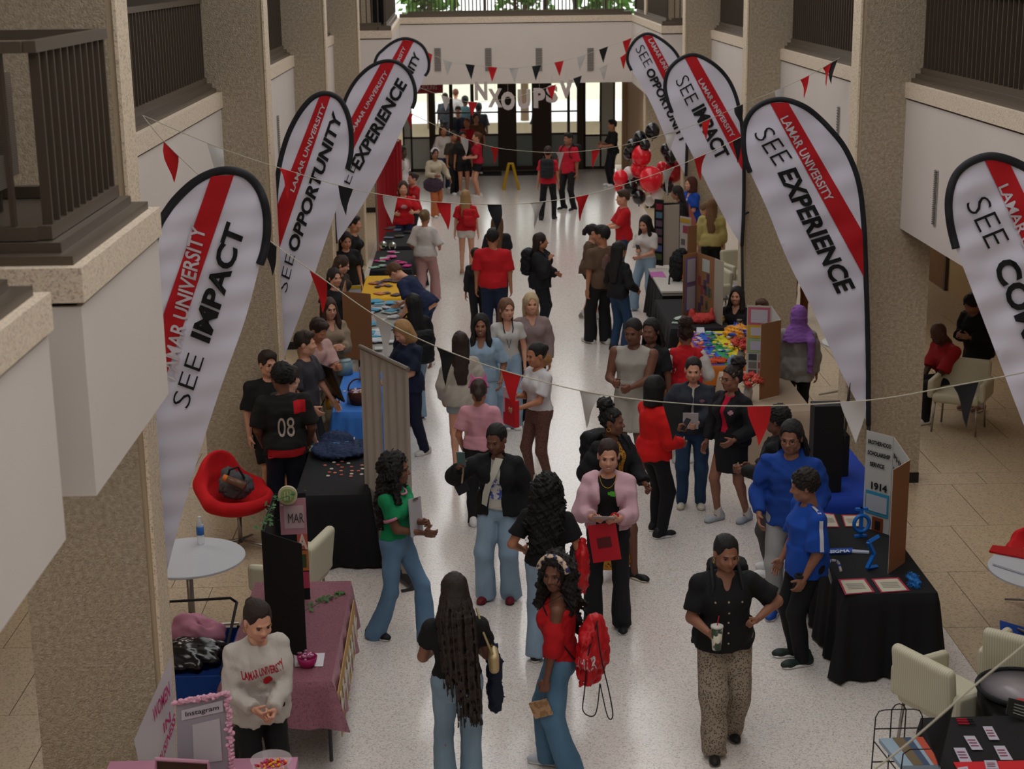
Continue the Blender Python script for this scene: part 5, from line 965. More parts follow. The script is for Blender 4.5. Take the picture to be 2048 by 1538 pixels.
# women in business corner, bottom left
tb = thing('folding_table', 'pink-covered table edge at the very bottom left', 'table', (-1.6, 8.9, 0)); MB().bb((-2.4, 8.6, .70), (-1.2, 9.36, .75)).build('tabletop', M('b07a90', .6), tb)
for xx, yy in ((-2.3, 8.7), (-1.35, 8.7), (-2.3, 9.2), (-1.35, 9.2)): MB().tube([(xx, yy, .7), (xx, yy, 0)], .015).build('leg', M('3a3c40', .5), tb)
def face_board(name, lab, px, y, m, cat='display board', th=.012, dy=None):
    P = [YP(u, v, y + (dy[i] if dy else 0)) for i, (u, v) in enumerate(px)]; t = thing(name, lab, cat, P[0]); MB().quadbox(P, (0, th, 0)).build('panel', m, t); return t, P
t, P = face_board('display_board', 'grey social media board edged with pink ruffled paper', [(356, 1545), (466, 1545), (455, 1385), (352, 1405)], 9.2, M('958f98', .7))
def bil(P, s, r): return (P[0] * (1 - s) + P[1] * s) * (1 - r) + (P[3] * (1 - s) + P[2] * s) * r
q = MB(); r0 = random.Random(9)
for k in range(120):
    s = k / 119
    p = P[3] * (1 - s * 2) + P[2] * s * 2 if s < .5 else P[2] * (2 - 2 * s) + P[1] * (2 * s - 1); a = r0.uniform(0, 6)
    q.ell(p + np.array((r0.gauss(0, .008), r0.uniform(-.02, .0), r0.gauss(0, .008))), (.02, .012, .013), rot('z', a) @ rot('x', a), 6, 4)
q.build('ruffle', mat('pink_ruffle', 'b98a9c', .8, var=.2, vs=60), t, kind='stuff')
lb = [bil(P, .1, .74) + (0, -.004, 0), bil(P, .9, .78) + (0, -.004, 0), bil(P, .9, .92) + (0, -.004, 0), bil(P, .1, .88) + (0, -.004, 0)]
MB().quadbox(lb, (0, -.002, 0)).build('label', M('bab4bc', .7), t); text('lettering', 'Instagram', lb[0] + (lb[1] - lb[0]) * .1 + (0, -.004, .012), (lb[1] - lb[0]) * .8, (lb[3] - lb[0]) * .62, M('1a1618', .7), t, bold=.01)
qc = [bil(P, .3, .12) + (0, -.004, 0), bil(P, .82, .16) + (0, -.004, 0), bil(P, .82, .7) + (0, -.004, 0), bil(P, .3, .66) + (0, -.004, 0)]
MB().quadbox(qc, (0, -.002, 0)).build('label', M('b4b0b4', .7), t)
t, P = face_board('poster', 'white curved women in business poster against the left column', [(285, 1560), (354, 1560), (342, 1312), (268, 1480)], 9.62, M('b6b2b8', .6), dy=[0, .0, .0, 0])
PK = M('a03466', .7)
for s, (u0, v0, u1, v1, hh) in (('WOMEN', (308, 1447, 341, 1390, 30)), ('IN', (329, 1466, 343, 1440, 20)), ('BUSINESS', (322, 1534, 352, 1444, 22))):
    A = YP(u0, v0, 9.6); B = YP(u1, v1, 9.6); up = YP(u0 - 2, v0 - hh, 9.6) - A; text('lettering', s, A + (0, -.012, 0), B - A, up, PK, t, bold=.03)
pf = thing('framed_picture', 'dark picture frame trimmed in pink at the bottom left', 'frame', YP(340, 1536, 9.05)); Pf = [YP(u, v, 9.05) for u, v in ((310, 1560), (420, 1560), (416, 1524), (312, 1518))]
MB().quadbox(Pf, (0, .01, 0)).build('picture', M('3a2a18', .5), pf); MB().tube([Pf[0], Pf[3], Pf[2], Pf[1]], .014, 8).build('pink_trim', M('b98a9c', .8), pf)
bw = thing('candy_bowl', 'large clear bowl of red and yellow sweets at the bottom edge', 'bowl', YP(544, 1560, 9.0)); c = YP(544, 1556, 9.0)
MB().lathe([(.07, -.02), (.10, .03), (.128, .13), (.124, .13), (.095, .035), (.06, -.01)], c, 28).build('bowl', mat('clear_plastic', (.8, .75, .78), .08, alpha=.3), bw, True); q = [MB() for _ in range(3)]
for i in range(150): a = r0.uniform(0, 6.28); rr = .1 * math.sqrt(r0.random()); q[i % 3].ell(c + (rr * math.cos(a), rr * math.sin(a), .06 + r0.uniform(0, .035)), (.017, .008, .008), rot('z', r0.uniform(0, 3)) @ rot('y', r0.uniform(-.5, .5)), 6, 4)
for qq, cc in zip(q, ('c01c24', 'd8a024', 'b03a6c')): qq.build('sweets', M(cc, .35), bw, kind='stuff')

# wagon with bags
wg = thing('wagon', 'blue folding wagon holding bags beside the left column', 'wagon', (-2.1, 11.7, 0)); x0, x1, y0, y1 = -2.55, -1.98, 11.2, 12.1; mW = M('123c86', .85, bump=.2, bs=60)
q = MB()
for (a, b) in (((x0, y0), (x1, y0)), ((x1, y0), (x1, y1)), ((x1, y1), (x0, y1)), ((x0, y1), (x0, y0))):
    a = np.array(a + (.14,)); b = np.array(b + (.14,)); n = np.cross(b - a, (0, 0, 1)); n /= np.linalg.norm(n); q.quadbox([a, b, b + (0, 0, .34), a + (0, 0, .34)], n * .012)
q.bb((x0, y0, .13), (x1, y1, .15)); q.build('fabric_tub', mW, wg)
q = MB(); [q.tube([(x, y, .12), (x, y, .50)], .012) for x in (x0, x1) for y in (y0, y1)]; q.tube([(x0, y1, .5), (x0 + .03, y1, .72), (x1 - .05, y1, .74), (x1, y1, .70), (x1, y0, .50)], .012); q.build('frame', mBlk, wg)
for x in (x0, x1):
    for y in (y0 + .08, y1 - .08): MB().tube([(x - .02, y, .09), (x + .02, y, .09)], .09, 18).build('wheel', mBlk, wg)
def blob(name, lab, cat, parts, m, wr=.02, res=.014, sc=3.2, parent=None, seed=1):
    s = SD(res)
    for p in parts: s.el(*p[:2], k=.05) if len(p) == 2 else s.rc(*p, k=.04)
    s.wr = wrinkle(wr, sc, seed, (1, 1, 1)); V, Q = s.mesh(); return mesh_obj(name, V, Q, m, parent, True, label=lab, cat=cat)
blob('garbage_bag', 'shiny black bag on top of the blue wagon', 'bag', [((-2.27, 11.48, .52), (.26, .24, .11)), ((-2.15, 11.5, .55), (.15, .15, .07))], mat('black_plastic', '0e0e10', .22, spec=.7), .018, sc=1.0)
blob('fabric_bundle', 'crumpled pink fabric piled on the black bag', 'fabric', [((-2.30, 11.80, .58), (.17, .15, .10)), ((-2.30, 11.75, .67), (.09, .09, .07)), ((-2.16, 11.75, .58), (.12, .1, .08))], M('b07488', .75), .02, sc=.9)
# round white tables
def round_table(c, r, lab, rz=0):
    t = thing('round_table', lab, 'table', (c[0], c[1], 0)); MB().lathe([(r - .02, .715), (r, .725), (r, .74), (r - .005, .745)], (c[0], c[1], 0), 56).build('tabletop', M('b8bac0', .35), t, False)
    MB().lathe([(.03, .03), (.03, .715)], (c[0], c[1], 0), 16).build('pedestal', mSteel, t, True)
    for k in range(4): a = rz + k * PI / 2; MB().tube([(c[0], c[1], .1), (c[0] + math.cos(a) * .42, c[1] + math.sin(a) * .42, .03)], [.02, .012], 8).build('foot', mSteel, t)
    return t
round_table((-2.53, 13.05), .49, 'round white café table behind the left column', .5); round_table((4.72, 12.35), .5, 'round white table with red papers at the right edge', .2); round_table((4.98, 20.6), .4, 'round white table partly hidden behind the experience banner')
bt = thing('water_bottle', 'clear water bottle with blue label on the white café table', 'bottle', T(402, 1090)); c = T(402, 1088, .747)
MB().lathe([(.03, 0), (.033, .02), (.031, .1), (.033, .17), (.03, .19)], c, 20).build('bottle', mat('clear_pet', (.85, .9, .92), .05, alpha=.35, spec=.7), bt, True)
MB().lathe([(.034, .09), (.034, .165)], c, 20).build('label', M('2a62a8', .5), bt, True); MB().lathe([(.03, .19), (.013, .225), (.013, .235)], c, 16).build('shoulder', mat('clear_pet', 'c8c8c8'), bt, True); MB().lathe([(.016, .232), (.016, .255)], c, 16).build('cap', M('d0cecb', .5), bt)
# chairs
mRed = mat('red_wool', 'a80c14', .85, bump=.3, bs=150); mCream = mat('cream_vinyl', 'aaa590', .7, pat='stripex', vs=16, col2='9d9884')
def egg_chair(loc, rz, lab, zs=0.0):
    t = thing('egg_chair', lab, 'chair', loc, rz); s = SD(.014); s.el((0, 0, .52), (.37, .34, .15), k=.03); s.el((0, -.26, .69), (.28, .12, .30), k=.10); s.rc((-.34, -.05, .57), (-.22, -.28, .68), .07, .07, k=.1); s.rc((.34, -.05, .57), (.22, -.28, .68), .07, .07, k=.1)
    s.el((0, .03, .66), (.33, .29, .165), k=.04, neg=True); s.el((0, -.13, .88), (.23, .14, .28), k=.05, neg=True); V, Q = s.mesh(); mesh_obj('shell', V, Q, mRed, t, True, True)
    MB().lathe([(.022, .06), (.022, .40)], (0, 0, 0), 12).build('stem', mSteel, t, True, True)
    for k in range(4): a = .4 + k * PI / 2; MB().tube([(0, 0, .09), (math.cos(a) * .34, math.sin(a) * .34, .02)], [.016, .01], 8).build('foot', mSteel, t, True, True)
    return t
egg_chair((-2.42, 15.25, 0), math.radians(-125) , 'red egg chair holding a grey bag behind the café table'); egg_chair((5.02, 13.25, 0), math.radians(120), 'red egg chair at the right edge beyond the white table'); egg_chair((4.66, 11.65, 0), math.radians(20), 'red egg chair at the right edge in front of the white table')
blob('tote_bag', 'grey cloth tote with dark handles on the red egg chair', 'bag', [((-2.42, 15.18, .68), (.17, .12, .13)), ((-2.5, 15.25, .74), (.08, .08, .12))], M('4c4c50', .85), .012)
tb_ = thing('tote_strap', 'black strap looped over the grey tote', 'strap', (-2.4, 15.1, .8)); MB().tube([(-2.5, 15.1, .76), (-2.46, 15.08, .88), (-2.38, 15.1, .9), (-2.32, 15.1, .78)], .012).build('strap', mBlk, tb_)
bo = thing('drink_bottle', 'amber bottle with orange cap lying on the grey tote', 'bottle', (-2.42, 15.02, .78)); MB().tube([(-2.48, 15.04, .80), (-2.3, 14.98, .74)], [.033, .04], 14).build('bottle', M('6a4a3a', .4), bo, True); MB().tube([(-2.52, 15.05, .815), (-2.48, 15.04, .80)], .032, 14).build('cap', M('d06a1c', .5), bo)
def armchair(loc, rz, lab, legs=True, m=None):
    t = thing('armchair', lab, 'chair', loc, rz); m = m or mCream
    s = SD(.016); s.bx((0, 0, .44), (.28, .28, .06), rad=.04); V, Q = s.mesh(); mesh_obj('seat', V, Q, m, t, True, True)
    s = SD(.016); s.bx((0, -.28, .64), (.30, .045, .21), rot('x', .12), rad=.04); V, Q = s.mesh(); mesh_obj('backrest', V, Q, m, t, True, True)
    for sx in (-1, 1): s = SD(.016); s.bx((sx * .31, -.02, .54), (.04, .27, .12), rad=.035); V, Q = s.mesh(); mesh_obj('armrest', V, Q, m, t, True, True)
    for sx in (-1, 1):
        for sy in (-1, 1): MB().tube([(sx * .25, sy * .22, .38), (sx * .27, sy * .25, 0)], .013).build('leg', mSteel, t, True, True)
    return t
armchair((-1.70, 13.3, 0), math.radians(75), 'cream armchair tucked between the white café table and the ivy board')
armchair((3.95, 27.3, 0), math.radians(-60), 'cream armchair with a dark bag near the third right column'); armchair((3.75, 25.4, 0), math.radians(100), 'cream armchair behind the kraft poster'); armchair((4.6, 27.0, 0), math.radians(200), 'cream armchair against the third right column')
armchair((5.95, 18.95, 0), math.radians(150), 'cream armchair in the right aisle under the man in red')
armchair((3.40, 10.60, 0), math.radians(-62), 'cream armchair with ribbed back beside the black drum'); armchair((4.15, 11.0, 0), math.radians(-40), 'cream armchair half hidden beyond the drum')
# drum with white head
dr = thing('drum', 'large black drum with a clear grey head at the bottom right', 'drum', (3.74, 10.12, 0)); c = (3.74, 10.12, 0)
MB().lathe([(.30, .28), (.30, .74)], c, 40).build('shell', M('0d0d0f', .25), dr, True); MB().lathe([(.285, .752), (.0, .756)], c, 40).build('drumhead', M('8d868a', .3), dr, True)
MB().tube([(c[0] + .305 * math.cos(a), c[1] + .305 * math.sin(a), .755) for a in np.linspace(0, 2 * PI, 41)], .017, 8, False).build('hoop', mBlk, dr, True)
for k in range(3): a = k * 2.1; MB().tube([(c[0] + .28 * math.cos(a), c[1] + .28 * math.sin(a), .4), (c[0] + .34 * math.cos(a), c[1] + .34 * math.sin(a), 0)], .012).build('leg', mSteel, dr)
slab('sticker', None, None, None, M('b0343c', .5), .002, parent=dr, world=[(3.62, 9.89, .757), (3.72, 9.87, .757), (3.74, 9.93, .757), (3.64, 9.95, .757)])
# wire literature rack with magazines
rk = thing('wire_rack', 'black wire literature rack in front of the drum', 'rack', (2.75, 9.2, 0)); W1 = M('0f0f10', .4)
def wire(pts, nm='wire'): MB().tube(pts, .0045, 6).build(nm, W1, rk)
F0 = YP(1752, 1420, 9.15); F1 = YP(1846, 1412, 9.15); xa, xb, zt = F0[0], F1[0], F0[2]
wire([(xa - .03, 9.15, 0), (xa, 9.15, zt - .05), (xa + .02, 9.15, zt - .01), (xa + .06, 9.15, zt), (xb - .06, 9.15, zt), (xb - .02, 9.15, zt - .01), (xb, 9.15, zt - .05), (xb + .0, 9.15, 0)], 'outer_frame')
wire([(xa + .09, 9.15, .3), (xa + .1, 9.15, zt), (xa + .12, 9.15, zt + .03), (xa + .145, 9.15, zt + .04), (xa + .17, 9.15, zt + .03), (xa + .19, 9.15, zt), (xa + .185, 9.15, .3)], 'inner_hoop')
for dz in (.13, .36, .55, .75): wire([(xa - dz * .02, 9.15, zt - dz), (xb, 9.15, zt - dz)])
for zz in (zt - .27, zt - .62):
    wire([(xa, 9.15, zz + .05), (xa + .09, 8.85, zz - .02), (xb + .06, 8.85, zz - .02), (xb, 9.15, zz + .05)], 'shelf_rim'); wire([(xa + .09, 8.85, zz - .02), (xa + .1, 8.85, zz + .12), (xa + .14, 8.85, zz + .15), (xb, 8.85, zz + .15), (xb + .06, 8.85, zz - .02)], 'shelf_hoop')
    for k in range(4): wire([(xa + .09 * k, 9.15, zz + .05), (xa + .09 + .07 * k, 8.85, zz - .02)])
for k, (cc, lbm) in enumerate((('8fa2b0', 'stack of magazines with a blue cover in the wire rack'),)):
    mg = thing('magazine', lbm, 'magazine', (xa + .2, 9.0, zt - .27)); zz = zt - .25; Pm = [(xa + .10, 8.87, zz - .02), (xb + .05, 8.87, zz - .02), (xb, 9.12, zz + .04), (xa + .02, 9.12, zz + .04)]
    MB().quadbox(Pm, (0, 0, .03)).build('cover', M(cc, .4), mg); Pm = [np.array(p) + (0, 0, .031) for p in Pm]
    for s0, s1, cl in ((.3, .55, '6a5a40'), (.55, .72, '3c4c66'), (.82, 1.0, 'b04a34')): MB().quadbox([Pm[0] * (1 - s0) + Pm[1] * s0, Pm[0] * (1 - s1) + Pm[1] * s1, Pm[3] * (1 - s1) + Pm[2] * s1, Pm[3] * (1 - s0) + Pm[2] * s0], (0, 0, .002)).build('cover_print', M(cl, .4), mg)
# cards and pens on the bottom right table
for i, px in enumerate((((1965, 1453), (1984, 1453), (1999, 1480), (1979, 1480)), ((1927, 1472), (1949, 1472), (1966, 1500), (1944, 1500)), ((1907, 1496), (1930, 1496), (1944, 1524), (1920, 1524)), ((1987, 1492), (2009, 1492), (2026, 1520), (2001, 1520)), ((1968, 1521), (1992, 1521), (1998, 1538), (1972, 1538)), ((1915, 1536), (1935, 1533), (1940, 1552), (1918, 1552)))):
    o = slab('card', px, ['white card nearest the pens on the bottom right table', 'second white card from the pens', 'leftmost white card on the bottom right table', 'rightmost white card on the bottom right table', 'white card overlapping the red runner', 'white card lying on the red runner corner'][i], 'card', M('b0abb8', .5), .002, z=.752 if i < 4 else .762, group='white cards on the bottom right table')
    P = [T(u, v, .757 if i < 4 else .767) for u, v in px]
    for k in range(3): a = .25 + k * .2; MB().quadbox([P[0] * (1 - a) + P[3] * a + (P[1] - P[0]) * .15, P[0] * (1 - a) + P[3] * a + (P[1] - P[0]) * .85, P[0] * (1 - a - .06) + P[3] * (a + .06) + (P[1] - P[0]) * .85, P[0] * (1 - a - .06) + P[3] * (a + .06) + (P[1] - P[0]) * .15], (0, 0, .0008)).build('print_line', M('8a3a52', .6), o)
for i, v in enumerate((1438, 1442, 1447)):
    a, b = T(1912 + i * 2, v, .757), T(1945 + i * 3, v + 1, .757); o = thing('pen', 'red pen, %s of three beside the cards' % ['far', 'middle', 'near'][i], 'pen', a); MB().tube([a, a * .35 + b * .65], .006, 8).build('barrel', M('a8142c', .3), o); MB().tube([a * .35 + b * .65, b], .005, 8).build('tip', mBlk, o)
sg = thing('table_sign', 'black sign with white lettering leaning by the drum', 'sign', YP(2030, 1430, 9.6)); Ps = [YP(2012, 1428, 9.62), YP(2075, 1450, 9.62), YP(2075, 1410, 9.75), YP(2018, 1396, 9.75)]
MB().quadbox(Ps, (0, .008, 0)).build('panel', M('0c0d0d', .5), sg)
for k in range(4): a = .2 + k * .17; MB().quadbox([bil(Ps, .2, a) - (0, .003, 0), bil(Ps, .7, a) - (0, .003, 0), bil(Ps, .7, a + .06) - (0, .003, 0), bil(Ps, .2, a + .06) - (0, .003, 0)], (0, -.001, 0)).build('text_line', M('6a7068', .6), sg)
# ------------------------------------------------------------------ teardrop banners on the columns
mFab = mat('banner_white', 'b6b4c0', .75, spec=.2); mStripe = M('b3111c', .75); mSleeve = mat('black_sleeve', '15161a', .7)
def spl(P, n=10):
    P = [np.array(p, float) for p in P]; out = []
    for i in range(len(P) - 1):
        p0, p1, p2, p3 = P[max(i - 1, 0)], P[i], P[i + 1], P[min(i + 2, len(P) - 1)]
        for k in range(n): t = k / n; out.append(.5 * (2 * p1 + (p2 - p0) * t + (2 * p0 - 5 * p1 + 4 * p2 - p3) * t * t + (3 * p1 - p0 - 3 * p2 + p3) * t ** 3))
    return out + [P[-1]]
def flag(lab, Yd, pole, edge, stripe, words, base=None, seed=1):
    """pole: pixel spline of the black sleeve from the tip to the end of the hook; edge: free edge back to the tip"""
    t = thing('teardrop_banner', lab, 'banner', YP(pole[0][0], pole[0][1], Yd)); ps = spl([(u, v, 0) for u, v in pole], 8); es = spl([(u, v, 0) for u, v in edge], 6)
    out = [(p[0], p[1]) for p in ps] + [(p[0], p[1]) for p in es[1:-1]]
    def wav(u, v): return .012 * math.sin(u * .035 + seed) + .010 * math.sin((u + v) * .05 + seed * 2) + .006 * math.sin(v * .11 + u * .02)
    def W3(u, v, d=0.0): p = YP(u, v, Yd); p = p * (1 - 0); q = YP(u, v, Yd + wav(u, v) - d); return q
    import mathutils
    # cloth: grid clipped by the outline
    cl = bmesh_clip(out, 9); V = [W3(u, v) for u, v in cl[0]]; mesh_obj('fabric', V, cl[1], mFab, t, True)
    cs = bmesh_clip(stripe, 9, out); V = [W3(u, v, .012) for u, v in cs[0]]; mesh_obj('red_stripe', V, cs[1], mStripe, t, True)
    tip = YP(pole[0][0], pole[0][1], Yd); up_ = YP(pole[1][0], pole[1][1], Yd)
    if Yd < 40: q = MB(); wx = XL - .06 if tip[0] < 1 else XR + .09; cy = max(c for c in COLY if c < Yd + 1.2); q.tube([up_, (wx, cy + (.28 if Yd > cy else -.0), up_[2])], .016, 6); q.build('wall_bracket', mSleeve, t)
    MB().tube([W3(p[0], p[1]) for p in ps], .028, 8).build('pole_sleeve', mSleeve, t, True)
    if base: MB().tube([W3(*pole[0]), YP(base[0], base[1], Yd)], .022, 8).build('pole', mSleeve, t, True)
    for s, O, X, Yv, m, bold in words:
        V, Fs = text_pts(s, bold); lo = V.min(0); hi = V.max(0); q = (V - lo) / np.maximum(hi - lo, 1e-6); O = np.array(O, float); X = np.array(X, float) - O; Yv = np.array(Yv, float) - O
        P = [W3(*(O + a * X + b * Yv), .018) for a, b, _ in q]; mesh_obj('lettering', P, Fs, m, t)
    return t
def inpoly(x, y, P):
    c = False; j = len(P) - 1
    for i in range(len(P)):
        if (P[i][1] > y) != (P[j][1] > y) and x < (P[j][0] - P[i][0]) * (y - P[i][1]) / (P[j][1] - P[i][1]) + P[i][0]: c = not c
        j = i
    return c
import bmesh
from mathutils.geometry import delaunay_2d_cdt
def bmesh_clip(P, step, clip=None):
    P = [tuple(map(float, p)) for p in P]
    if clip is not None: # intersect a convex quad with the outline: sample cells inside both, keep outline exact on the quad only
        n = 26; V = []; Fs = []; A, B, Cc, D = [np.array(p) for p in P]
        for i in range(n + 1):
            for k in range(9): s, r = k / 8, i / n; V.append((A * (1 - s) + B * s) * (1 - r) + (D * (1 - s) + Cc * s) * r)
        V = [shrink(p, clip) for p in V]
        for i in range(n):
            for k in range(8):
                a = i * 9 + k; f = (a, a + 1, a + 10, a + 9); c = sum(V[q] for q in f) / 4
                if inpoly(c[0], c[1], clip): Fs.append(f)
        return V, Fs
    xs = [p[0] for p in P]; ys = [p[1] for p in P]; pts = list(P); E = [(i, (i + 1) % len(P)) for i in range(len(P))]
    y = min(ys) + step / 2
    while y < max(ys):
        x = min(xs) + step / 2
        while x < max(xs):
            if inpoly(x, y, P) and min((x - a) ** 2 + (y - b) ** 2 for a, b in P) > (step * .55) ** 2: pts.append((x, y))
            x += step
        y += step
    r = delaunay_2d_cdt([Vector(p) for p in pts], E, [list(range(len(P)))], 1, 1e-4)
    return [np.array(v[:]) for v in r[0]], [tuple(f) for f in r[2]]
def shrink(p, clip):
    if inpoly(p[0], p[1], clip): return p
    best = None
    for i in range(len(clip)):
        a = np.array(clip[i], float); b = np.array(clip[(i + 1) % len(clip)], float); d = b - a; t = np.clip((p - a).dot(d) / (d.dot(d) + 1e-9), 0, 1); q = a + d * t; e = np.linalg.norm(p - q)
        if best is None or e < best[0]: best = (e, q)
    return best[1]
KB = M('0f1012', .8); KW = M('c4bcc2', .8)
def words(seeO, seeX, seeUp, wrd, wO, wX, wUp, uO, uX, uUp):
    return [('SEE', seeO, seeX, seeUp, KB, -.012), (wrd, wO, wX, wUp, KB, .036), ('LAMAR UNIVERSITY', uO, uX, uUp, KW, .02)]
flag('teardrop banner reading SEE IMPACT, nearest on the left', 10.35,
     [(322, 1160), (303, 1020), (296, 850), (300, 640), (309, 480), (336, 420), (375, 376), (415, 350), (455, 341), (492, 350), (517, 376), (531, 415), (534, 460), (529, 500), (520, 528)], [(520, 528), (490, 640), (440, 780), (395, 920), (350, 1080), (328, 1165), (322, 1160)],
     [(422, 352), (468, 350), (296, 860), (292, 730)], words((376, 818), (409, 716), (343, 806), 'IMPACT', (419, 688), (492, 458), (380, 672), (352, 762), (412, 458), (322, 752)))
flag('teardrop banner reading SEE OPPORTUNITY, second on the left', 17.3,
     [(566, 720), (556, 640), (551, 560), (549, 470), (552, 380), (566, 300), (590, 240), (620, 200), (648, 187), (676, 196), (694, 225), (702, 265), (702, 305), (695, 338)], [(695, 338), (672, 420), (645, 500), (615, 590), (585, 670), (566, 720)],
     [(640, 190), (662, 190), (556, 505), (551, 420)], words((573, 586), (590, 512), (556, 578), 'OPPORTUNITY', (594, 508), (686, 234), (574, 494), (588, 385), (652, 210), (580, 380)))
flag('teardrop banner reading SEE EXPERIENCE, third on the left', 24.3,
     [(672, 487), (668, 430), (668, 370), (672, 300), (684, 220), (704, 172), (732, 140), (762, 124), (792, 124), (816, 142), (829, 172), (830, 200), (824, 217)], [(824, 217), (806, 255), (770, 330), (725, 410), (690, 462), (672, 487)],
     [(762, 126), (790, 125), (672, 372), (668, 300)], words((692, 392), (714, 330), (676, 384), 'EXPERIENCE', (720, 342), (815, 170), (700, 326), (706, 268), (776, 146), (700, 262)))
flag('teardrop banner ending in TY, farthest on the left', 31.3,
     [(748, 340), (742, 270), (742, 200), (750, 124), (768, 98), (795, 80), (820, 78), (845, 92), (857, 118), (857, 140), (850, 152)], [(850, 152), (832, 190), (800, 250), (770, 305), (748, 340)],
     [(806, 80), (828, 82), (748, 240), (744, 190)], words((760, 300), (772, 262), (750, 296), 'OPPORTUNITY', (782, 256), (842, 112), (768, 246), (770, 190), (812, 96), (764, 186)))
flag('teardrop banner reading SEE OPPORTUNITY, farthest on the right', 30.65,
     [(1372, 352), (1374, 290), (1376, 230), (1372, 160), (1358, 116), (1335, 88), (1300, 68), (1275, 76), (1258, 100), (1255, 122), (1263, 141)], [(1263, 141), (1285, 175), (1310, 225), (1335, 285), (1356, 325), (1372, 352)],
     [(1284, 72), (1304, 71), (1374, 200), (1376, 260)], words((1270, 98), (1290, 136), (1286, 88), 'OPPORTUNITY', (1290, 142), (1362, 288), (1306, 134), (1296, 80), (1352, 182), (1304, 76)))
flag('teardrop banner reading SEE IMPACT, third from the camera on the right', 23.65,
     [(1484, 492), (1487, 430), (1488, 350), (1486, 280), (1478, 215), (1460, 165), (1430, 130), (1390, 110), (1360, 118), (1338, 140), (1330, 170), (1335, 200), (1344, 225)], [(1344, 225), (1360, 262), (1390, 320), (1425, 390), (1460, 455), (1484, 492)],
     [(1368, 113), (1392, 112), (1487, 280), (1487, 345)], words((1350, 162), (1374, 212), (1374, 148), 'IMPACT', (1382, 220), (1434, 322), (1408, 206), (1396, 162), (1462, 276), (1404, 156)), base=(1486, 640))
flag('large teardrop banner reading SEE EXPERIENCE, second on the right', 16.6,
     [(1737, 850), (1736, 700), (1732, 560), (1727, 440), (1716, 360), (1692, 300), (1660, 258), (1622, 222), (1590, 205), (1560, 199), (1530, 205), (1505, 222), (1490, 250), (1487, 285), (1491, 318), (1500, 344)], [(1500, 344), (1535, 420), (1575, 520), (1625, 620), (1680, 740), (1722, 820), (1737, 850)],
     [(1540, 206), (1576, 205), (1729, 470), (1734, 565)], words((1506, 268), (1550, 332), (1542, 252), 'EXPERIENCE', (1554, 346), (1674, 588), (1592, 334), (1560, 238), (1652, 404), (1576, 230)), base=(1739, 935))
flag('teardrop banner reading SEE COMMUNITY at the right edge', 10.4,
     [(2230, 1150), (2228, 900), (2220, 700), (2200, 560), (2160, 460), (2110, 385), (2050, 335), (1990, 313), (1945, 322), (1912, 350), (1898, 395), (1900, 445), (1912, 497)], [(1912, 497), (1955, 610), (2005, 740), (2060, 880), (2130, 1030), (2200, 1130), (2230, 1150)],
     [(1968, 318), (2016, 319), (2215, 740), (2225, 860)], words((1930, 408), (1976, 498), (1974, 390), 'COMMUNITY', (1984, 530), (2150, 930), (2030, 510), (1996, 375), (2105, 640), (2016, 366)))
# ------------------------------------------------------------------ bunting
mCord = M('b5ae9c', .8); PCOL = {'r': M('b80e16', .7), 'k': M('141518', .7), 'w': M('b9b5b2', .7)}
def bunting(lab, pts, Y0, Y1, pens, size=.17, cord=.004):
    S_ = spl([(u, v, 0) for u, v in pts], 6); n = len(S_); tot = pts[-1][0] - pts[0][0]
    def yv(u): return Y0 + (Y1 - Y0) * (u - pts[0][0]) / tot
    W_ = [YP(p[0], p[1], yv(p[0])) for p in S_]; t = thing('bunting', lab, 'bunting', W_[0]); MB().tube(W_, cord, 5).build('cord', mCord, t, True)
    for i, (u, c) in enumerate(pens):
        k = min(range(n), key=lambda j: abs(S_[j][0] - u)); P = W_[k]; d = W_[min(k + 1, n - 1)] - W_[max(k - 1, 0)]; d /= np.linalg.norm(d); a = P - d * size * .5; b = P + d * size * .5; tip = P + (0, 0, -size * 1.55) + d * rng.uniform(-.04, .04); nn = np.cross(d, (0, 0, 1)); nn /= np.linalg.norm(nn); fo = nn * rng.uniform(-.05, .05)
        V = []; Fs = []
        for r in range(6):
            s = r / 5
            for q in range(4): w = q / 3; V.append((a * (1 - w) + b * w) * (1 - s) + tip * s + fo * math.sin(s * PI) * (w - .5) * 2 * (1 - s) + nn * .012 * math.sin(s * 5 + i))
        Fs = [(r * 4 + q, r * 4 + q + 1, r * 4 + q + 5, r * 4 + q + 4) for r in range(5) for q in range(3)]
        mesh_obj('pennant', V, Fs, PCOL[c], t, True)
bunting('nearest long bunting string sagging from the left railing across the hall', [(284, 230), (330, 285), (420, 372), (520, 466), (638, 552), (765, 640), (890, 700), (1020, 745), (1180, 785), (1350, 806), (1520, 812), (1740, 800), (1905, 772), (2060, 742), (2290, 690), (2540, 628)], 12.4, 7.35, [(347, 'r'), (536, 'k'), (640, 'r'), (765, 'w'), (884, 'k'), (1020, 'r'), (1173, 'w'), (1340, 'k'), (1516, 'r'), (1712, 'w'), (1922, 'k')])
bunting('second bunting string from the left railing to the far right fascia', [(286, 231), (430, 292), (550, 333), (690, 374), (780, 392), (870, 404), (990, 409), (1090, 403), (1180, 388), (1300, 352), (1400, 313), (1490, 270), (1530, 244)], 13.2, 17.5, [(434, 'w'), (565, 'r'), (680, 'k'), (776, 'w'), (888, 'r'), (988, 'k'), (1081, 'w'), (1169, 'r'), (1327, 'w'), (1408, 'r'), (1484, 'k')])
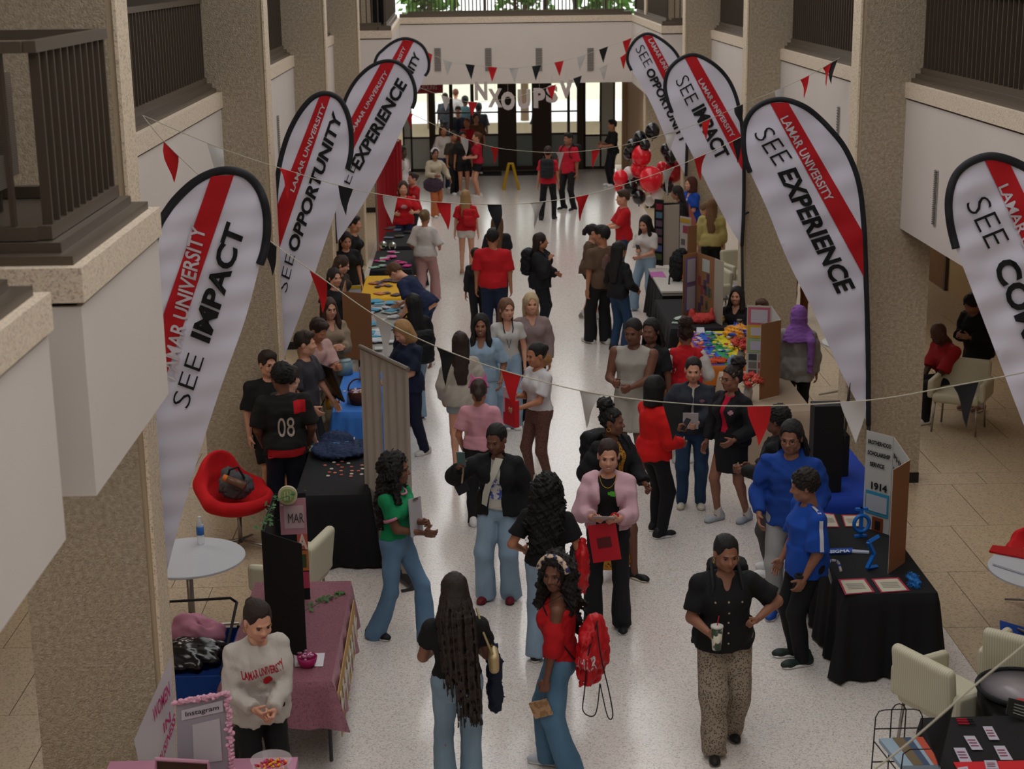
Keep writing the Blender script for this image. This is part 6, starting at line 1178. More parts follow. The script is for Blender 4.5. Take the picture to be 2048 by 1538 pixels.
bunting('third bunting string crossing in front of the glass doors to the right fascia', [(812, 222), (870, 250), (930, 277), (990, 295), (1060, 303), (1120, 305), (1190, 300), (1262, 287), (1330, 268), (1400, 246), (1478, 212), (1560, 178), (1620, 150), (1680, 115)], 26, 19.5, [(820, 'r'), (932, 'w'), (992, 'r'), (1122, 'w'), (1190, 'r'), (1345, 'w'), (1408, 'r'), (1480, 'k'), (1565, 'w'), (1610, 'r'), (1648, 'r'), (1660, 'k')])
bunting('far bunting string under the grey vents', [(842, 98), (895, 122), (940, 129), (985, 134), (1028, 136), (1073, 131), (1118, 123), (1163, 112), (1207, 96), (1262, 76), (1290, 56)], 34, 34, [(858, 'r'), (897, 'w'), (940, 'k'), (984, 'r'), (1028, 'w'), (1073, 'k'), (1117, 'r'), (1163, 'w'), (1208, 'k'), (1250, 'r')], .2, .004)
bunting('farthest bunting string above the foil letters', [(672, 100), (712, 130), (800, 160), (880, 190), (945, 204), (1020, 196), (1103, 172), (1155, 154), (1207, 133), (1255, 104), (1290, 60)], 35, 35, [(692, 'w'), (712, 'w'), (890, 'w'), (945, 'r'), (1103, 'r'), (1157, 'k'), (1205, 'w'), (1250, 'r')], .2, .004)
bunting('very near bunting string rising across the bottom right corner', [(1500, 1690), (1620, 1628), (1730, 1552), (1800, 1500), (1880, 1432), (1960, 1362), (2070, 1272), (2300, 1070), (2600, 800), (2900, 520)], 6.3, 5.9, [(1878, 'k')], .17, .005)
# foil letter balloons
mFoil = mat('rose_foil', 'bdb4b2', .22, metal=.55, bump=.3, bs=14)
cu_cache = {}
for i, (ch, u, v, w, h) in enumerate((('N', 962, 176, 24, 34), ('X', 990, 190, 26, 34), ('O', 1016, 196, 26, 34), ('U', 1048, 192, 24, 36), ('P', 1079, 190, 22, 36), ('S', 1104, 182, 22, 32), ('V', 1132, 172, 26, 34))):
    V, Fs = text_pts(ch, .05, .10); lo, hi = V.min(0), V.max(0); q = (V - lo) / (hi - lo) - .5; c = YP(u, v + 6, 39.5); k = 39.5 / 3200; P = np.stack([c[0] + q[:, 0] * w * k * 1.05, c[1] + q[:, 2] * .16, c[2] + q[:, 1] * h * k * 1.05], 1)
    o = thing('foil_balloon', 'silver foil balloon letter, %s of seven over the far doors' % ['first', 'second', 'third', 'fourth', 'fifth', 'sixth', 'seventh'][i], 'balloon', c, group='foil letter balloons over the doors'); mesh_obj('letter', P, Fs, mFoil, o)
    MB().tube([c + (0, 0, h * k * .5), c + (0, 0, h * k * .5 + .25)], .003, 4).build('string', mCord, o)
# balloon column
BC = {'r': mat('balloon_red', 'c41826', .22, spec=.6), 'k': mat('balloon_black', '101012', .18, spec=.7), 'w': mat('balloon_white', 'c2bcb8', .25, spec=.6), 'd': mat('balloon_deep', '8e0c18', .22, spec=.6)}
bl = [(1305, 262, 15, 'k', 0), (1280, 277, 14, 'k', .2), (1265, 292, 13, 'k', .1), (1290, 290, 11, 'k', -.1), (1258, 306, 12, 'k', .2), (1283, 312, 20, 'r', 0), (1278, 338, 17, 'r', .1), (1241, 356, 15, 'r', 0), (1258, 346, 12, 'w', .2), (1262, 374, 14, 'k', 0), (1302, 359, 24, 'r', -.3), (1278, 394, 14, 'k', -.1), (1274, 360, 12, 'k', .3), (1332, 300, 12, 'k', .1), (1341, 314, 13, 'k', 0), (1346, 343, 21, 'd', .2), (1324, 336, 12, 'r', .3), (1315, 388, 13, 'w', -.1), (1299, 402, 10, 'w', .1), (1336, 374, 12, 'k', 0), (1237, 374, 9, 'r', .3), (1318, 372, 10, 'd', .3)]
cn = {'r': 'red', 'k': 'black', 'w': 'white', 'd': 'deep red'}; ORD = ['highest', 'second highest', 'third highest', 'fourth highest', 'fifth highest', 'sixth highest', 'seventh highest', 'eighth highest', 'ninth highest', 'tenth highest', 'eleventh highest']
for i, (u, v, r, c, dy) in enumerate(bl):
    Yb = 31.5 + dy; P = YP(u, v, Yb); R = r * Yb / 3200; rk_ = sum(1 for b_ in bl if b_[3] == c and (b_[1], b_[0]) < (v, u)); o = thing('balloon', '%s %s balloon of the balloon cluster by the right columns' % (ORD[rk_], cn[c]), 'balloon', P, group='red, black and white balloon cluster'); q = MB(); q.ell(P, (R, R, R * 1.12), None, 18, 12); q.build('skin', BC[c], o, True); MB().lathe([(.004, -.03), (.018, -.035), (.006, 0)], P - (0, 0, R * 1.1), 8).build('knot', BC[c], o)
# wet floor sign, mats, curtain, bins
p0 = Z(1022, 378); t = thing('wet_floor_sign', 'yellow folding wet-floor sign on the far polished floor', 'sign', p0); mY = M('b8901a', .5)
for s in (-1, 1):
    q = MB()
    for sx in (-1, 1): q.tube([p0 + (sx * .20, s * .2, 0), p0 + (sx * .05, 0, .66)], .035, 4)
    q.build('leg', mY, t)
MB().tube([p0 + (-.07, 0, .66), p0 + (.07, 0, .66)], .03, 6).build('hinge', mY, t)
for i, (u0, u1) in enumerate(((945, 1002), (1028, 1075), (1100, 1130))):
    a, b = Z(u0, 340), Z(u1, 340); slab('door_mat', None, ['left', 'middle', 'right'][i] + ' black mat in front of the far doors', 'mat', mBlk, .015, world=[(a[0], 44.4, 0), (b[0], 44.4, 0), (b[0], 45.3, 0), (a[0], 45.3, 0)])
t = thing('curtain', 'deep red booth curtain beside the left columns', 'curtain', (-1.95, 32.2, 0)); V = []; N_ = 60
for j in range(2):
    for i in range(N_ + 1): s = i / N_; V.append((-1.95 + s * .42 + .03 * math.sin(s * 40), 31.6 + s * 2.0 + .05 * math.sin(s * 44), 2.15 * j + .0 + (.18 * math.sin(s * PI) if j else 0)))
mesh_obj('cloth', V, [(i, i + 1, N_ + 2 + i, N_ + 1 + i) for i in range(N_)], mat('velvet_red', '7a0812', .8), t, True); MB().tube([(-1.95, 31.6, 2.15), (-1.53, 33.6, 2.15)], .02).build('rod', mSteel, t); 
for e in ((-1.95, 31.6), (-1.53, 33.6)): MB().tube([e + (0,), e + (2.15,)], .018).build('post', mSteel, t)
for i, u in enumerate((751, 763)):
    c = YP(u, 50, 34.0); c[2] = 4.4; t = thing('bin', ('left' if i == 0 else 'right') + ' dark bin with white lid behind the far left railing', 'bin', c); MB().lathe([(.09, 0), (.1, .6)], c, 16).build('body', mBlk, t); MB().lathe([(.11, .6), (.1, .68)], c, 16).build('lid', M('c8c8c8', .5), t)
# red sign left of the doors
t = thing('hanging_sign', 'dark red sign with pale lettering left of the far doors', 'sign', YP(850, 175, 41.6)); P = [YP(u, v, 41.6) for u, v in ((830, 188), (886, 186), (886, 162), (830, 162))]; MB().quadbox(P, (0, .04, 0)).build('panel', M('7a1018', .5), t); text('lettering', '& YOUNG', YP(836, 180, 41.58), YP(874, 179, 41.58) - YP(836, 180, 41.58), YP(836, 170, 41.58) - YP(836, 180, 41.58), M('b08a88', .6), t, bold=.02)
# roll-up stand seen from behind
t = thing('banner_stand', 'grey back of a double roll-up banner stand beside the black table', 'banner stand', (-.88, 14.5, 0)); A = np.array((-1.13, 14.97, 0)); B = np.array((-.63, 14.03, 0)); mGF = mat('banner_grey', '8d857d', .8, var=.05, vs=3)
for s0, s1 in ((0, .455), (.475, 1)):
    V = []; n_ = 24
    for j in range(2):
        for i in range(n_ + 1): s = s0 + (s1 - s0) * i / n_; q = A * (1 - s) + B * s; V.append((q[0] + .012 * math.sin(s * 38) * (1 - j * .5), q[1] + .012 * math.sin(s * 38), .06 + j * 2.06))
    mesh_obj('sheet', V, [(i, i + 1, n_ + 2 + i, n_ + 1 + i) for i in range(n_)], mGF, t, True)
MB().tube([A + (0, 0, 2.13), B + (0, 0, 2.13)], .022, 8).build('top_rail', mSteel, t); MB().tube([A + (0, 0, .05), B + (0, 0, .05)], .05, 8).build('base', M('2a2b2e', .4), t); MB().tube([(A + B) / 2 + (.03, .02, .05), (A + B) / 2 + (.03, .02, 2.13)], .01, 6).build('support_pole', mSteel, t)
for e in (A, B): MB().tube([e + (-.12, -.06, .015), e + (.12, .06, .015)], .014, 6).build('foot', M('2a2b2e', .4), t)
# boards on the right tables
t, pn = trifold('display_board', [(1733, 860), (1788, 874), (1820, 920), (1786, 940)], 'white tri-fold board about brotherhood, scholarship and service dated 1914', [(mBoardW, mBoard), (mBoardW, mBoard), (mBoardW, mBoard)])
pa = pn[0]; sd = 1 if pa[2][1] < 0 else -1
for s, z0, z1, a, b in (('BROTHERHOOD', .79, .83, .12, .96), ('SCHOLARSHIP', .69, .73, .12, .94), ('SERVICE', .59, .63, .22, .75), ('1914', .38, .45, .3, .88)): on_panel(t, pa, None, a, b, z0, z1, None, sd, txt=s, bold=.045)
on_panel(t, pa, 'blue_border', .1, .95, .15, .36, M('2f86a8', .6), sd); on_panel(t, pa, 'text_sheet', .14, .9, .18, .33, M('a9adb4', .6), sd, off=.013); on_panel(t, pa, 'photo', .38, .78, .0, .13, M('7a3a1e', .6), sd); on_panel(t, pa, 'photo_figure', .5, .68, .02, .1, M('1c1a1c', .6), sd, off=.013)
for i, w_ in enumerate(('PHI', 'BETA', 'SIGMA')): on_panel(t, pn[1], None, .15, .6, .74 - i * .12, .79 - i * .12, None, sd if pn[1][2][0] < 0 else -sd, txt=w_, bold=.04)
BL = mat('paddle_blue', '1556a0', .35)
gk = thing('wooden_letter', 'blue Greek letter phi standing on the right black table', 'letter', T(1718, 1078)); c = T(1722, 1075); q = MB(); X = np.array((1., .15, 0)); X /= np.linalg.norm(X); yv = np.array((-X[1], X[0], 0)) * .03
q.tube([c + X * .07 * math.cos(a) + (0, 0, .13 + .075 * math.sin(a)) for a in np.linspace(0, 2 * PI, 25)], .017, 8, False); q.build('ring', BL, gk, True); MB().quadbox([c - X * .014, c + X * .014, c + X * .014 + (0, 0, .27), c - X * .014 + (0, 0, .27)], yv).quadbox([c - X * .055, c + X * .055, c + X * .055 + (0, 0, .02), c - X * .055 + (0, 0, .02)], yv).quadbox([c - X * .055 + (0, 0, .25), c + X * .055 + (0, 0, .25), c + X * .055 + (0, 0, .27), c - X * .055 + (0, 0, .27)], yv).build('stem', BL, gk)
g2 = thing('wooden_letter', 'tall folded blue Greek letter sigma beside the cardboard wing', 'letter', T(1742, 1140)); c = T(1742, 1138); q = MB(); pts = [c + (.06, .05, 0), c + (-.04, -.03, .02), c + (.02, 0, .13), c + (-.04, -.03, .25), c + (.06, .05, .27)]
for a, b in zip(pts[:-1], pts[1:]): q.tube([a, b], .02, 4)
q.build('stroke', BL, g2)
o = slab('paddle', [(1649, 1100), (1706, 1098), (1702, 1107), (1652, 1109)], 'blue and white fraternity paddle lying on the right black table', 'paddle', M('1b48a0', .4), .012); slab('handle', [(1704, 1101), (1738, 1104), (1738, 1108), (1704, 1106)], None, None, M('a5a9b8', .4), .012, parent=o); P = [T(u, v, .764) for u, v in ((1660, 1107), (1700, 1105), (1700, 1100), (1660, 1101))]; text('lettering', 'SIGMA', P[0], P[1] - P[0], P[3] - P[0], M('c8ccd8', .5), o, bold=.03)
cn_ = thing('cane', 'white and blue striped cane leaning on the right black table', 'cane', T(1656, 1135)); pts = [Z(1679, 1216, .3), Z(1668, 1180, .55), Z(1656, 1140, .83), Z(1654, 1130, .87), Z(1660, 1122, .89), Z(1668, 1121, .89), Z(1677, 1126, .86), Z(1682, 1143, .8)]; MB().tube(spl(pts, 5), .012, 8).build('shaft', M('a9a6a0', .5), cn_, True)
for k in range(4): S_ = spl(pts, 5); i = 16 + k * 5; MB().tube(S_[i:i + 2], .0135, 8).build('stripe', M('1a3f9a', .5), cn_)
for i, px in enumerate((((1690, 1190), (1750, 1185), (1730, 1157), (1676, 1159)), ((1762, 1186), (1820, 1182), (1797, 1155), (1743, 1158)), ((1648, 1055), (1679, 1055), (1668, 1028), (1648, 1026)), ((1690, 1054), (1724, 1054), (1722, 1030), (1683, 1030)))):
    o = slab('certificate', px, ['left cream certificate at the near edge of the right black table', 'right cream certificate at the near edge of the right black table', 'cream certificate beside the boy in blue polo', 'cream certificate behind the blue phi letter'][i], 'certificate', M('9e1f3c', .6), .003, group='red-edged certificates'); P = [T(u, v, .754) for u, v in px]; c = sum(P) / 4; MB().quadbox([c + (p - c) * .86 for p in P], (0, 0, .001)).build('sheet', M('b5ae9a', .6), o)
    for k in range(4): MB().quadbox([c + (p - c) * .6 * np.array((1, .12, 1)) + np.array((0, -.05 + k * .033, .0012)) for p in P], (0, 0, .0005)).build('text_line', M('8a8678', .6), o)
blob('bead_heap', 'bright blue heap of beads near the corner of the right black table', 'beads', [((*T(1827, 1168)[:2], .77), (.03, .10, .035))], M('1f6fb8', .5), .02, .008, 8)
# tall black display and tent card on the blue table
bx_ = thing('display_stand', 'tall plain black display box on the royal blue table', 'display', (3.32, 14.5, TZ)); MB().bb((3.16, 14.42, TZ + .01), (3.44, 14.62, 1.60)).build('box', M('0e0e10', .6), bx_)
t, pn = trifold('display_board', [(1646, 802), (1690, 818), (1700, 765)], 'small black folded sign behind the tall black display', [mBlk, mBlk], zt=1.5, zb=1.15)
MB().bb((3.3, 14.9, TZ + .01), (3.62, 15.15, 1.16)).build('box', M('1b1b1f', .7), t)
# flower board on beige table
t, pn = trifold('display_board', [(1494, 610), (1543, 612), (1562, 640), (1522, 648)], 'tri-fold board with coral and yellow framed notes beside the flowers', [(mBoardW, mBoard), (mBoardW, mBoard), (mBoardW, mBoard)])
sd = 1 if pn[0][2][1] < 0 else -1
for z0, z1, c1, c2 in ((.66, .88, 'b05a68', 'b0aab4'), (.50, .66, 'b8962a', 'b0a8b0'), (.32, .49, '8aa070', 'aaa4b8')): on_panel(t, pn[0], 'frame', .05, .95, z0, z1, M(c1, .6), sd); on_panel(t, pn[0], 'note', .18, .86, z0 + .03, z1 - .03, M(c2, .6), sd, off=.013)
for k in range(6): on_panel(t, pn[0], 'photo', .12 + .4 * (k % 2), .46 + .4 * (k % 2), .02 + .1 * (k // 2), .1 + .1 * (k // 2), M(('4a4448', 'a0644a', '6a6660', '8a3a44', '3c3c44', '9a8a7a')[k], .6), sd)
def bouquet(lab, p, cols, r, n, seed, vase='a8a49c'):
    t = thing('flower_bouquet', lab, 'flowers', p); r0 = random.Random(seed); p = np.array(p); MB().lathe([(.04, 0), (.055, .1), (.04, .16)], p, 16).build('vase', M(vase, .5), t, True); q = MB()
    for i in range(n):
        d = np.array((r0.gauss(0, .6), r0.gauss(0, .6), 1.)) ; d /= np.linalg.norm(d); e = p + (0, 0, .15) + d * r * 1.3; MB().tube([p + (0, 0, .1), e], .003, 5).build('stem', mIvy, t)
        s = SD(.009); s.el((0, 0, 0), (.04, .04, .03)); s.wr = wrinkle(.012, 6, i, (1, 1, 1)); V, Q = s.mesh(); mesh_obj('bloom', V + e, Q, M(cols[i % len(cols)], .7), t, True)
    for k in range(14): a = r0.uniform(0, 6); b = p + (0, 0, .14 + r0.uniform(0, .08)); e1 = np.array((math.cos(a) * .09, math.sin(a) * .09, r0.uniform(0, .06))); e2 = np.array((-math.sin(a), math.cos(a), 0)) * .02; q.add([b, b + e1 * .5 + e2, b + e1, b + e1 * .5 - e2], [(0, 1, 2, 3)])
    q.build('foliage', mIvy, t, kind='stuff'); return t
bouquet('coral flower bouquet in front of the framed-note board', T(1496, 800), ('c24a3a', 'b83c34', 'cc5c4a'), .12, 9, 2); bouquet('coral bouquet beside the far edge of the rainbow table', T(1482, 725), ('c24a3a', 'b8402c'), .12, 8, 5)
blob('gift_bag', 'small blue and white gift bag by the coral bouquet', 'bag', [((*T(1465, 740)[:2], .84), (.06, .05, .1))], M('6a8aa8', .7), .008, .012)
# kraft board with purple frames
t, pn = trifold('display_board', [(1366, 510), (1394, 504), (1430, 516), (1448, 524)], 'kraft tri-fold board with a purple-framed left panel and many photos', [mBoard, mBoard, mat('board_grey', '8a8378', .85)])
for k in range(2): on_panel(t, pn[0], 'frame', .15, .9, .06 + k * .4, .44 + k * .4, M('6a5f94', .6), 1 if pn[0][2][1] < 0 else -1); on_panel(t, pn[0], 'sheet', .28, .84, .09 + k * .4, .42 + k * .4, M('a8a2a8', .6), 1 if pn[0][2][1] < 0 else -1, off=.013)
r0 = random.Random(3)
for k in range(12): a, b = r0.uniform(.1, .8), r0.uniform(.05, .55); on_panel(t, pn[1], 'photo', a, a + .14, b, b + .13, M(r0.choice(('3a4a6a', '5a5a3a', '8a3a3a', '4a3a5a', '6a6a4a')), .6), 1 if pn[1][2][1] < 0 else -1)
on_panel(t, pn[1], 'pale_text_patch', .35, .75, .66, .84, M('a8b0a8', .6), 1 if pn[1][2][1] < 0 else -1)
def zboard(name, lab, quad, zt, m, deco=(), zb=TZ):
    A = Z(quad[0], quad[2], zt); B = Z(quad[1], quad[3], zt); t = thing(name, lab, 'display board', (A[0], A[1], zb)); d = B - A; n = np.cross(d / np.linalg.norm(d), (0, 0, 1.)); n = n if n[1] < 0 else -n
    MB().quadbox([(A[0], A[1], zb), (B[0], B[1], zb), B, A], -n * .012).build('panel', m, t)
    for s0, s1, z0, z1, c in deco: MB().quadbox([A * (1 - s) + B * s + (0, 0, zz - zt) + n * .004 for s, zz in ((s0, zb + z0), (s1, zb + z0), (s1, zb + z1), (s0, zb + z1))], n * .002).build('card', M(c, .6), t)
    return t
zboard('display_board', 'plain grey-beige panel standing beyond the white table', (1324, 1359, 411, 409), 1.75, mat('board_grey2', '8f857a', .85))
zboard('display_board', 'black panel covered with colourful photo rows behind the grey panel', (1309, 1327, 398, 400), 1.85, mBlk, [(.2, .9, .1 + .14 * k, .2 + .14 * k, c) for k, c in enumerate(('4a5a2a', '4a5a90', '6a4a52', '54404c', '5a4656', '4a6a7a', '7a1c2c'))])
zboard('display_board', 'white poster with dark and red pictures beside the kraft wing', (1360, 1382, 432, 436), 1.7, M('a9a29c', .7), [(.2, .6, .1, .25, '4a4460'), (.5, .9, .3, .42, '8a2a30'), (.15, .5, .5, .6, '5a5450'), (.3, .8, .7, .82, '8c3a50'), (.05, .95, .87, .93, 'b08a20')])
zboard('display_board', 'blank kraft cardboard wing beside the white poster', (1376, 1394, 452, 450), 1.62, mBoard)
slab('poster', None, 'coral pink poster held over the kraft wing', 'poster', M('c4726a', .7), .004, world=[YP(1377, 405, 27.5), YP(1380, 462, 27.5), YP(1393, 470, 27.6), YP(1392, 440, 27.6)], up=(0, .006, 0))
# left kraft board (large brown back)
P = [Z(u, v, 1.62) for u, v in ((686, 583), (738, 588))]; t = thing('display_board', 'large brown back of a kraft poster board on the left tables', 'display board', (P[0][0], P[0][1], TZ)); a, b = P; MB().quadbox([(a[0], a[1], TZ), (b[0] + .02, b[1], TZ), (b[0] + .02, b[1], 1.62), (a[0], a[1], 1.62)], (0, .012, 0)).build('panel', mBoard, t); c2 = np.array((a[0] - .02, a[1] + .75, 0)); MB().quadbox([(a[0], a[1], TZ), (c2[0], c2[1], TZ), (c2[0], c2[1], 1.62), (a[0], a[1], 1.62)], (-.012, 0, 0)).build('panel', mBoard, t)
zboard('clipboard_sign', 'white sign board with yellow top edge at the yellow table', (692, 722, 572, 570), 1.15, M('a8a4a8', .7), [(0, 1, .36, .41, 'b8961c')])
# easel, basket, lamp items on the blue cloth
t = thing('picture_easel', 'dark framed picture tilted on a small black wire easel', 'picture', (-1.7, 17.85, TZ)); Pq = [Z(643, 776, .95), Z(688, 803, .93), Z(664, 738, 1.28), Z(621, 722, 1.28)]
MB().quadbox(Pq, (-.015, .03, 0)).build('picture', mat('dark_print', '4a3418', .5, pat='blotch', vs=12, col2='2a1c0e'), t); MB().tube(Pq + [Pq[0]], .012, 6).build('frame', mBlk, t)
for a, b in ((Pq[0] * .7 + Pq[1] * .3, (-1.82, 17.75)), (Pq[0] * .2 + Pq[1] * .8, (-1.62, 17.7)), ((Pq[2] + Pq[3]) / 2, (-1.75, 18.1))): MB().tube([a, (b[0], b[1], TZ + .01)], .006, 6).build('easel_leg', mBlk, t)
bk = thing('wicker_basket', 'brown wicker basket of wrapped sweets on the blue cloth', 'basket', T(718, 812)); c = T(718, 808)
MB().lathe([(.085, 0), (.11, .07), (.125, .16), (.115, .16), (.1, .07), (.07, .02)], c, 24).build('basket', mat('wicker', '4a2418', .8, pat='stripez', vs=30, col2='2e150e', bump=.4, bs=90), bk, True); MB().tube([c + (.12 * math.cos(a), 0, .16 + .14 * math.sin(a)) for a in np.linspace(0, PI, 14)], .009, 6).build('handle', M('4a2418', .8), bk, True)
q = [MB() for _ in range(3)]
for i in range(45): q[i % 3].ell(c + (r0.gauss(0, .045), r0.gauss(0, .045), .155), (.025, .015, .012), rot('z', i), 6, 4)
for qq, cc in zip(q, ('5a2a8a', 'c8a040', 'b8b0c0')): qq.build('sweets', M(cc, .4), bk, kind='stuff')
def small_jar(lab, p, c1, c2, r=.035, h=.13, name='jar', cat='jar'): t = thing(name, lab, cat, p); MB().lathe([(r, 0), (r, h)], p, 18).build('body', M(c1, .3), t, True); MB().lathe([(r * .8, h), (r * .8, h + .03)], p, 16).build('lid', M(c2, .5), t, True); return t
small_jar('small candle jar with red and yellow label by the easel', T(657, 818), 'a87a1c', 'a02a24'); small_jar('white lidded tub on the blue cloth', T(733, 760), 'a8a8b8', 'b0a8b8', .09, .16, 'tub', 'tub'); small_jar('clear plastic cup beside the basket', T(700, 806), '8a9ab0', 'a0a8b8', .035, .1, 'cup', 'cup'); small_jar('clear storage box on the far end of the blue cloth', T(690, 748), '6f8a92', '9ab0b4', .1, .16, 'storage_box', 'box')
# black table items, left
blob('folded_shirt', 'folded navy shirt with a blue print on the black table', 'shirt', [((-1.45, 16.0, .80), (.30, .32, .05)), ((-1.5, 16.2, .86), (.16, .12, .06))], M('23304e', .85), .01)
for i, (u, v, w_, c) in enumerate(((670, 886, 18, '3a78b0'), (688, 882, 14, '4a9ac8'), (700, 878, 12, 'a8b0b8'))): p = T(u, v, .845); slab('shirt_print', None, ['left', 'middle', 'right'][i] + ' patch of the blue and white print on the folded navy shirt', 'print', M(c, .7), .006, world=[p + (-.05, -.04, 0), p + (.05, -.04, 0), p + (.05, .05, 0), p + (-.05, .05, 0)], group='print on the folded shirt')
slab('plastic_bag', [(612, 903), (650, 905), (645, 893), (618, 893)], 'flat clear plastic bag on the black table', 'bag', M('8a9a94', .2), .012); slab('sticker_sheet', [(643, 918), (690, 918), (692, 907), (650, 906)], 'white sticker sheet on the black table', 'stickers', M('a9b4b0', .5), .004)
r1 = random.Random(21)
for i, (x, y) in enumerate([(650, 931), (668, 925), (676, 930), (684, 923), (697, 927), (703, 934), (724, 931), (663, 938), (684, 935), (704, 942), (725, 938), (659, 945), (682, 942), (703, 948), (717, 942), (670, 946), (656, 952), (683, 950), (702, 953), (723, 949)]):
    p = T(x, y, .748); MB
    hc_ = ('b86a5a', 'b8b0a8', 'a0463c')[i % 3]; tag(MB().lathe([(.02, 0), (.018, .006)], p, 10).build('pin_badge', M(hc_, .4)), '%s round pin badge, %s in the %s row on the black table' % (('coral', 'white', 'dark red')[i % 3], ['leftmost', 'second from left', 'middle', 'right of middle', 'second from right', 'far right', 'rightmost'][i % 7], ['far', 'middle', 'near'][i // 7]), 'badge', 'pin badges on the black table')
# scatter on other tables
greeble('paper', ('paper', 'the plain left tables'), 'paper', -1.36, 22.2, .752, 44, .33, 1.6, ('b4b8c0', 'c0c4c8', '3f8fb0', 'a8b4c0', '6aa8c0', 'b0b8b0'), .09, 5, 'papers on the plain left tables')
greeble('flyer', ('flyer', 'the yellow cloth'), 'flyer', -1.4, 25.0, .752, 16, .3, .8, ('3c2c28', '4a3040', '8a1c24', 'b06a4a', '3a2a3a'), .07, 6, 'flyers on the yellow cloth'); greeble('trinket', ('trinket', 'the black left table'), 'trinket', -1.45, 27.3, .755, 20, .3, .85, ('c01a70', 'd02a88', 'b08aa0', '8ab09a', 'c84a90'), .07, 7, 'pink trinkets on the black left table')
for i, (u, v) in enumerate(((766, 490), (785, 492))): p = T(u, v, .82); o = thing('mirror_ball', ('left' if i == 0 else 'right') + ' small mirror ball behind the pink trinkets', 'ornament', p); MB().ell(p, .07, None, 14, 10).build('ball', mat('mirror', 'a8b0a8', .12, metal=1), o); MB().tube([p, p + (0, 0, .09)], .006).build('hook', mSteel, o)
greeble('photo_frame', ('frame', 'the table by the curtain'), 'frame', -1.4, 30.2, .76, 10, .3, .7, ('141416', '5a6a80', '3a3a2a', '101012'), .09, 8, 'frames by the curtain')
greeble('trinket', ('trinket', 'the rainbow cloth'), 'trinket', 3.22, 20.4, .757, 110, .33, .85, ('2b4fae', '6a3aa0', 'd8c42a', 'c23040', 'e0d8d8', '208a54', 'e07a30', 'b0b8c8'), .028, 9, 'trinkets on the rainbow cloth')
blob('feather_boa', 'rainbow feather boa bundle on the rainbow cloth', 'boa', [((3.5, 21.0, .82), (.16, .14, .09))], mat('rainbow', 'd0902a', .8, pat='blotch', vs=7, col2='2a4ab0'), .025, .014, 7); blob('ruffled_lei', 'orange lei at the near edge of the rainbow cloth', 'lei', [((3.0, 19.6, .77), (.16, .08, .03))], M('c8502a', .8), .015, .012, 8)
blob('plush_crab', 'red plush toy with two raised claws on the black table', 'toy', [((3.15, 21.95, .80), (.19, .12, .07)), ((3.02, 21.95, .86), (.04, .04, .09)), ((3.30, 21.95, .86), (.04, .04, .09))], M('b43c38', .85), .008); greeble('card', ('card', 'the table beside the plush toy'), 'card', 2.92, 22.1, .752, 9, .14, .28, ('9fb8a4', 'a8c0ae', 'b0b8b0'), .05, 10, 'pale green cards'); small_jar('yellow bowl of snacks beside the plush toy', T(1440, 643), 'b8901a', 'c8a83a', .07, .05, 'bowl', 'bowl'); small_jar('dark tumbler beside the rainbow cloth', T(1478, 672), '2a2024', '6a5a58', .045, .2, 'tumbler', 'cup')
slab('paper', [(1393, 666), (1410, 668), (1408, 656), (1393, 656)], 'white name card on the corner of the rainbow cloth', 'paper', M('b8b8c0', .6), .01); slab('paper_stack', [(1372, 612), (1405, 616), (1398, 604), (1374, 601)], 'stack of white flyers before the kraft board', 'paper', M('b0aaa4', .6), .02)
blob('backpack', 'black backpack standing on the white-topped table', 'bag', [((3.18, 24.9, 1.0), (.12, .16, .25)), ((3.26, 24.9, 1.2), (.07, .1, .1))], M('141417', .8), .012); tb_ = thing('backpack_strap', 'black strap dangling from the backpack on the white table', 'strap', (3.05, 24.7, .8)); MB().tube([(3.1, 24.75, 1.0), (3.04, 24.7, .88), (3.02, 24.6, .78)], .014).build('strap', mBlk, tb_)
blob('orange_bag', 'crumpled orange bag behind the black backpack', 'bag', [((3.36, 24.75, .90), (.1, .14, .14))], M('b85a20', .7), .016); slab('paper', [(1303, 556), (1333, 558), (1325, 546), (1299, 548)], 'magenta leaflet pile on the white-topped table', 'leaflet', M('b060a0', .6), .03); slab('paper', [(1308, 530), (1335, 524), (1330, 514), (1306, 524)], 'orange-red leaflet on the white-topped table', 'leaflet', M('b8643c', .6), .02)
greeble('clutter', ('garment', 'the clutter behind the right booths'), 'clutter', 4.35, 25.3, .5, 14, .3, .9, ('a8a29c', 'b4aeb0', '9a948c', '3a3a40', 'b0b4b8'), .13, 12, 'clutter beside the armchairs')
ck = thing('side_table', 'low table carrying the pale clutter behind the right booths', 'table', (4.35, 25.3, 0)); MB().bb((4.0, 24.35, .45), (4.7, 26.25, .495)).build('tabletop', mGreyTop, ck)
for x in (4.05, 4.65):
    for y in (24.4, 26.2): MB().tube([(x, y, .45), (x, y, 0)], .015).build('leg', mSteel, ck)
# right-edge items
slab('plastic_bag', [(1978, 1105), (2048, 1118), (2048, 1100), (1985, 1093)], 'red plastic bag on the right white table', 'bag', M('b00f1c', .25), .015); slab('tray', [(1985, 1130), (2048, 1150), (2048, 1128), (1986, 1112)], 'white tray on the right white table', 'tray', M('b4b8be', .5), .015, z=.75)
slab('blue_fabric', None, 'blue fabric spread on the tiles under the right red chair', 'fabric', mat('blue_fabric', '14387e', .9, bump=.5, bs=30), .02, world=[(4.42, 12.55, .003), (4.9, 12.0, .003), (5.2, 12.3, .003), (4.55, 12.98, .003)])
blob('shoulder_bag', 'black bag on the floor beside the right round table', 'bag', [((5.0, 13.4, .62), (.1, .1, .08))], M('3a3a4a', .7), .01)
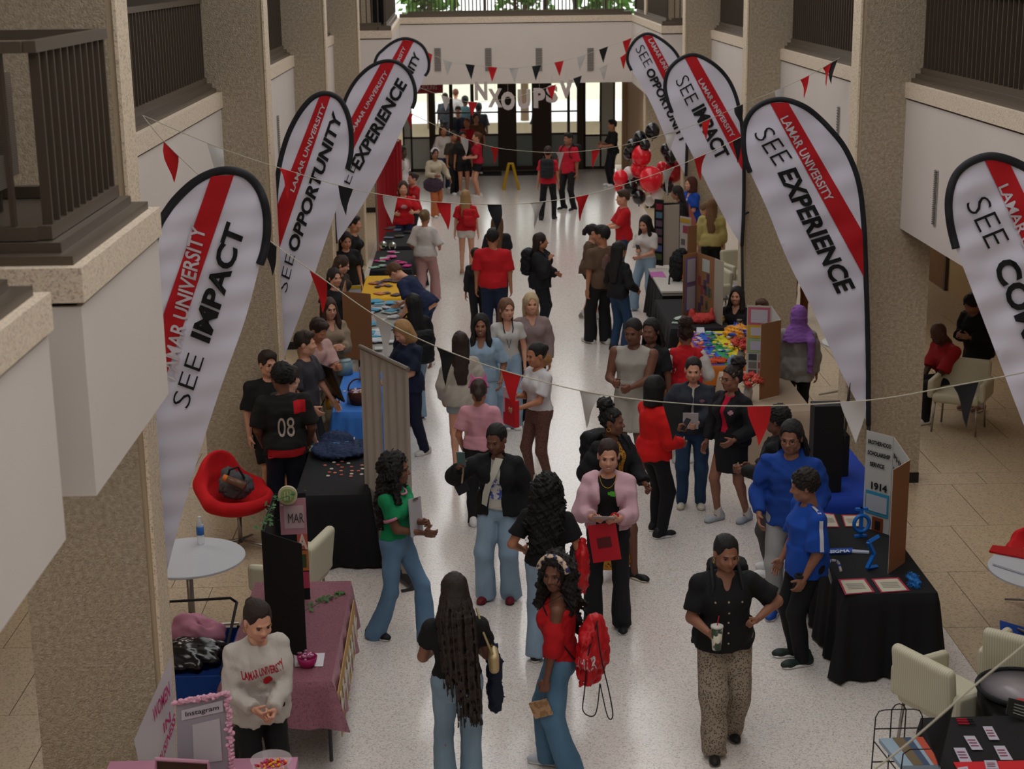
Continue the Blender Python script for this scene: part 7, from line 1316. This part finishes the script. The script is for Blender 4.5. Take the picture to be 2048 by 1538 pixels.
# ------------------------------------------------------------------ held and worn things
def pack(p, lab, c, size=(.15, .09, .22), z=1.22, cat='backpack', front=False, off=0, wr=.006):
    s = SD(.014); s.bx((0, 0, 0), size, rad=.06); s.bx((0, -.06, -.06), (size[0] * .75, .05, size[2] * .5), rad=.04); s.wr = wrinkle(wr, 2, 3, (1, 1, 1)); V, Q = s.mesh(); R3 = p['Rw'] @ p['Rt']; c0 = p['T']((off, -.12 - size[1], z)); t = thing(cat, lab, 'bag', c0); mesh_obj('bag', V * p['sc'] @ R3.T + c0, Q, M(c, .8), t, True)
    for sx in (-1, 1): MB().tube([p['T'](q) for q in ((sx * .11, -.13, z + .12), (sx * .10, -.02, 1.47), (sx * .11, .13, 1.36), (sx * .13, .13, 1.2), (sx * .16, -.02, 1.1), (sx * .12, -.14, 1.08))], .014, 6).build('strap', M(c, .8), t, True)
    return t
def held(p, hand, name, lab, cat, size, m, off=(0, 0, 0), tilt=0, yaw=0, face=None, roll=0):
    """thin rectangular thing in a hand; size (w, thickness, h) in the person's frame"""
    c = p[hand] + p['Rw'] @ np.array(off, float); R3 = p['Rw'] @ rot('z', math.radians(yaw)) @ rot('x', math.radians(tilt)) @ rot('y', math.radians(roll)); t = thing(name, lab, cat, c); MB().box(c, size, R3).build('body', m, t); return t, c, R3
g = G['green']; g['clip'] = g['T']((-.03, .185, 1.16)); t, c, R3 = held(g, 'clip', 'clipboard', 'white clipboard hugged by the woman in green', 'clipboard', (.23, .008, .32), M('a9a6aa', .5), (0, 0, 0), 8, 5, roll=-10)
for k, nm_ in (('R', 1), ('L', -1)):
    s0_, e_, w__ = g['J'][k]; c_ = s0_ + (e_ - s0_) * .62; d_ = (e_ - s0_) / np.linalg.norm(e_ - s0_); q = MB(); q.tube([g['W'](c_ - d_ * .014), g['W'](c_ + d_ * .008)], .080, 20); q.build('pink_cuff', M('c07a94', .8), g['t'], True)
q = MB(); q.tube([g['T']((.072 * math.cos(a), .03 + .078 * math.sin(a), 1.388 - .022 * math.sin(a))) for a in np.linspace(0, 2 * PI, 25)], .010, 6, False); q.build('pink_collar', M('c07a94', .8), g['t'], True)
t = t; MB().box(c + R3 @ np.array((0, .008, .15)), (.09, .012, .02), R3).build('clip', mSteel, t)
g = G['clipb']; held(g, 'L', 'folder', 'pale pink folder held by the woman in brown leggings', 'folder', (.22, .008, .28), M('b89aa4', .5), (.05, -.0, .09), 0, 8); held(g, 'R', 'tote_bag', 'red tote bag hanging before the woman in brown leggings', 'bag', (.24, .06, .30), M('b3101c', .6), (0, .04, -.16))
g = G['blazer']; t, c, R3 = held(g, 'R', 'phone', 'phone in a teal case held up by the woman in the blazer', 'phone', (.075, .01, .15), M('4f6a66', .4), (0, .03, .06), -15); held(g, 'R', 'wristlet', 'small black and pink wristlet dangling from the raised hand', 'wallet', (.11, .03, .09), M('17141a', .5), (.02, -.06, -.24), 0, 20, roll=25)
q = thing('wrist_strap', 'beaded strap of the dangling wristlet', 'strap', g['R']); MB().tube([g['R'] + g['Rw'] @ np.array(k) for k in ((0, -.05, -.02), (.01, -.06, -.1), (.02, -.06, -.2))], .009, 6).build('beads', M('a08a74', .5), q)
sash = thing('sash', 'white sash worn across the chest of the woman in the blazer', 'sash', g['T']((0, .15, 1.2))); pts = [g['T'](k) for k in ((-.07, .10, 1.40), (-.03, .165, 1.28), (.02, .175, 1.18), (.06, .15, 1.05), (.08, .14, .95))]; up = [g['T'](k) for k in ((-.0, .11, 1.41), (.03, .165, 1.30), (.075, .17, 1.20), (.115, .145, 1.08), (.13, .13, .97))]
mesh_obj('cloth', pts + up, [(i, i + 1, i + 6, i + 5) for i in range(4)], M('bcb8ac', .6), sash, True)
g = G['leopard']; c = g['R'] + g['Rw'] @ np.array((0, .01, .0)); t = thing('drink_cup', 'white and green cup with a red straw in the walking woman\'s hand', 'cup', c); MB().lathe([(.032, -.09), (.043, .08)], c, 20).build('cup', mat('cup_print', 'b9b4a4', .4, pat='blotch', vs=16, col2='2a3a2c'), t, True); MB().lathe([(.046, .08), (.046, .092), (.03, .094)], c, 20).build('lid', M('c0bcb4', .35), t, True); MB().tube([c + (0, 0, .09), c + (.012, 0, .165)], .004, 6).build('straw', M('b0182c', .4), t)
pack(g, 'black backpack worn by the woman in animal print trousers', '151518', off=-.06)
g = G['pinkjacket']; held(g, 'R', 'paper', 'folded paper read by the woman in the pink jacket', 'paper', (.18, .004, .12), M('b8b2b0', .6), (-.05, .05, .02), -55); t, c, R3 = held(g, 'R', 'folder', 'bright red folder with dark print held by the woman in pink', 'folder', (.24, .01, .32), M('b41826', .45), (-.05, .03, -.2), 10, 0, roll=10)
MB().box(c + R3 @ np.array((0, .007, .0)), (.12, .002, .09), R3).build('print', M('5a1820', .5), t)
w_ = thing('wristband', 'red wristband of the woman in the pink jacket', 'wristband', g['L']); MB().tube([g['L'] + g['Rw'] @ np.array((.03 * math.cos(a) - .03, -.09, .0 + .03 * math.sin(a))) for a in np.linspace(0, 2 * PI, 13)], .008, 6).build('band', M('c01420', .4), w_)
g = G['redbag']; t = thing('drawstring_bag', 'red drawstring bag with white letters on the headband woman\'s back', 'bag', g['T']((0, -.2, 1.1))); s = SD(.013); s.loft((0, 0, 0), np.eye(3), [(-.30, .03, .03, 0), (-.25, .18, .07, 0), (-.08, .23, .10, 0), (.10, .17, .08, 0), (.2, .06, .04, 0)]); s.wr = wrinkle(.01, 2, 9, (1, 1, .6)); V, Q = s.mesh(); R3 = g['Rw'] @ rot('z', -.2); c0 = g['T']((-.04, -.25, 1.06)); mesh_obj('bag', V @ R3.T + c0, Q, M('b20c16', .55), t, True)
bvb = BVHTree.FromPolygons([tuple(p) for p in V], [tuple(int(k) for k in f) for f in Q]); V, Fs = text_pts('LAMAR', .04); lo, hi = V.min(0), V.max(0); qq = (V - lo) / (hi - lo) - .5; PL = []
for a, b, _ in qq:
    yy, zz = -a * .15, b * .10 - .08; hit = bvb.ray_cast(Vector((-.5, yy, zz)), Vector((1, 0, 0))); x_ = hit[0][0] if hit[0] is not None else -.2; PL.append(c0 + R3 @ np.array((x_ - .004, yy, zz)))
mesh_obj('lettering', PL, Fs, M('c4bcbc', .6), t)
for k in (-.04, .05): MB().tube(spl([c0 + R3 @ np.array(p_) for p_ in ((-.06 + k * .3, -.05, .19), (-.2, -.08 + k, .0), (-.19, -.1 + k * 2, -.28), (-.16, -.1 + k * 2.4, -.46), (-.1, -.1 + k, -.5), (-.02, -.06, -.3))], 6), .0045, 6).build('drawstring', mBlk, t, True)
for sx in (-1, 1): MB().tube([g['T'](k) for k in ((sx * .1, -.2, 1.2), (sx * .11, -.04, 1.44), (sx * .12, .1, 1.36), (sx * .17, .0, 1.15), (sx * .1, -.16, .9))], .006, 6).build('strap', mBlk, t, True)
held(g, 'L', 'pouch', 'small tan patterned pouch hanging from the headband woman\'s wrist', 'pouch', (.15, .02, .12), mat('pouch_print', '9a7a5a', .6, pat='blotch', vs=30, col2='80603f'), (.02, .03, -.17), 0, 70, roll=25)
hb = thing('headband', 'cream, blue and orange patterned headband', 'headband', g['Hd']((0, 0, .2))); MB().tube([g['Hd']((.104 * math.cos(a), .045, .105 + .122 * math.sin(a))) for a in np.linspace(.2, PI - .2, 20)], .022, 8).build('band', mat('band_print', 'b09a84', .8, pat='blotch', vs=22, col2='1c2448'), hb, True)
g = G['braids']; t = thing('shoulder_bag', 'small gold shoulder bag on the woman with braids', 'bag', g['T']((.22, -.02, 1.1))); c = g['T']((.26, -.03, 1.08)); s = SD(.011); s.bx((0, 0, 0), (.035, .10, .07), rad=.03); V, Q = s.mesh(); mesh_obj('bag', V @ g['Rw'].T + c, Q, mat('gold_leather', '9a8560', .4, metal=.3), t, True); MB().tube([c + (0, .07, .05), g['T']((.19, .0, 1.30)), g['T']((.15, -.01, 1.46)), g['T']((.19, -.06, 1.30)), c + (0, -.07, .05)], .008, 6).build('strap', M('b0a070', .4), t, True)
blob('folded_jacket', 'dark navy jacket draped over the arm of the woman with braids', 'jacket', [(g['T']((.27, .1, .92)), (.05, .09, .22)), (g['T']((.28, .1, .72)), (.045, .06, .1))], M('141c2e', .85), .012)
g = G['curly']; blob('tote_bag', 'red tote with a black patterned side carried by the curly-haired woman', 'bag', [(g['T']((.30, .0, .92)), (.055, .13, .24))], M('b40e16', .45), .01); blob('mesh_bag', 'black patterned bag behind the red tote', 'bag', [(g['T']((.22, .06, .88)), (.04, .11, .2))], mat('black_lace', '17181a', .6, pat='blotch', vs=40, col2='3c3c3a'), .01)
g = G['navyjkt']; held(g, 'L', 'leaflet', 'white leaflet read by the woman in the charcoal jacket', 'leaflet', (.16, .004, .20), M('b4b0b0', .6), (.02, .02, .06), -20)
g = G['whitetee']; held(g, 'R', 'phone', 'phone in the hand of the woman in white tee', 'phone', (.07, .01, .14), M('2a2c34', .3), (0, .02, .05), -30)
g = G['redjacket']; held(g, 'L', 'phone', 'dark phone held by the woman in the red jacket', 'phone', (.07, .01, .14), M('22242a', .3), (0, .02, .04), -40)
g = G['bunback']; pack(g, 'black backpack on the woman with the high bun', '121214'); g = G['hoodred']; pack(g, 'black backpack with red trim in the centre of the hall', '111114', wr=.008); g = G['farredpack']; pack(g, 'dark backpack on the person in red facing the doors', '1c1e24'); g = G['longblack']; pack(g, 'black backpack under very long black hair', '0f0f12', z=1.05); g = G['whitepack']; pack(g, 'cream backpack near the left vestibule', 'a8a088'); g = G['farredman']; pack(g, 'black backpack on the tall far man in red', '141416')
g = G['redbagf']; pack(g, 'red drawstring backpack on the blonde woman far down the hall', 'b0101c', size=(.14, .06, .18), cat='drawstring_bag', off=.08, z=1.18)
g = G['cream']; blob('tote_bag', 'large dark purple tote on the woman in the cream sweater', 'bag', [(g['T']((.12, .16, .82)), (.24, .09, .17))], M('3c2a3a', .7), .01, .02)
g = G['blonde']; blob('shoulder_bag', 'tan bag carried by the older blonde woman', 'bag', [(g['T']((-.12, .18, .88)), (.12, .05, .09))], M('8a6238', .6), .006, .016)
g = G['bluepolo']; w_ = thing('watch', 'black watch on the wrist of the boy in blue polo', 'watch', g['L']); MB().tube([g['L'] + np.array((.034 * math.cos(a), .034 * math.sin(a), .075)) for a in np.linspace(0, 2 * PI, 15)], .014, 6).build('band', mBlk, w_, True)
st_ = thing('shoulder_stripe', None, None); bpy.data.objects.remove(st_)
g = G['redvest']
g = G['pinktee']; hb = thing('cat_ear_headband', 'pink cat-ear headband on the girl in pink', 'headband', g['Hd']((0, 0, .22))); MB().tube([g['Hd']((.094 * math.cos(a), 0, .12 + .112 * math.sin(a))) for a in np.linspace(.1, PI - .1, 16)], .012, 8).build('band', M('c86a9a', .7), hb, True)
for sx in (-1, 1): q = MB(); V = [g['Hd'](k) for k in ((sx * .03, .012, .225), (sx * .085, .012, .20), (sx * .075, 0, .285), (sx * .03, -.012, .225), (sx * .085, -.012, .20))]; q.add(V, [(0, 1, 2), (4, 3, 2), (0, 2, 3), (1, 4, 2), (0, 3, 4, 1)]); q.build('ear', M('c86a9a', .7), hb)
g = G['lanyard']; ln_ = thing('lanyard', 'yellow-green lanyard at the neck of the man in dark grey', 'lanyard', g['T']((0, .1, 1.3))); MB().tube([g['T'](k) for k in ((-.07, -.03, 1.46), (-.12, -.10, 1.38), (-.12, -.14, 1.2), (-.1, -.15, 1.05))], .008, 6).build('cord', M('b0b81c', .6), ln_, True)
g = G['whitetop']; ln_ = thing('lanyard', 'black lanyard on the young woman in white', 'lanyard', g['T']((0, .1, 1.3))); MB().tube([g['T'](k) for k in ((-.06, .02, 1.46), (-.06, .12, 1.34), (0, .155, 1.1), (.06, .12, 1.34), (.06, .02, 1.46))], .007, 6).build('cord', mBlk, ln_, True)
g = G['cream']; hb = thing('knit_cap', 'white headband on the woman in the cream sweater', 'headband', g['Hd']((0, 0, .2))); MB().tube([g['Hd']((.09 * math.cos(a), .02, .12 + .1 * math.sin(a))) for a in np.linspace(.2, PI - .2, 14)], .025, 8).build('band', M('c8c2c4', .8), hb, True)
# printed letters on shirts
decal(G['sweat'], 'sweatshirt', 'LAMAR UNIVERSITY', (0.0, 1.245), (.29, .062), M('a0182c', .8), .03, roll=.12)
decal(G['sweat'], 'sweatshirt', grid_patch(8, 8, 'disc'), (-.03, 1.165), (.06, .07), M('b4141c', .8), name='red_emblem'); decal(G['jersey'], 'jersey', '08', (0, 1.12), (.16, .19), M('a8988c', .8), .0, back=True); decal(G['jersey'], 'jersey', grid_patch(12, 6), (0, .86), (.36, .09), M('a00e18', .8), name='red_hem_band', back=True); decal(G['jersey'], 'jersey', grid_patch(8, 8), (.14, 1.30), (.12, .12), M('b00e18', .8), name='red_shoulder_panel', back=True)
decal(G['pinkjacket'], 'shirt', grid_patch(8, 5, 'disc'), (-.045, 1.27), (.085, .04), M('4a9a2a', .8), name='green_print'); decal(G['redbag'], 'shirt', grid_patch(6, 8, 'disc'), (-.0, 1.24), (.09, .11), M('b85a62', .8), name='white_print'); decal(G['brownm'], 'shirt', grid_patch(6, 10, 'disc'), (0.0, 1.2), (.14, .24), M('7a5c58', .8), name='back_print', back=True)
decal(G['silver'], 'jacket', grid_patch(4, 4, 'disc'), (-.12, 1.25), (.05, .05), M('a87a84', .8), name='logo_patch'); decal(G['navyjkt'], 'jacket', grid_patch(4, 4, 'disc'), (-.10, 1.26), (.055, .035), M('7a5560', .8), name='logo_patch'); decal(G['bluehood'], 'hoodie', grid_patch(6, 6, 'disc'), (-.07, 1.24), (.08, .08), M('8aa0c0', .8), name='round_logo'); decal(G['bluev'], 'shirt', grid_patch(4, 4, 'disc'), (-.06, 1.28), (.06, .06), M('b0b8c8', .8), name='logo_patch')
decal(G['redw1'], 'shirt', grid_patch(5, 4, 'disc'), (0, 1.22), (.12, .08), M('c08a90', .8), name='white_print'); decal(G['blazer'], 'shirt', grid_patch(6, 8), (.0, 1.12), (.13, .2), mat('tee_print', 'a8a4a0', .8, pat='blotch', vs=30, col2='3a4a8a'), name='shirt_print')
for i, z in enumerate((1.34, 1.26, 1.18, 1.1, 1.02, .94)): decal(G['leopard'], 'shirt', grid_patch(4, 4, 'disc'), (.0, z - .02), (.015, .015), M('a89a7a', .4), name='button')
for sx in (-1, 1): decal(G['leopard'], 'shirt', grid_patch(4, 4, 'disc'), (sx * .1, 1.24), (.015, .015), M('a89a7a', .4), name='button')

def sleeve_stripe(p, k, m, name, w=.012, r=.086, n=.62, out=-1):
    s0, e, wv = p['J'][k]; d = e - s0; q = MB(); o = np.array((out, 0, 0)); o = o - o.dot(d) * d / d.dot(d); o /= np.linalg.norm(o); f = np.cross(d / np.linalg.norm(d), o)
    tgt = [c for c in p['t'].children if c.name.split('.')[0] in ('jacket', 'polo_shirt', 'hoodie', 'shirt')][-1]; bv = BVHTree.FromPolygons([v.co[:] for v in tgt.data.vertices], [tuple(x.vertices) for x in tgt.data.polygons]); V = []
    pts = [np.array(s0) * np.array((.45, 1, 1)) + (0, 0, .0)] + [s0 + d * t for t in np.linspace(0, n, 9)]
    for i, c in enumerate(pts):
        oo = o if i > 2 else o * (.35 * i) + np.array((0, 0, 1.)) * (1 - .35 * i); oo = oo / np.linalg.norm(oo)
        for sg in (-1, 1):
            c2 = (c + f * sg * w + oo * .3) * p['sc']; h = bv.ray_cast(Vector(c2), Vector(-oo)); V.append(np.array(h[0]) + oo * .004 if h[0] is not None else (c + f * sg * w + oo * .09) * p['sc'])
    mesh_obj(name, V, [(2 * i, 2 * i + 1, 2 * i + 3, 2 * i + 2) for i in range(len(pts) - 1)], m, p['t'], False, True)
sleeve_stripe(G['bluepolo'], 'L', M('c0bec4', .8), 'white_stripe', .016, n=.9)
sleeve_stripe(G['silver'], 'L', M('b8142a', .8), 'red_stripe', .016, n=.95); sleeve_stripe(G['hoodred'], 'R', M('b8142a', .8), 'red_stripe', .018, n=.95, out=1)
if 0:
    for k_, v_ in G.items(): print('POS', v_['t'].name, k_[:14], np.round(v_['loc'][:2], 2))
